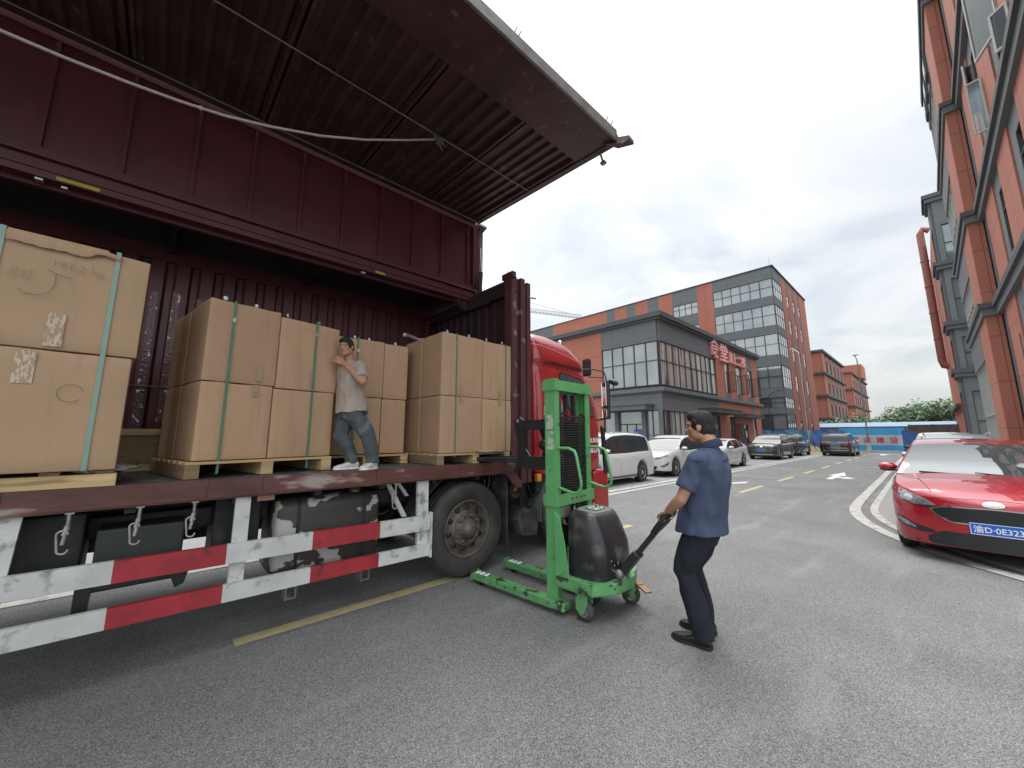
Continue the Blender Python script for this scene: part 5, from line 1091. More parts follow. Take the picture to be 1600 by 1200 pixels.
for y in (3.12, 3.20, 3.27, 3.34): mb = MB(); mb.tube([(-2.493, y, .985), (-2.475, y, .985)], .012, 6); part('bolt', mb, [mat('rusty_bolt%d' % int(y*100), (.25, .17, .06), .6, metal=.4)], st)
mb = MB(); mb.box(-2.635, -2.51, 2.957, 3.453, 2.10, 2.155); part('mast_head_plate', mb, 'green', st)
# wire guard
mb = MB()
for k in range(50): z = .58+k*.0245; mb.tube([(-2.53, 2.955, z), (-2.53, 3.455, z)], .0078, 6)
for y in (3.03, 3.2, 3.36): mb.tube([(-2.537, y, .56), (-2.537, y, 1.79)], .005, 6)
mb.tube([(-2.53, 2.955, 1.79), (-2.53, 3.05, 1.83), (-2.53, 3.15, 1.79), (-2.53, 3.3, 1.79), (-2.53, 3.38, 1.83), (-2.53, 3.455, 1.79)], .012, 6)
part('wire_guard', mb, 'black', st)
mb = MB(); mb.tube([(-2.60, 3.12, .3), (-2.60, 3.12, 1.25)], .035, 12); mb.tube([(-2.58, 3.28, .3), (-2.58, 3.28, 1.1)], .03, 12); part('lift_cylinder', mb, 'chassis', st)

for y in (3.06, 3.20, 3.34): mb = MB(); mb.box(-2.615, -2.59, y-.022, y+.022, .5, 2.03); part('lift_chain', mb, 'chassis', st)
mb = MB(); mb.box(-2.63, -2.60, 2.97, 3.44, 1.05, 1.74); part('carriage_backplate', mb, 'chassis', st)
mb = MB(); mb.tube([(-2.60, 3.12, 1.25), (-2.60, 3.12, 1.95)], .018, 8); part('lift_rod', mb, 'metal_d', st)
mb = MB(); mb.tube([(-2.56, 3.0, .9), (-2.52, 3.02, .75), (-2.5, 3.1, .72), (-2.52, 3.2, .85), (-2.56, 3.25, .95)], .016, 8); mb.rbox(-2.6, -2.5, 2.97, 3.10, .80, .92, .02); part('hydraulic_unit', mb, 'metal_d', st)
mb = MB(); mb.box(-2.58, -2.55, 2.99, 3.05, 1.36, 1.41); mb.box(-2.56, -2.55, 2.985, 3.04, 1.55, 1.60); part('red_tag', mb, [mat('faded_red_tag', (.5, .12, .08), .6)], st)
# carriage and raised forks
mb = MB()
for y0, y1 in ((2.97, 3.0), (3.40, 3.43)): mb.prism([(-3.10, 1.24), (-2.98, 1.30), (-2.98, 1.74), (-3.06, 1.80), (-3.14, 1.76), (-3.12, 1.66), (-3.06, 1.50)], 1, y0, y1)
mb.box(-3.06, -2.68, 2.96, 3.0, 1.66, 1.76); mb.box(-3.06, -2.68, 2.96, 3.0, 1.25, 1.38); mb.box(-3.06, -2.68, 3.40, 3.44, 1.66, 1.76); mb.box(-3.06, -2.68, 3.40, 3.44, 1.25, 1.38); mb.box(-3.10, -3.02, 3.0, 3.4, 1.66, 1.74); mb.box(-3.10, -3.02, 3.0, 3.4, 1.27, 1.36)
cg = part('lift_carriage', mb, 'black', st)
mb = MB(); mb.lathe([(0, .012), (.02, .012), (.024, 0)], (-3.08, 2.97, 1.75), (0, -1, 0), 12); mb.tube([(-2.98, 2.99, 1.45), (-2.90, 2.99, 1.36), (-2.90, 2.99, 1.3)], .006, 5); part('carriage_pin', mb, 'metal_d', cg)
for y in (3.03, 3.37): mb = MB(); mb.prism([(-3.02, 1.30), (-3.02, 1.36), (-4.10, 1.33), (-4.22, 1.31), (-4.22, 1.295)], 1, y-.07, y+.07); part('fork', mb, 'chassis', cg)
for y in (3.0, 3.4): mb = MB(); mb.lathe([(0, -.02), (.05, -.02), (.05, .02), (0, .02)], (-2.75, y, 1.5), (0, 1, 0), 16); part('carriage_roller', mb, 'black', cg)
# grab handles
for y, s in ((2.915, -1), (3.49, 1)):
    mb = MB(); pts = [(-2.50, y, 1.475), (-2.38, y, 1.475), (-2.315, y, 1.45), (-2.295, y, 1.40), (-2.25, y, 1.17), (-2.255, y, 1.11), (-2.30, y, 1.07), (-2.35, y, 1.065), (-2.50, y, 1.10)]; mb.tube(pts, .0145, 10); part('grab_handle', mb, 'green', st)
# stickers
for z0, z1 in ((1.66, 1.80), (1.46, 1.64)): mb = MB(); mb.box(-2.615, -2.53, 2.8765, 2.8788, z0, z1); part('worn_sticker', mb, [mat('worn_sticker%d' % int(z0*100), (.45, .47, .42), .5, dirt=(.14, .40, .17), ds=18, dth=.5, dw=.05)], st)
# base plate
bp = [(-2.50, 2.84), (-2.12, 2.83), (-1.99, 3.02), (-1.96, 3.30), (-2.06, 3.56), (-2.50, 3.56)]
mb = MB(); mb.prism(bp, 2, .235, .245); mb.prism([(-2.505, 2.835), (-2.115, 2.825), (-1.985, 3.0), (-1.955, 3.30), (-2.055, 3.565), (-2.505, 3.565)], 2, .25, .33); part('base_plate', mb, 'green_w', st)
for y0, y1 in ((2.84, 2.856), (3.54, 3.556)): mb = MB(); mb.prism([(-2.507, .33), (-2.36, .33), (-2.40, .6), (-2.46, .85), (-2.507, .88)], 1, y0, y1); part('side_gusset', mb, 'green', st)
# moulded cover
lv = [(.33, -2.46, -2.055, .285, .0), (.45, -2.46, -2.03, .295, 0), (.60, -2.46, -2.04, .29, 0), (.74, -2.46, -2.09, .275, 0), (.82, -2.46, -2.13, .262, 0), (.86, -2.46, -2.155, .25, 0), (.885, -2.41, -2.18, .225, 0), (.893, -2.40, -2.21, .19, 0)]
mb = MB(); vs = []; NR = 48
for z, xa, xb, hw, _ in lv:
    for k in range(NR):
        t = 2*PI*k/NR; c, s = math.cos(t), math.sin(t); e = .42; ex = math.copysign(abs(c)**e, c); ey = math.copysign(abs(s)**e, s); 
        w = hw*(1-.10*max(0, ex)**2); grv = -.012*math.exp(-((abs(s)-.80)/.08)**2)*(c > 0)*(.35 < z < .87)
        vs.append(((xa+xb)/2+(xb-xa)/2*ex*(1+grv*3), 3.20+w*ey*(1+grv*2), z-(.012*ex if z > .87 else 0)))
nl = len(lv); mb.add(vs, [(i*NR+k, i*NR+(k+1) % NR, (i+1)*NR+(k+1) % NR, (i+1)*NR+k) for i in range(nl-1) for k in range(NR)]+[tuple(range((nl-1)*NR, nl*NR)), tuple(range(NR))[::-1]], 0, True)
cv = part('moulded_cover', mb, 'cover', st, sharp=50)
bvc = to_bvh(cv.data, rootmat(cv))
def cvp(name, poly, m_, off=.002, axis=2, sign=1): return part(name, patch(bvc, poly, axis, sign, off, .03, 3.), m_, cv)
cvp('top_trim', rounded([(-2.40, 3.0), (-2.20, 3.03), (-2.18, 3.37), (-2.40, 3.40)], .05), 'cover_t', .0015)
dp = rounded([(-2.36, 3.12), (-2.235, 3.13), (-2.225, 3.20), (-2.24, 3.34), (-2.35, 3.36)], .03); cvp('control_recess', dp, 'black', .004); cvp('control_panel', [(-2.30+(x+2.30)*.82, 3.24+(y-3.24)*.84) for x, y in dp], [mat('panel_pale_green', (.35, .50, .38), .5)], .006)
for x, y, m_ in ((-2.29, 3.18, 'signred'), (-2.30, 3.25, 'black'), (-2.29, 3.30, 'black'), (-2.26, 3.25, 'green')): mb = MB(); mb.lathe([(0, .014), (.011, .012), (.014, 0)], (x, y, .905), (0, 0, 1), 12); part('push_button', mb, m_, cv)
mb = MB()
rr = random.Random(4)
for p in ((3.04, .50), (3.08, .455), (3.14, .47), (3.15, .45), (3.06, .42), (3.10, .40)):
    h, n_h, *_ = bvc.ray_cast(Vector((0, p[0], p[1])), Vector((-1, 0, 0)))
    if h: mb.sphere(h, (.002, .005, .005), 0, 8, 6)
part('paint_spatter', mb, 'white', cv)
# casters with brackets
for x, y, a in ((-2.24, 2.90, 0), (-2.10, 3.50, .4)):
    mb = MB(); mt = Matrix.Translation((x, y, 0)) @ Matrix.Rotation(a, 4, 'Z')
    mb.prism([(-.06, .235), (.055, .235), (.055, .15), (.02, .075), (-.02, .06), (-.06, .10)], 1, -.050, -.035); mb.prism([(-.06, .235), (.055, .235), (.055, .15), (.02, .075), (-.02, .06), (-.06, .10)], 1, .035, .050); mb.v = [tuple(mt @ Vector(q)) for q in mb.v]; mb.box(-.06, .06, -.035, .035, .215, .235, 0, mt); cs2 = part('caster_bracket', mb, 'green_w', st)
    mb = MB(); o = mt @ Vector((.005, 0, .085)); ax = mt.to_3x3() @ Vector((0, -1, 0)); mb.lathe([(.05, -.03), (.078, -.028), (.085, -.015), (.085, .015), (.078, .028), (.05, .03)], o, ax, 28); tw = part('caster_tyre', mb, 'mudblack', cs2); mb = MB(); mb.lathe([(.05, .03), (.045, .022), (.02, .022), (.018, .04), (0, .042)], o, ax, 20); mb.lathe([(.05, -.03), (.0, -.025)], o, ax, 20); part('caster_hub', mb, 'metal_d', cs2)
mb = MB(); mb.lathe([(.0, -.05), (.09, -.05), (.095, 0), (.09, .05), (0, .05)], (-2.36, 3.20, .10), (0, 1, 0), 24); mb.rbox(-2.44, -2.28, 3.08, 3.32, .12, .24, .02); part('drive_wheel', mb, 'chassis', st)
mb = MB(); mt = Matrix.Translation((-2.0, 3.49, .20)) @ Matrix.Rotation(R(-25), 4, 'Z') @ Matrix.Rotation(R(14), 4, 'Y'); mb.box(-.02, .13, -.035, .035, -.008, .006, 0, mt); mb.box(-.03, .02, -.04, .04, -.03, .012, 0, mt); part('brake_pedal', mb, [mat('rusty_pedal', (.28, .17, .09), .6, metal=.3)], st)
# tiller
hp = Vector((-2.02, 3.20, .37)); ht = Vector((-1.55, 3.20, .95)); dirv = (ht-hp).normalized(); side = Vector((0, 1, 0)); nrm = dirv.cross(side)
mt = axes(hp, side, dirv, side.cross(dirv))
mb = MB(); mb.rbox(-.06, .06, -.03, .26, -.035, .035, .012, 0, 2, mt); mb.rbox(-.035, .035, .22, .62, -.02, .02, .008, 0, 2, mt); ti = part('tiller', mb, 'black', st)
mb = MB(); mb.lathe([(0, -.09), (.035, -.09), (.04, -.07), (.04, .07), (.035, .09), (0, .09)], hp-dirv*.0, (0, 1, 0), 16); mb.lathe([(0, -.03), (.05, -.03), (.05, .03), (0, .03)], hp-Vector((0, 0, .04)), (0, 0, 1), 16); part('tiller_pivot', mb, 'metal_d', st)
ct0 = hp+dirv*.54
for s in (-1, 1):
    mb = MB(); P = lambda a, b: ct0+side*(a*s)+dirv*b; pts = [P(.0, -.04), P(.06, -.035), P(.105, .0), P(.125, .08), P(.12, .17), P(.10, .205), P(.04, .215), P(-.0, .215)]; mb.tube(pts, [.013, .013, .013, .015, .017, .018, .018, .018], 10); part('handle_loop', mb, 'black', ti)
mb = MB(); mb.rbox(-.03, .03, .60, .745, -.02, .02, .01, 0, 2, mt); part('handle_head', mb, 'black', ti)
mb = MB(); mb.box(-.03, .03, .70, .73, .021, .026, 0, mt); part('handle_badge', mb, 'chrome', ti)

_pv = Vector((-2.57, 2.94, 0)); _Rm = Matrix.Rotation(R(5), 3, 'Z'); st.location = _pv+_Rm @ (Vector(st.location)-_pv); st.rotation_euler = (0, 0, R(5))
# ================================================================== PEOPLE
def ring_loft(rings, n=28):
    """rings: (center, a-vector, b-vector[, exponent]) -> closed loft"""
    mb = MB(); vs = []
    for r_ in rings:
        c, a, b = Vector(r_[0]), Vector(r_[1]), Vector(r_[2]); e = r_[3] if len(r_) > 3 else 1.
        for k in range(n):
            t = 2*PI*k/n; x, y = math.cos(t), math.sin(t); vs.append(c+a*math.copysign(abs(x)**e, x)+b*math.copysign(abs(y)**e, y))
    m_ = len(rings); mb.add(vs, [(i*n+k, i*n+(k+1) % n, (i+1)*n+(k+1) % n, (i+1)*n+k) for i in range(m_-1) for k in range(n)]+[tuple(range(n))[::-1], tuple(range((m_-1)*n, m_*n))], 0, True); return mb
def cap(mb, p0, r0, p1, r1, ends=(True, True)):
    p0, p1 = Vector(p0), Vector(p1); mb.tube([p0, p1], [r0, r1], 18)
    if ends[0]: mb.sphere(p0, r0, 0, 18, 12)
    if ends[1]: mb.sphere(p1, r1, 0, 18, 12)
def chain(mb, pts, rs, ends=(True, True)):
    for i in range(len(pts)-1): cap(mb, pts[i], rs[i], pts[i+1], rs[i+1], (ends[0] or i > 0, ends[1] or i < len(pts)-2))
def voxel(mb, vox, smooth=4, wr=0., wsc=6., wst=(1, 1, 1), seed=0, wmask=None):
    me = mb.me('tmp'); fixn_parts(me); o = bpy.data.objects.new('tmp', me); COL.objects.link(o)
    r_ = o.modifiers.new('r', 'REMESH'); r_.mode = 'VOXEL'; r_.voxel_size = vox; r_.adaptivity = 0
    if smooth: s_ = o.modifiers.new('s', 'SMOOTH'); s_.factor = .5; s_.iterations = smooth
    dg = bpy.context.evaluated_depsgraph_get(); out = bpy.data.meshes.new_from_object(o.evaluated_get(dg)); bpy.data.objects.remove(o)
    if wr:
        ns = [v.normal.copy() for v in out.vertices]
        for v, n in zip(out.vertices, ns):
            q = Vector((v.co.x*wst[0], v.co.y*wst[1], v.co.z*wst[2]))*wsc+Vector((seed, seed*2, 0)); k = noise.noise(q)+.5*noise.noise(q*2.1); k = k-abs(k)*.5; v.co += n*wr*k*(wmask(v.co) if wmask else 1)
    for p in out.polygons: p.use_smooth = True
    out.update(); return out
def fixn_parts(me): fixn(me)
def hair_me(C, f, l, u, s=1., vox=.005):
    mb = MB(); m3 = Matrix((f, l, u)).transposed()
    mb.sphere(C+(f*-.013+u*.024)*s, (.0935*s, .082*s, .100*s), 0, 24, 18, m3); mb.sphere(C+(f*-.034-u*.018)*s, (.075*s, .072*s, .092*s), 0, 24, 18, m3)
    mb.sphere(C+(f*.034+u*.074)*s, (.058*s, .066*s, .046*s), 0, 18, 12, m3); mb.sphere(C+(f*-.04+u*.06)*s, (.058*s, .066*s, .056*s), 0, 18, 12, m3)
    for q in (-1, 1): mb.tube([C+(f*.016+l*.070*q+u*.04)*s, C+(f*.014+l*.069*q-u*.005)*s], [.016*s, .009*s], 8)
    return voxel(mb, vox, 1, .0035*s, 34, (1, 1, .6))
def head(mb, C, f, l, u, s=1.):
    m3 = Matrix((f, l, u)).transposed(); P = lambda a, b, c: C+(f*a+l*b+u*c)*s
    mb.sphere(P(-.010, 0, .02), (.094*s, .076*s, .098*s), 0, 24, 18, m3)          # skull
    mb.sphere(P(.018, 0, -.035), (.068*s, .062*s, .082*s), 0, 20, 16, m3)          # face
    mb.sphere(P(.050, 0, -.096), (.040*s, .040*s, .028*s), 0, 14, 10, m3)          # chin
    for q in (-1, 1):
        mb.sphere(P(.004, .044*q, -.068), (.054*s, .024*s, .036*s), 0, 14, 10, m3) # jaw
        mb.sphere(P(.058, .034*q, -.022), (.024*s, .026*s, .022*s), 0, 14, 10, m3) # cheek
        mb.sphere(P(.076, .030*q, .020), (.013*s, .026*s, .010*s), 0, 14, 8, m3)   # brow
        e = P(-.008, .076*q, -.015); mb.sphere(e, (.019*s, .008*s, .031*s), 0, 14, 10, m3); mb.sphere(P(-.004, .081*q, -.018), (.010*s, .006*s, .02*s), 0, 10, 8, m3)
        mb.sphere(P(.098, .012*q, -.036), (.012*s, .009*s, .009*s), 0, 10, 8, m3)
    chain(mb, [P(.084, 0, .012), P(.096, 0, -.015), P(.103, 0, -.032)], [.011*s, .012*s, .013*s])
    mb.sphere(P(.080, 0, -.062), (.018*s, .025*s, .008*s), 0, 14, 8, m3); mb.sphere(P(.076, 0, -.075), (.016*s, .022*s, .008*s), 0, 14, 8, m3)
def face_bits(body, C, f, l, u, s=1.):
    m3 = Matrix((f, l, u)).transposed(); P = lambda a, b, c: C+(f*a+l*b+u*c)*s
    for q in (-1, 1):
        mb = MB(); mb.sphere(P(.077, .031*q, -.002), (.008*s, .011*s, .0035*s), 0, 12, 8, m3); part('eye', mb, 'eyew', body)
        mb = MB(); mb.tube([P(.086, .012*q, .019), P(.087, .026*q, .024), P(.080, .040*q, .021)], [.004*s, .0045*s, .002*s], 6); part('eyebrow', mb, 'hair', body)
    mb = MB(); mb.sphere(P(.091, 0, -.064), (.009*s, .022*s, .004*s), 0, 12, 8, m3); mb.sphere(P(.087, 0, -.073), (.009*s, .020*s, .0045*s), 0, 12, 8, m3); part('lips', mb, 'lip', body)
def hand(mb, W, d, n, t, s=1., curl=(0.3, .5, .5), spread=.0, thumb=None):
    """W wrist, d fingers direction, n palm normal (toward palm side), t thumb side"""
    W, d, n, t = Vector(W), Vector(d).normalized(), Vector(n).normalized(), Vector(t).normalized(); m3 = Matrix((d, t, n)).transposed()
    mb.sphere(W+d*.045*s, (.050*s, .038*s, .015*s), 0, 16, 10, m3); mb.sphere(W+d*.070*s, (.026*s, .041*s, .013*s), 0, 16, 10, m3)
    for i, (off, ln) in enumerate(((.031, .070), (.0105, .078), (-.0105, .073), (-.031, .058))):
        p = W+d*.085*s+t*off*s; dd = (d+t*(off*spread*30)).normalized(); ang = 0; pts = [p]; 
        for k, fr in enumerate((.45, .30, .25)):
            ang += curl[k]*(1+.08*i); v = dd*math.cos(ang)+n*math.sin(ang); pts.append(pts[-1]+v*ln*fr*s)
        chain(mb, pts, [.0092*s, .0086*s, .0078*s, .0068*s])
    tp = W+d*.028*s+t*.026*s; th = thumb or (t*.8+d*.55+n*.35); th = Vector(th).normalized(); p1 = tp+th*.035*s; p2 = p1+(th*.7+d*.7+n*.3).normalized()*.03*s; chain(mb, [tp, p1, p2], [.014*s, .0105*s, .0085*s])
def shoe(name, heel, toe, s, m_, par, high=False, sole='black'):
    H, T = Vector(heel), Vector(toe); L = (T-H).length; d = (T-H).normalized(); z = Vector((0, 0, 1)); l = z.cross(d).normalized(); d = l.cross(z); 
    rg = []
    for t, w, h in ((0.0, .020, .045), (.05, .032, .062), (.18, .037, .072), (.34, .036, .070), (.50, .042, .054), (.68, .048, .040), (.84, .042, .030), (.95, .028, .022), (1.0, .012, .014)):
        c = H+d*L*t+z*(.014+h*.5*s); rg.append((c, l*w*s*1.05, z*h*.5*s, .75))
    mb = ring_loft(rg, 20); me = voxel(mb, .006, 3); me.transform(rootmat(par).inverted()); o = link(name, me, m_, par)
    mb = MB(); poly = []
    for t, w in ((-.01, .018), (.04, .034), (.2, .039), (.4, .037), (.6, .046), (.78, .049), (.92, .036), (1.01, .014)): q = H+d*L*t; poly.append((q.x+l.x*w*s, q.y+l.y*w*s))
    for t, w in reversed(((-.01, .018), (.04, .034), (.2, .039), (.4, .037), (.6, .046), (.78, .049), (.92, .036), (1.01, .014))): q = H+d*L*t; poly.append((q.x-l.x*w*s, q.y-l.y*w*s))
    mb.prism(poly, 2, H.z, H.z+.022*s); part('sole', mb, sole, o); return o
V = Vector
# ---- operator in navy at the tiller, facing the truck (-X)
f = V((-.985, -.10, -.02)).normalized(); u = V((-.03, 0, 1)).normalized(); l = u.cross(f).normalized(); u = f.cross(l).normalized()
HC = V((-1.325, 3.20, 1.675)); mb = MB(); head(mb, HC, f, l, u, 1.09)
chain(mb, [HC+V((.035, 0, -.06)), V((-1.262, 3.20, 1.53)), V((-1.262, 3.20, 1.44))], [.062, .066, .078])
sh_n, el_n, wr_n = V((-1.285, 3.02, 1.40)), V((-1.415, 2.95, 1.10)), V((-1.545, 3.00, .995))
sh_f, el_f, wr_f = V((-1.275, 3.38, 1.40)), V((-1.38, 3.40, 1.10)), V((-1.47, 3.24, .985))
for a, b, c in ((sh_n, el_n, wr_n), (sh_f, el_f, wr_f)): chain(mb, [a, a.lerp(b, .5), b, b.lerp(c, .3), c], [.062, .050, .043, .046, .029])
hand(mb, wr_n+V((-.0, .005, -.004)), V((-.85, .22, -.46)), V((.35, .15, -.9)), V((.35, .75, .1)), 1.02, (.5, .75, .7), thumb=V((.3, .7, -.5)))
hand(mb, wr_f, V((-.45, -.50, -.28)), V((.35, -.1, -.9)), V((.35, -.75, .1)), 1.0, (.5, .75, .7), thumb=V((.3, -.7, -.5)))
mb2 = ring_loft([((-1.345, 3.2, .82), (0, .15, 0), (.10, 0, 0)), ((-1.33, 3.2, 1.05), (0, .15, 0), (.11, 0, 0)), ((-1.28, 3.2, 1.25), (0, .17, 0), (.11, 0, 0)), ((-1.265, 3.2, 1.40), (0, .15, 0), (.09, 0, 0)), ((-1.262, 3.2, 1.47), (0, .07, 0), (.06, 0, 0))]); mb.add(mb2.v, mb2.f, 0, True)
for yh, kn, an in ((3.11, V((-1.49, 3.085, .51)), V((-1.375, 3.11, .09))), (3.29, V((-1.505, 3.28, .51)), V((-1.445, 3.335, .09)))): chain(mb, [V((-1.36, yh, .86)), kn, an], [.09, .052, .038])
pm_ = voxel(mb, .0055, 4); mlo = Matrix.Translation((-1.40, 3.2, 0)); pm_.transform(mlo.inverted()); man = link('person', pm_, 'skin'); man.location = (-1.40, 3.2, 0)
tag(man, 'man in a navy polo shirt and dark trousers gripping the stacker handle', 'person')
def wear(name, me, m_, par): me.transform(rootmat(par).inverted()); return link(name, me, m_, par)
wear('hair', hair_me(HC, f, l, u, 1.09), 'hair', man); face_bits(man, HC, f, l, u, 1.09)
mb = ring_loft([((-1.375, 3.2, .825), (0, .208, 0), (.185, 0, 0), .85), ((-1.375, 3.2, .835), (0, .21, 0), (.186, 0, 0), .85), ((-1.365, 3.2, .95), (0, .20, 0), (.172, 0, 0), .85), ((-1.335, 3.2, 1.08), (0, .192, 0), (.162, 0, 0), .85), ((-1.298, 3.2, 1.22), (0, .20, 0), (.155, 0, 0), .8), ((-1.278, 3.2, 1.34), (0, .215, 0), (.138, 0, 0), .8), ((-1.270, 3.2, 1.42), (0, .20, 0), (.112, 0, 0), .85), ((-1.265, 3.2, 1.475), (0, .13, 0), (.085, 0, 0), .9), ((-1.265, 3.2, 1.52), (0, .068, 0), (.068, 0, 0))])
for a, b in ((sh_n, el_n), (sh_f, el_f)):
    e_ = a.lerp(b, .72); mb.tube([a+V((.0, .0, .01)), a.lerp(b, .35), e_], [.085, .082, .076], 20); mb.sphere(a+V((0, 0, .0)), .084, 0, 20, 14)
wear('polo_shirt', voxel(mb, .0075, 4, .019, 7, (1, 1, .55), 3, lambda c: 1.0 if c.z < 1.40 else .4), 'navy', man)
mb = MB(); NR = 30; vs = []
for dz, r_, dx in ((0, .086, 0), (.022, .080, .0), (.052, .074, .002), (.056, .079, .002), (.035, .092, .002), (.0, .102, 0)):
    for k in range(NR): t = 2*PI*k/NR; vs.append((-1.265+dx+r_*math.cos(t)*(1 if math.cos(t) > 0 else .93), 3.2+r_*math.sin(t)*.98, 1.495+dz+.026*math.cos(t)))
mb.add(vs, [(i*NR+k, i*NR+(k+1) % NR, (i+1)*NR+(k+1) % NR, (i+1)*NR+k) for i in range(5) for k in range(NR)], 0, True); part('collar', mb, 'navy_d', man)
mb = ring_loft([((-1.365, 3.2, .95), (0, .165, 0), (.125, 0, 0), .85), ((-1.36, 3.2, .88), (0, .17, 0), (.13, 0, 0), .85), ((-1.37, 3.2, .80), (0, .17, 0), (.125, 0, 0), .8), ((-1.375, 3.2, .74), (0, .16, 0), (.11, 0, 0), .8)])
for yh, kn, an in ((3.11, V((-1.49, 3.085, .52)), V((-1.38, 3.11, .085))), (3.29, V((-1.51, 3.28, .52)), V((-1.45, 3.335, .085)))):
    h_ = V((-1.375, yh, .82)); mb.tube([h_, h_.lerp(kn, .5)+V((0, 0, 0)), kn, kn.lerp(an, .5)+V((.012, 0, 0)), an, an-V((0, 0, .02))], [.105, .104, .092, .082, .075, .076], 22); mb.sphere(h_, .105, 0, 20, 14)
wear('trousers', voxel(mb, .0075, 4, .019, 7, (1, 1, .5), 8), 'trouser', man)
man.location.y += 0
shoe('shoe', (-1.32, 3.10, .0), (-1.62, 3.085, .0), 1.15, 'shoe', man); shoe('shoe', (-1.38, 3.36, .0), (-1.665, 3.33, .0), 1.15, 'shoe', man)
man.location.y += .15; man.location.x += .015
# ---- worker on the truck bed pushing the cartons (facing -Y, head turned to the camera)
X_ = -3.95; s = .80
f = V((.62, -.76, -.10)).normalized(); u0 = V((.05, -.22, 1)).normalized(); l = u0.cross(f).normalized(); u = f.cross(l).normalized()
HC = V((X_+.03, 1.335, 2.485)); mb = MB(); head(mb, HC, f, l, u, s)
nb = V((X_, 1.385, 2.345)); chain(mb, [HC-u*.05*s-f*.03*s, nb, nb+V((0, .02, -.05))], [.050, .052, .06])
shl, ell, wrl = V((X_+.13, 1.44, 2.275)), V((X_+.25, 1.435, 2.115)), V((X_+.09, 1.305, 2.30))
shr, elr, wrr = V((X_-.16, 1.44, 2.26)), V((X_-.22, 1.36, 2.12)), V((X_-.22, 1.29, 2.25))
for a, b, c in ((shl, ell, wrl), (shr, elr, wrr)): chain(mb, [a, a.lerp(b, .5), b, b.lerp(c, .3), c], [.052, .045, .039, .041, .026])
hand(mb, wrl, V((-.62, -.55, .45)), V((-.75, -.30, -.1)), V((-.25, .45, .75)), .95, (.1, .2, .2), .35)
hand(mb, wrr, V((-.1, -.25, .9)), V((0, -1, 0)), V((.9, 0, .2)), .85, (.1, .1, .1), .3)
mb2 = ring_loft([((X_, 1.44, 1.88), (.11, 0, 0), (0, .08, 0)), ((X_, 1.43, 2.0), (.12, 0, 0), (0, .10, 0)), ((X_, 1.42, 2.18), (.14, 0, 0), (0, .095, 0)), ((X_, 1.40, 2.30), (.11, 0, 0), (0, .075, 0))]); mb.add(mb2.v, mb2.f, 0, True)
hips = ((V((X_+.075, 1.44, 1.83)), V((X_+.10, 1.575, 1.60)), V((X_+.16, 1.615, 1.36))), (V((X_-.085, 1.43, 1.83)), V((X_-.04, 1.365, 1.60)), V((X_+.0, 1.465, 1.36))))
for h_, k_, a_ in hips: chain(mb, [h_-V((0, 0, .03)), k_, a_], [.07, .048, .036])
pm_ = voxel(mb, .005, 4); pm_.transform(Matrix.Translation((X_, 1.45, ZB)).inverted()); wk = link('person', pm_, 'skin'); wk.location = (X_, 1.45, ZB)
tag(wk, 'man in a pale tee and faded jeans on the truck bed pushing a carton stack', 'person')
wear('hair', hair_me(HC, f, l, u, s, .0045), 'hair', wk); face_bits(wk, HC, f, l, u, s)
mb = ring_loft([((X_, 1.435, 1.825), (.165, 0, 0), (0, .150, .015), .85), ((X_, 1.435, 1.855), (.165, 0, 0), (0, .150, .015), .85), ((X_, 1.43, 1.95), (.158, 0, 0), (0, .140, .0), .85), ((X_, 1.41, 2.06), (.155, 0, 0), (0, .128, 0), .85), ((X_, 1.40, 2.18), (.165, 0, 0), (0, .120, 0), .85), ((X_, 1.385, 2.27), (.15, 0, 0), (0, .10, 0), .9), ((X_, 1.38, 2.325), (.095, 0, 0), (0, .075, 0)), ((X_, 1.388, 2.35), (.062, 0, 0), (0, .06, 0))])
for a, b in ((shl, ell), (shr, elr)): e_ = a.lerp(b, .80); mb.tube([a, a.lerp(b, .4), e_], [.070, .069, .067], 18); mb.sphere(a, .069, 0, 18, 12)
wear('tee_shirt', voxel(mb, .007, 4, .016, 8, (1, 1, .6), 5, lambda c: 1.0 if c.z < 2.28 else .4), 'tee', wk)
mb = ring_loft([((X_, 1.435, 1.92), (.135, 0, 0), (0, .115, 0), .85), ((X_, 1.44, 1.85), (.142, 0, 0), (0, .12, 0), .85), ((X_, 1.44, 1.79), (.14, 0, 0), (0, .115, 0), .85), ((X_, 1.44, 1.75), (.12, 0, 0), (0, .10, 0), .85)])
for h_, k_, a_ in hips: mb.tube([h_-V((0, 0, .04)), h_.lerp(k_, .5), k_, k_.lerp(a_, .5)+V((0, .01, 0)), a_, a_-V((0, 0, .035))], [.092, .088, .074, .068, .063, .066], 20); mb.sphere(h_-V((0, 0, .04)), .09, 0, 18, 12)
wear('jeans', voxel(mb, .007, 3, .018, 9, (1, 1, .6), 9), 'denim', wk)
mb = MB(); mb.box(X_+.135, X_+.150, 1.505, 1.54, 1.80, 1.84); part('jeans_patch', mb, 'navy_d', wk)
shoe('sneaker', (X_+.02, 1.535, ZB), (X_-.0, 1.30, ZB), .95, 'sneaker', wk, sole='white'); shoe('sneaker', (X_+.13, 1.665, ZB), (X_+.22, 1.475, ZB), .95, 'sneaker', wk, sole='white')

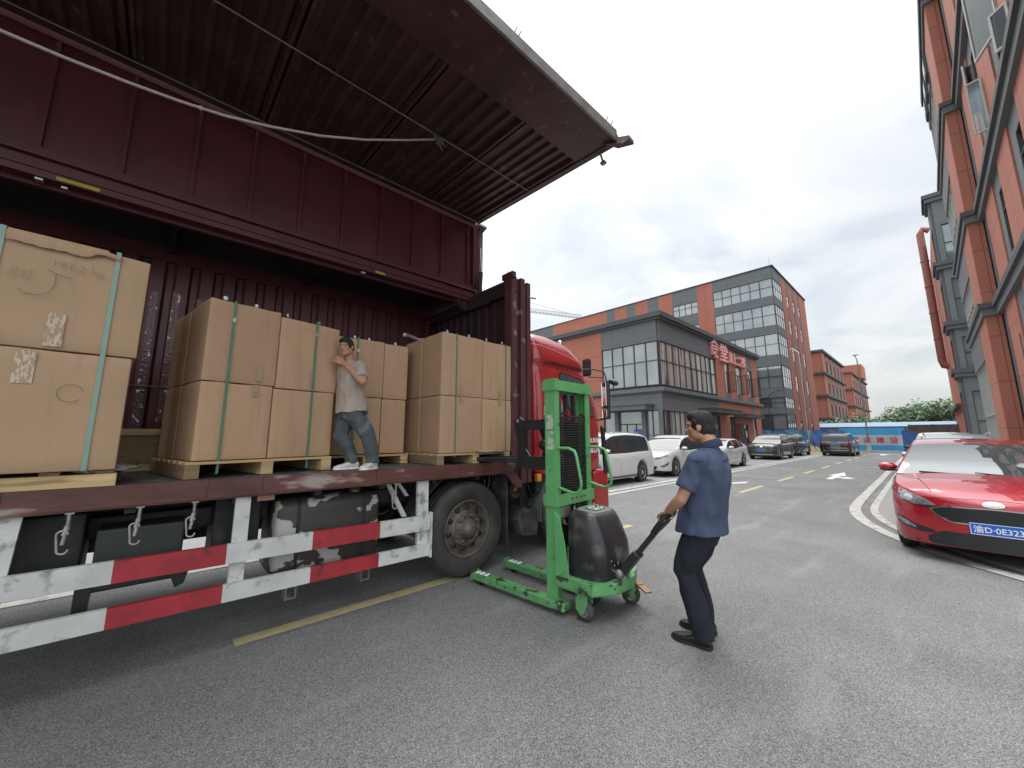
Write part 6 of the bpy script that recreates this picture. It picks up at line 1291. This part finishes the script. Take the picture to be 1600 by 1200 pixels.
# ================================================================== CARS
def make_car(name, label, cat, loc, rz, sp, group=None):
    t = thing(name, label, cat, loc, rz, group); L, Wd_, wr, yf, yr = sp['L'], sp['W'], sp['wr'], sp['yf'], sp['yr']; hl = L/2; zb0 = sp.get('zb', .20)
    pe_f, pe_r = sp.get('pf', (.60, 3., .42)), sp.get('prr', (.40, 4., .38))
    def half(y):
        d, e, g = pe_f if y > 0 else pe_r; tt = (abs(y)-(hl-d))/d; base = Wd_/2*(1-.03*(abs(y)/hl)**2)
        return base if tt <= 0 else base*max(.02, (1-min(1, tt)**e))**g
    ys = set(); n = 34
    for i in range(n+1): ys.add(round(-hl+.55+(L-1.1)*i/n, 4))
    for i in range(0, 13):
        q = (1-(1-i/12)**2.6)*.55*.999; ys.add(round(hl-.55+q, 4)); ys.add(round(-hl+.55-q, 4))
    for yc in (yf, yr):
        for i in range(0, 19): ys.add(round(yc-(wr+.055)*math.cos(PI*i/18), 4))
    ys.update(round(p[0], 4) for p in sp['roof'])
    ys = sorted(ys); ys = [y for i, y in enumerate(ys) if i == 0 or y-ys[i-1] > .006]
    mb = MB(); vs = []; NP = 9; zt = lambda y: smooth_interp(sp['top'], y)
    for y in ys:
        w = half(y); top = zt(y); e = min(1, (hl-abs(y))/.5); zb = zb0+.03*(1-e)**2; za = zb; 
        for yc in (yf, yr):
            if abs(y-yc) < wr+.055: za = max(zb, wr+.02+math.sqrt(max(0, (wr+.055)**2-(y-yc)**2)))
        top = max(top, za+.05); mid = lerp(za, top, .45); sh_ = sp.get('shoulder', .93)
        half_pts = [(max(0, w-.26), max(zb, za-.0)), (w*.955, za), (w*.985, za+.03), (w*1.0, max(za+.04, lerp(zb, top, .42))), (w*1.0, lerp(zb, top, .62) if lerp(zb, top, .62) > za+.05 else za+.06), (w*.985, max(top-.10, za+.07)), (w*sh_, max(top-.015, za+.085)), (w*sh_*.62, top+.022*e+.0), (w*sh_*.3, top+.030*e)]
        vs += [(-x, y, z) for x, z in half_pts]+[(x, y, z) for x, z in reversed(half_pts)]
    P = 2*NP; fs = [(i*P+k, i*P+k+1, (i+1)*P+k+1, (i+1)*P+k) for i in range(len(ys)-1) for k in range(P-1)]+[(i*P+P-1, i*P, (i+1)*P, (i+1)*P+P-1) for i in range(len(ys)-1)]
    fs += [tuple(range(P))[::-1], tuple(range((len(ys)-1)*P, len(ys)*P))]
    mb.add(vs, fs, 0, True); me = mb.me('body'); fixn(me); me.set_sharp_from_angle(angle=R(50)); body = link('body', me, sp['paint'], t)
    # greenhouse
    roof = sp['roof']; y1, y0 = roof[0][0], roof[-1][0]; gy = [y for y in ys if y0 <= y <= y1]; extra = sp['pillars']
    gy = sorted(set(gy+[q for p in extra for q in p])); wsT, rwT = sp['ws_top'], sp['rw_top']; gy = sorted(set(gy+[wsT, rwT])); gy = [y for i, y in enumerate(gy) if i == 0 or y-gy[i-1] > .004]
    tum = sp.get('tumble', .30); rv = []
    for y in gy:
        b = zt(y)-.012; tp = max(b+.002, smooth_interp(sorted(roof), y)); h = tp-b; wb = min(half(y)*.925, Wd_/2*.925); wr_ = wb-h*tum
        rv.append([(wb, b), (lerp(wb, wr_, .45)+.010*min(1, h*3), b+h*.5), (wr_+.012, b+h*.86), (wr_-.035*min(1, h*3), b+h*.965), (wr_*.80, b+h*.985), (wr_*.4, b+h*1.005), (0, b+h*1.01)])
    groups = {}
    for i in range(len(gy)-1):
        ym = (gy[i]+gy[i+1])/2; hm = smooth_interp(sorted(roof), ym)-zt(ym)
        for sx in (-1, 1):
            for k in range(6):
                q = [(rv[i][k][0]*sx, gy[i], rv[i][k][1]), (rv[i][k+1][0]*sx, gy[i], rv[i][k+1][1]), (rv[i+1][k+1][0]*sx, gy[i+1], rv[i+1][k+1][1]), (rv[i+1][k][0]*sx, gy[i+1], rv[i+1][k][1])]
                if k < 2: g = 'pillar' if any(a <= ym <= b for a, b in extra) else ('side_window' if (sp['sw'][0] <= ym <= sp['sw'][1]) else 'roof')
                elif k == 2: g = 'roof'
                else: g = 'windscreen' if ym > wsT else ('rear_window' if ym < rwT and ym > sp.get('rw_end', -9) else 'roof')
                key = (g, 0)
                if g == 'pillar': key = (g, sx*(1+[i2 for i2, (a, b) in enumerate(extra) if a <= ym <= b][0]))
                if g == 'side_window': key = (g, sx*(1+sum(1 for a, b in extra if b <= ym)))
                groups.setdefault(key, MB()).add(q, [(0, 1, 2, 3)], 0, True)
    for (g, _k), m2 in groups.items():
        if not m2.v: continue
        mm = m2.me(g); bm = bmesh.new(); bm.from_mesh(mm); bmesh.ops.remove_doubles(bm, verts=bm.verts[:], dist=.0005); bmesh.ops.recalc_face_normals(bm, faces=bm.faces[:]); bm.to_mesh(mm); bm.free()
        for p in mm.polygons: p.use_smooth = True
        link(g, mm, {'roof': sp.get('roofm', sp['paint']), 'side_window': 'cglass', 'windscreen': sp.get('wsm', 'wglass'), 'rear_window': 'cglass', 'pillar': sp.get('pillarm', 'black')}[g], t)
    # underbody and wheels
    mb = MB(); mb.box(-Wd_/2+.24, Wd_/2-.24, -hl+.25, hl-.25, .17, .5); part('underbody', mb, 'chassis', t, local=True)
    for yc in (yf, yr):
        for sx in (-1, 1):
            mb = MB(); o = (sx*(Wd_/2-.015), yc, wr); ax = (sx, 0, 0); rr_ = wr*.66
            mb.lathe([(rr_, -.02), (rr_+.02, -.005), (wr*.85, 0), (wr*.95, -.012), (wr, -.04), (wr, -.17), (wr*.93, -.20), (rr_, -.20)], o, ax, 36); wh = part('wheel', mb, 'tyre', t, local=True)
            r_ = MB(); r_.lathe([(rr_, -.02), (rr_-.012, -.022), (rr_-.02, -.06), (.0, -.065)], o, ax, 32, 1)
            r_.lathe([(rr_+.003, -.018), (rr_-.010, -.016), (rr_-.014, -.03)], o, ax, 32); r_.lathe([(.06, -.05), (.055, -.022), (.03, -.018), (0, -.018)], o, ax, 20)
            ns = sp.get('spokes', 5)
            for k in range(ns):
                for dd in (-.10, .10):
                    a = 2*PI*k/ns+PI/2; m2 = Matrix.Translation(o) @ Matrix.Rotation(a+dd*.6, 4, 'X'); x0_ = min(-.035*sx, -.018*sx); x1_ = max(-.035*sx, -.018*sx); r_.box(x0_, x1_, dd*.12-.012, dd*.12+.012, .04, rr_-.008, 0, m2)
            part('rim', r_, ['rim', 'black'], wh, local=True)
    bv = to_bvh(me)
    def pp(nm, poly, m_, axis=1, sign=1, off=.004, sub=None, par=body): return part(nm, patch(bv, poly, axis, sign, off, sub), m_, par, local=True)
    # handles, mirrors, seams
    def seam(pts, axis, sign, r_=.004, m_='black', nm='seam'): s2 = stroke(bv, pts, r_, axis, sign, -.001); 
    sm = MB()
    for sx in (-1, 1):
        for y in sp['doors']:
            s2 = stroke(bv, [(y, zt(y)-.03), (y+.01, .55), (y+.02, .30)], .004, 0, sx, -.0015); sm.add(s2.v, s2.f)
        s2 = stroke(bv, [(sp['doors'][-1], .30), (sp['doors'][0], .30)], .004, 0, sx, -.0015); sm.add(s2.v, s2.f)
        s2 = stroke(bv, [(hl-.25, zt(hl-.25)-.10), (yf-.2, zt(yf)-.07), (sp['ws_base']+.05, zt(sp['ws_base'])-.05)], .004, 0, sx, -.0015); sm.add(s2.v, s2.f)
        for y in sp['handles']: h = bv.ray_cast(V((3*sx, y, zt(y)-.16)), V((-sx, 0, 0)))[0]; mb = MB(); mb.rbox(h.x-.012, h.x+.012, y-.085, y+.085, h.z-.012, h.z+.012, .006); part('door_handle', mb, sp.get('handlem', sp['paint']), t, local=True)
        my, mz = sp['mirror']; mb = MB(); mx = sx*(Wd_/2+.05); mb.sphere((mx, my, mz), (.115, .075, .068), 0, 18, 12); mb.tube([(sx*(Wd_/2-.10), my+.02, mz-.07), (mx-sx*.03, my, mz-.02)], .025, 8); mr = part('door_mirror', mb, sp.get('mirrorm', sp['paint']), t, local=True)
        mb = MB(); mb.rbox(mx-.085, mx+.085, my-.08, my-.066, mz-.05, mz+.05, .006); part('mirror_glass', mb, 'chrome', mr, local=True); mb = MB(); mb.sphere((mx, my+.01, mz-.045), (.10, .06, .03), 0, 14, 8); part('mirror_foot', mb, 'black', mr, local=True)
    part('panel_seams', sm, 'black', body, local=True)
    for q in (-1, 1):
        for nm, poly, m_, off in sp.get('front', []): pp(nm, [(x*q, z) for x, z in poly][::q], m_, 1, 1, off)
        for nm, poly, m_, off in sp.get('back', []): pp(nm, [(x*q, z) for x, z in poly][::q], m_, 1, -1, off)
        for nm, poly, m_, off in sp.get('side', []): pp(nm, poly, m_, 0, q, off)
    for nm, poly, m_, off in sp.get('frontc', []): pp(nm, poly, m_, 1, 1, off)
    for nm, poly, m_, off in sp.get('backc', []): pp(nm, poly, m_, 1, -1, off)
    # plates
    for sgn, key in ((1, 'platef'), (-1, 'plater')):
        if key in sp:
            z, txt = sp[key]; h = bv.ray_cast(V((0, 9*sgn, z)), V((0, -sgn, 0)))[0]; yy = h.y+sgn*.012; mb = MB(); mb.box(-.22, .22, min(yy, yy-sgn*.008), max(yy, yy-sgn*.008), z-.07, z+.07); pt = part('number_plate', mb, 'plate_b', t, local=True)
            mb = MB()
            for a, b, c, d in ((-.215, .215, .060, .066), (-.215, .215, -.066, -.060), (-.215, -.209, -.06, .06), (.209, .215, -.06, .06)): mb.box(a, b, min(yy, yy+sgn*.002), max(yy, yy+sgn*.002), z+c, z+d)
            part('plate_border', mb, 'white', pt, local=True)
            if txt: part('plate_characters', text_at(txt, .38, .085, axes((0, yy+sgn*.001, z), (-sgn, 0, 0), (0, 0, 1), (0, sgn, 0)), .002, .012), 'white', pt, local=True)
    for nm, mbx, m_ in (sp['extras'](bv, zt) if 'extras' in sp else []): part(nm, mbx, m_, t, local=True)
    return t
mesh_black = mat('grille_mesh', (.012, .012, .013), .4)
M['wglass_r'] = mat('reflective_windscreen', (.05, .06, .062), .02, var=.1, vs=1, spec=.8, ior=1.9)
hatch = dict(wsm='wglass_r', L=4.36, W=1.83, wr=.325, yf=1.30, yr=-1.35, zb=.19, paint='carred', top=[(-2.18, .78), (-2.12, .94), (-1.95, 1.05), (-1.4, 1.05), (0, 1.0), (.95, 1.03), (1.35, .995), (1.75, .945), (2.0, .885), (2.12, .82), (2.18, .745)],
    roof=[(1.10, 1.02), (.75, 1.22), (.22, 1.44), (-.2, 1.515), (-.7, 1.535), (-1.3, 1.50), (-1.72, 1.40), (-1.95, 1.17), (-2.06, 1.03)], ws_top=.12, rw_top=-1.62, ws_base=1.05, pillars=[(-.30, -.22), (-1.18, -1.10)], sw=(-1.75, .80), tumble=.34,
    doors=(.75, -.26, -1.2), handles=(-.02, -.98), mirror=(.62, 1.09), platef=(.475, '渝D·0E323'),
    front=[('headlight', [(.46, .70), (.56, .775), (.72, .85), (.87, .91), (.888, .845), (.83, .745), (.66, .69)], 'lamp_clear', .004), ('headlight_rim', [(.45, .70), (.56, .672), (.66, .675), (.835, .738), (.66, .692), (.46, .705)], 'black', .0045), ('projector', [(.72+.045*math.cos(a), .775+.045*math.sin(a)) for a in [k*PI/6 for k in range(12)]], 'chrome', .007), ('projector', [(.61+.036*math.cos(a), .738+.036*math.sin(a)) for a in [k*PI/6 for k in range(12)]], 'rim', .007),
        ('fog_recess', [(.50, .36), (.62, .345), (.80, .385), (.885, .46), (.885, .535), (.80, .50), (.68, .43), (.54, .40)][::-1], 'black', .005), ('fog_lamp', [(.68, .385), (.79, .405), (.86, .47), (.84, .495), (.78, .47), (.70, .42)], 'lamp_clear', .008)],
    frontc=[('grille_rim', rounded([(-.55, .655), (-.42, .705), (0, .72), (.42, .705), (.55, .655), (.46, .565), (.36, .51), (-.36, .51), (-.46, .565)], .03), 'chrome', .004), ('grille', rounded([(-.525, .655), (-.41, .693), (0, .707), (.41, .693), (.525, .655), (.445, .573), (.35, .523), (-.35, .523), (-.445, .573)], .03), mesh_black, .008),
        ('lower_intake', [(-.70, .245), (.70, .245), (.44, .40), (-.44, .40)], 'black', .004), ('front_lip', [(-.86, .262), (-.84, .225), (.84, .225), (.86, .262), (.70, .245), (-.70, .245)], 'black', .006), ('badge', [(.085*math.cos(a), .765+.036*math.sin(a)) for a in [k*PI/10 for k in range(20)]], 'chrome', .006), ('badge_field', [(.075*math.cos(a), .765+.028*math.sin(a)) for a in [k*PI/10 for k in range(20)]], mat('badge_silver_pink', (.60, .55, .58), .3), .008)],
    back=[('tail_light', [(.5, .80), (.84, .80), (.84, .95), (.6, .95)], 'lamp_red', .004)])
def hatch_ex(bv, zt):
    out = []
    g = MB()
    for z in (.54, .56, .58, .60, .62, .64, .66, .68): s2 = stroke(bv, [(-.42, z), (.42, z)], .0028, 1, 1, -.009); g.add(s2.v, s2.f)
    out.append(('grille_bars', g, 'black')); h = MB()
    for q in (-1, 1): s2 = stroke(bv, [(.50*q, 2.05), (.62*q, 1.5), (.66*q, 1.05)], .006, 2, 1, .003); h.add(s2.v, s2.f)
    out.append(('hood_crease', h, 'carred')); h = MB(); h.rbox(-.02, .02, 1.28, 1.32, 1.01, 1.035, .008); out.append(('washer_jet', h, 'black'))
    w = MB(); w.tube([(-.55, 1.09, 1.04), (-.1, 1.06, 1.06), (.05, 1.04, 1.075)], .008, 6); w.tube([(.15, 1.09, 1.045), (.45, 1.06, 1.055), (.6, 1.04, 1.06)], .008, 6); out.append(('wiper', w, 'black'))
    s2 = stroke(bv, [(-.8, .80), (-.5, .80), (0, .815), (.5, .80), (.8, .80)], .004, 1, 1, -.0015); out.append(('bonnet_seam', s2, 'black'))
    return out
hatch['extras'] = hatch_ex
make_car('hatchback_car', 'shiny red hatchback with a blue number plate, parked nearest on the right', 'car', (.40, 9.66, 0), PI, hatch)
mpv = dict(L=4.72, W=1.82, wr=.335, yf=1.40, yr=-1.38, zb=.21, paint='carwhite', prr=(.35, 5, .3), pf=(.6, 3, .42), top=[(-2.36, .85), (-2.3, 1.0), (-1.9, 1.06), (0, 1.02), (1.0, 1.02), (1.5, .98), (2.0, .86), (2.25, .74), (2.36, .66)],
    roof=[(1.45, 1.0), (1.0, 1.27), (.55, 1.53), (.1, 1.66), (-.7, 1.70), (-1.6, 1.66), (-2.05, 1.56), (-2.2, 1.25), (-2.28, 1.02)], ws_top=.45, rw_top=-1.98, ws_base=1.4, pillars=[(-.02, .07), (-1.12, -1.02)], sw=(-1.98, 1.05), tumble=.24, doors=(.95, .02, -1.1), handles=(.25, -.82), mirror=(.90, 1.10),
    side=[('tail_light', [(-2.10, .95), (-2.32, .98), (-2.33, 1.10), (-2.05, 1.06)], 'lamp_red', .004), ('rocker_trim', [(-1.0, .25), (1.0, .25), (1.0, .29), (-1.0, .29)], 'black', .004)], back=[('tail_light', [(.55, .90), (.86, .92), (.86, 1.08), (.6, 1.05)], 'lamp_red', .004)], front=[('headlight', [(.45, .66), (.85, .74), (.86, .84), (.5, .74)], 'lamp_clear', .004)], frontc=[('grille', [(-.4, .45), (.4, .45), (.45, .62), (-.45, .62)], 'black', .004)],
    extras=lambda bv, zt: [('roof_rail', (lambda m_: (m_.tube([(q*.64, 0.1, 1.665), (q*.645, -.1, 1.72), (q*.645, -1.5, 1.705), (q*.63, -1.75, 1.64)], .014, 6) for q in ()) and m_)(MB()) if False else _rails(.62, .15, -1.75, 1.65, .055), 'rim')])
def _rails(x, ya, yb, z, h):
    m_ = MB()
    for q in (-1, 1): m_.tube([(q*x, ya, z), (q*x, ya-.15, z+h), (q*x, yb+.2, z+h-.01), (q*x, yb, z-.03)], .013, 6)
    return m_
LG = 'cars parked on the pavement by the canteen'
make_car('minivan', 'white minivan with roof rails, parked first behind the truck cab', 'car', (-7.86, 11.25, 0), PI, mpv, LG)
xo = dict(L=4.45, W=1.82, wr=.35, yf=1.33, yr=-1.32, zb=.23, paint='carwhite', top=[(-2.22, .85), (-2.15, .98), (-1.7, 1.06), (0, 1.0), (.95, 1.02), (1.4, .98), (1.9, .88), (2.1, .80), (2.22, .70)],
    roof=[(1.10, 1.0), (.72, 1.22), (.25, 1.47), (-.3, 1.60), (-.9, 1.61), (-1.5, 1.52), (-1.95, 1.25), (-2.1, 1.02)], ws_top=.20, rw_top=-1.6, ws_base=1.05, pillars=[(-.2, -.12), (-1.1, -1.0)], sw=(-1.8, .8), tumble=.33, doors=(.8, -.16, -1.15), handles=(.1, -.88), mirror=(.68, 1.08), spokes=6,
    front=[('headlight', [(.42, .70), (.60, .72), (.83, .80), (.87, .86), (.70, .82), (.5, .77)], 'lamp_clear', .005), ('headlight_trim', [(.30, .67), (.6, .69), (.86, .78), (.6, .715), (.42, .70)], 'black', .006), ('fog_recess', [(.60, .40), (.80, .52), (.86, .58), (.84, .48), (.74, .38)][::-1], 'black', .005), ('fog_lamp', [(.70, .44), (.80, .50), (.79, .45), (.74, .42)], 'lamp_clear', .008)],
    frontc=[('grille', rounded([(-.40, .66), (.40, .66), (.28, .52), (-.28, .52)], .04), 'black', .004), ('lower_intake', rounded([(-.52, .42), (.52, .42), (.46, .28), (-.46, .28)], .04), 'black', .004), ('front_lip', [(-.84, .275), (-.7, .23), (.7, .23), (.84, .275)], 'black', .006), ('badge', [(.06*math.cos(a), .68+.04*math.sin(a)) for a in [k*PI/6 for k in range(12)]], 'chrome', .008)],
    side=[('rocker_trim', [(-.95, .24), (.95, .24), (.95, .30), (-.95, .30)], 'black', .005)])
make_car('crossover_car', 'white crossover with slim swept headlights, parked between the minivan and the man', 'car', (-7.83, 16.52, 0), PI, xo, LG)
sed = dict(L=4.60, W=1.80, wr=.325, yf=1.36, yr=-1.31, zb=.18, paint='carwhite', top=[(-2.30, .80), (-2.22, .96), (-1.95, 1.04), (-1.4, 1.02), (0, .94), (1.0, .95), (1.5, .90), (2.0, .78), (2.2, .70), (2.3, .60)],
    roof=[(1.15, .94), (.75, 1.13), (.25, 1.35), (-.3, 1.43), (-.8, 1.43), (-1.35, 1.30), (-1.8, 1.10), (-2.02, 1.02)], ws_top=.2, rw_top=-1.0, ws_base=1.1, pillars=[(-.15, -.08), (-1.0, -.95)], sw=(-1.5, .85), tumble=.36, doors=(.85, -.12, -1.05), handles=(.12, -.80), mirror=(.72, 1.0), spokes=6, pillarm='carwhite',
    front=[('headlight', [(.45, .60), (.84, .68), (.84, .76), (.5, .66)], 'lamp_clear', .005)], frontc=[('grille', rounded([(-.5, .55), (.5, .55), (.4, .36), (-.4, .36)], .04), 'black', .004)], back=[('tail_light', [(.4, .80), (.84, .82), (.84, .92), (.5, .9)], 'lamp_red', .004)])
make_car('saloon_car', 'white saloon car with a smooth sloping roof, parked to the right of the man', 'car', (-7.76, 21.7, 0), PI, sed, LG)
suv = dict(L=4.60, W=1.86, wr=.36, yf=1.38, yr=-1.35, zb=.25, paint='cargrey', prr=(.32, 5, .3), pf=(.5, 3.5, .38), top=[(-2.30, .9), (-2.25, 1.05), (-1.9, 1.10), (0, 1.06), (1.0, 1.08), (1.5, 1.06), (2.0, 1.0), (2.2, .93), (2.3, .82)],
    roof=[(1.12, 1.07), (.85, 1.25), (.45, 1.55), (0, 1.68), (-.8, 1.71), (-1.6, 1.67), (-2.0, 1.55), (-2.15, 1.3), (-2.22, 1.08)], ws_top=.42, rw_top=-1.98, ws_base=1.08, pillars=[(-.15, -.06), (-1.1, -1.0)], sw=(-1.95, .9), tumble=.25, doors=(.85, -.1, -1.12), handles=(.15, -.85), mirror=(.78, 1.15), mirrorm='black', spokes=6,
    front=[('headlight', [(.52, .83), (.86, .86), (.86, .95), (.55, .92)], 'lamp_clear', .005), ('fog_recess', rounded([(.55, .42), (.84, .42), (.84, .56), (.6, .56)], .03), 'black', .005)],
    frontc=[('grille', rounded([(-.5, .93), (.5, .93), (.44, .74), (-.44, .74)], .03), 'black', .004), ('badge', [(.07*math.cos(a), .86+.035*math.sin(a)) for a in [k*PI/6 for k in range(12)]], 'chrome', .008), ('lower_intake', rounded([(-.55, .50), (.55, .50), (.5, .40), (-.5, .40)], .03), 'black', .004), ('skid_strip', [(-.62, .33), (.62, .33), (.58, .37), (-.58, .37)], 'rim', .006)],
    side=[('rocker_trim', [(-1.0, .26), (1.0, .26), (1.0, .34), (-1.0, .34)], 'black', .005)], platef=(.64, '渝A·8K2'[:0]), back=[('tail_light', [(.35, .88), (.86, .90), (.86, 1.03), (.45, 1.0)], 'lamp_red', .004)])
make_car('sport_utility_car', 'grey-brown sport utility car facing the camera in front of the blue tarpaulin', 'car', (-7.78, 31.9, 0), PI, suv, LG)
suv2 = dict(suv); suv2.update(paint='carblack', plater=(.92, ''), backc=[('rear_glass_trim', [(-.6, 1.06), (.6, 1.06), (.6, 1.10), (-.6, 1.10)], 'chrome', .004), ('rear_diffuser', [(-.7, .30), (.7, .30), (.66, .48), (-.66, .48)], 'cargrey', .005)])
make_car('sport_utility_car', 'dark sport utility car seen from behind, half hidden by the grey-brown one', 'car', (-7.95, 38.6, 0), 0, suv2, LG)
blk = dict(suv); blk.update(L=4.9, W=2.0, paint='carblack', plater=(1.0, ''), top=[(-2.44, .95), (-2.36, 1.1), (-1.9, 1.14), (0, 1.10), (1.0, 1.1), (1.6, 1.06), (2.2, .98), (2.44, .8)], roof=[(1.2, 1.1), (.9, 1.28), (.45, 1.58), (0, 1.73), (-.9, 1.76), (-1.8, 1.70), (-2.12, 1.60), (-2.3, 1.25), (-2.36, 1.12)], rw_top=-2.1,
    back=[('tail_light', [(.66, .85), (.93, .88), (.93, 1.08), (.72, 1.10)], 'lamp_red', .005)], backc=[('chrome_strip', [(-.8, .60), (.8, .60), (.8, .635), (-.8, .635)], 'chrome', .005), ('chrome_strip', [(-.8, .42), (.8, .42), (.76, .46), (-.76, .46)], 'chrome', .005), ('badge_lettering_strip', [(-.25, 1.095), (.25, 1.095), (.25, 1.12), (-.25, 1.12)], 'chrome', .005), ('rear_diffuser', [(-.72, .27), (.72, .27), (.7, .38), (-.7, .38)], 'rim', .005)],
    frontc=[], front=[], extras=lambda bv, zt: [('roof_rail', _rails(.68, .1, -1.85, 1.70, .06), 'rim')]); blk.pop('platef', None); suv2.pop('platef', None)
make_car('sport_utility_car', 'large black sport utility car with roof rails standing on the road before the hoarding', 'car', (-5.22, 41.35, 0), 0, blk)
b2 = dict(xo); b2.update(paint='carblue', roofm='carblue', roof=[(a, b+.03) for a, b in xo['roof']], extras=lambda bv, zt: [('roof_rail', _rails(.60, .0, -1.5, 1.62, .04), 'rim')])
make_car('crossover_car', 'silver-blue crossover with a glass roof, directly behind the red hatchback', 'car', (.42, 15.9, 0), PI, b2)
b3 = dict(suv); b3.update(paint='carwhite'); make_car('sport_utility_car', 'white sport utility car farthest back in the row behind the red hatchback', 'car', (.30, 22.4, 0), PI, b3)
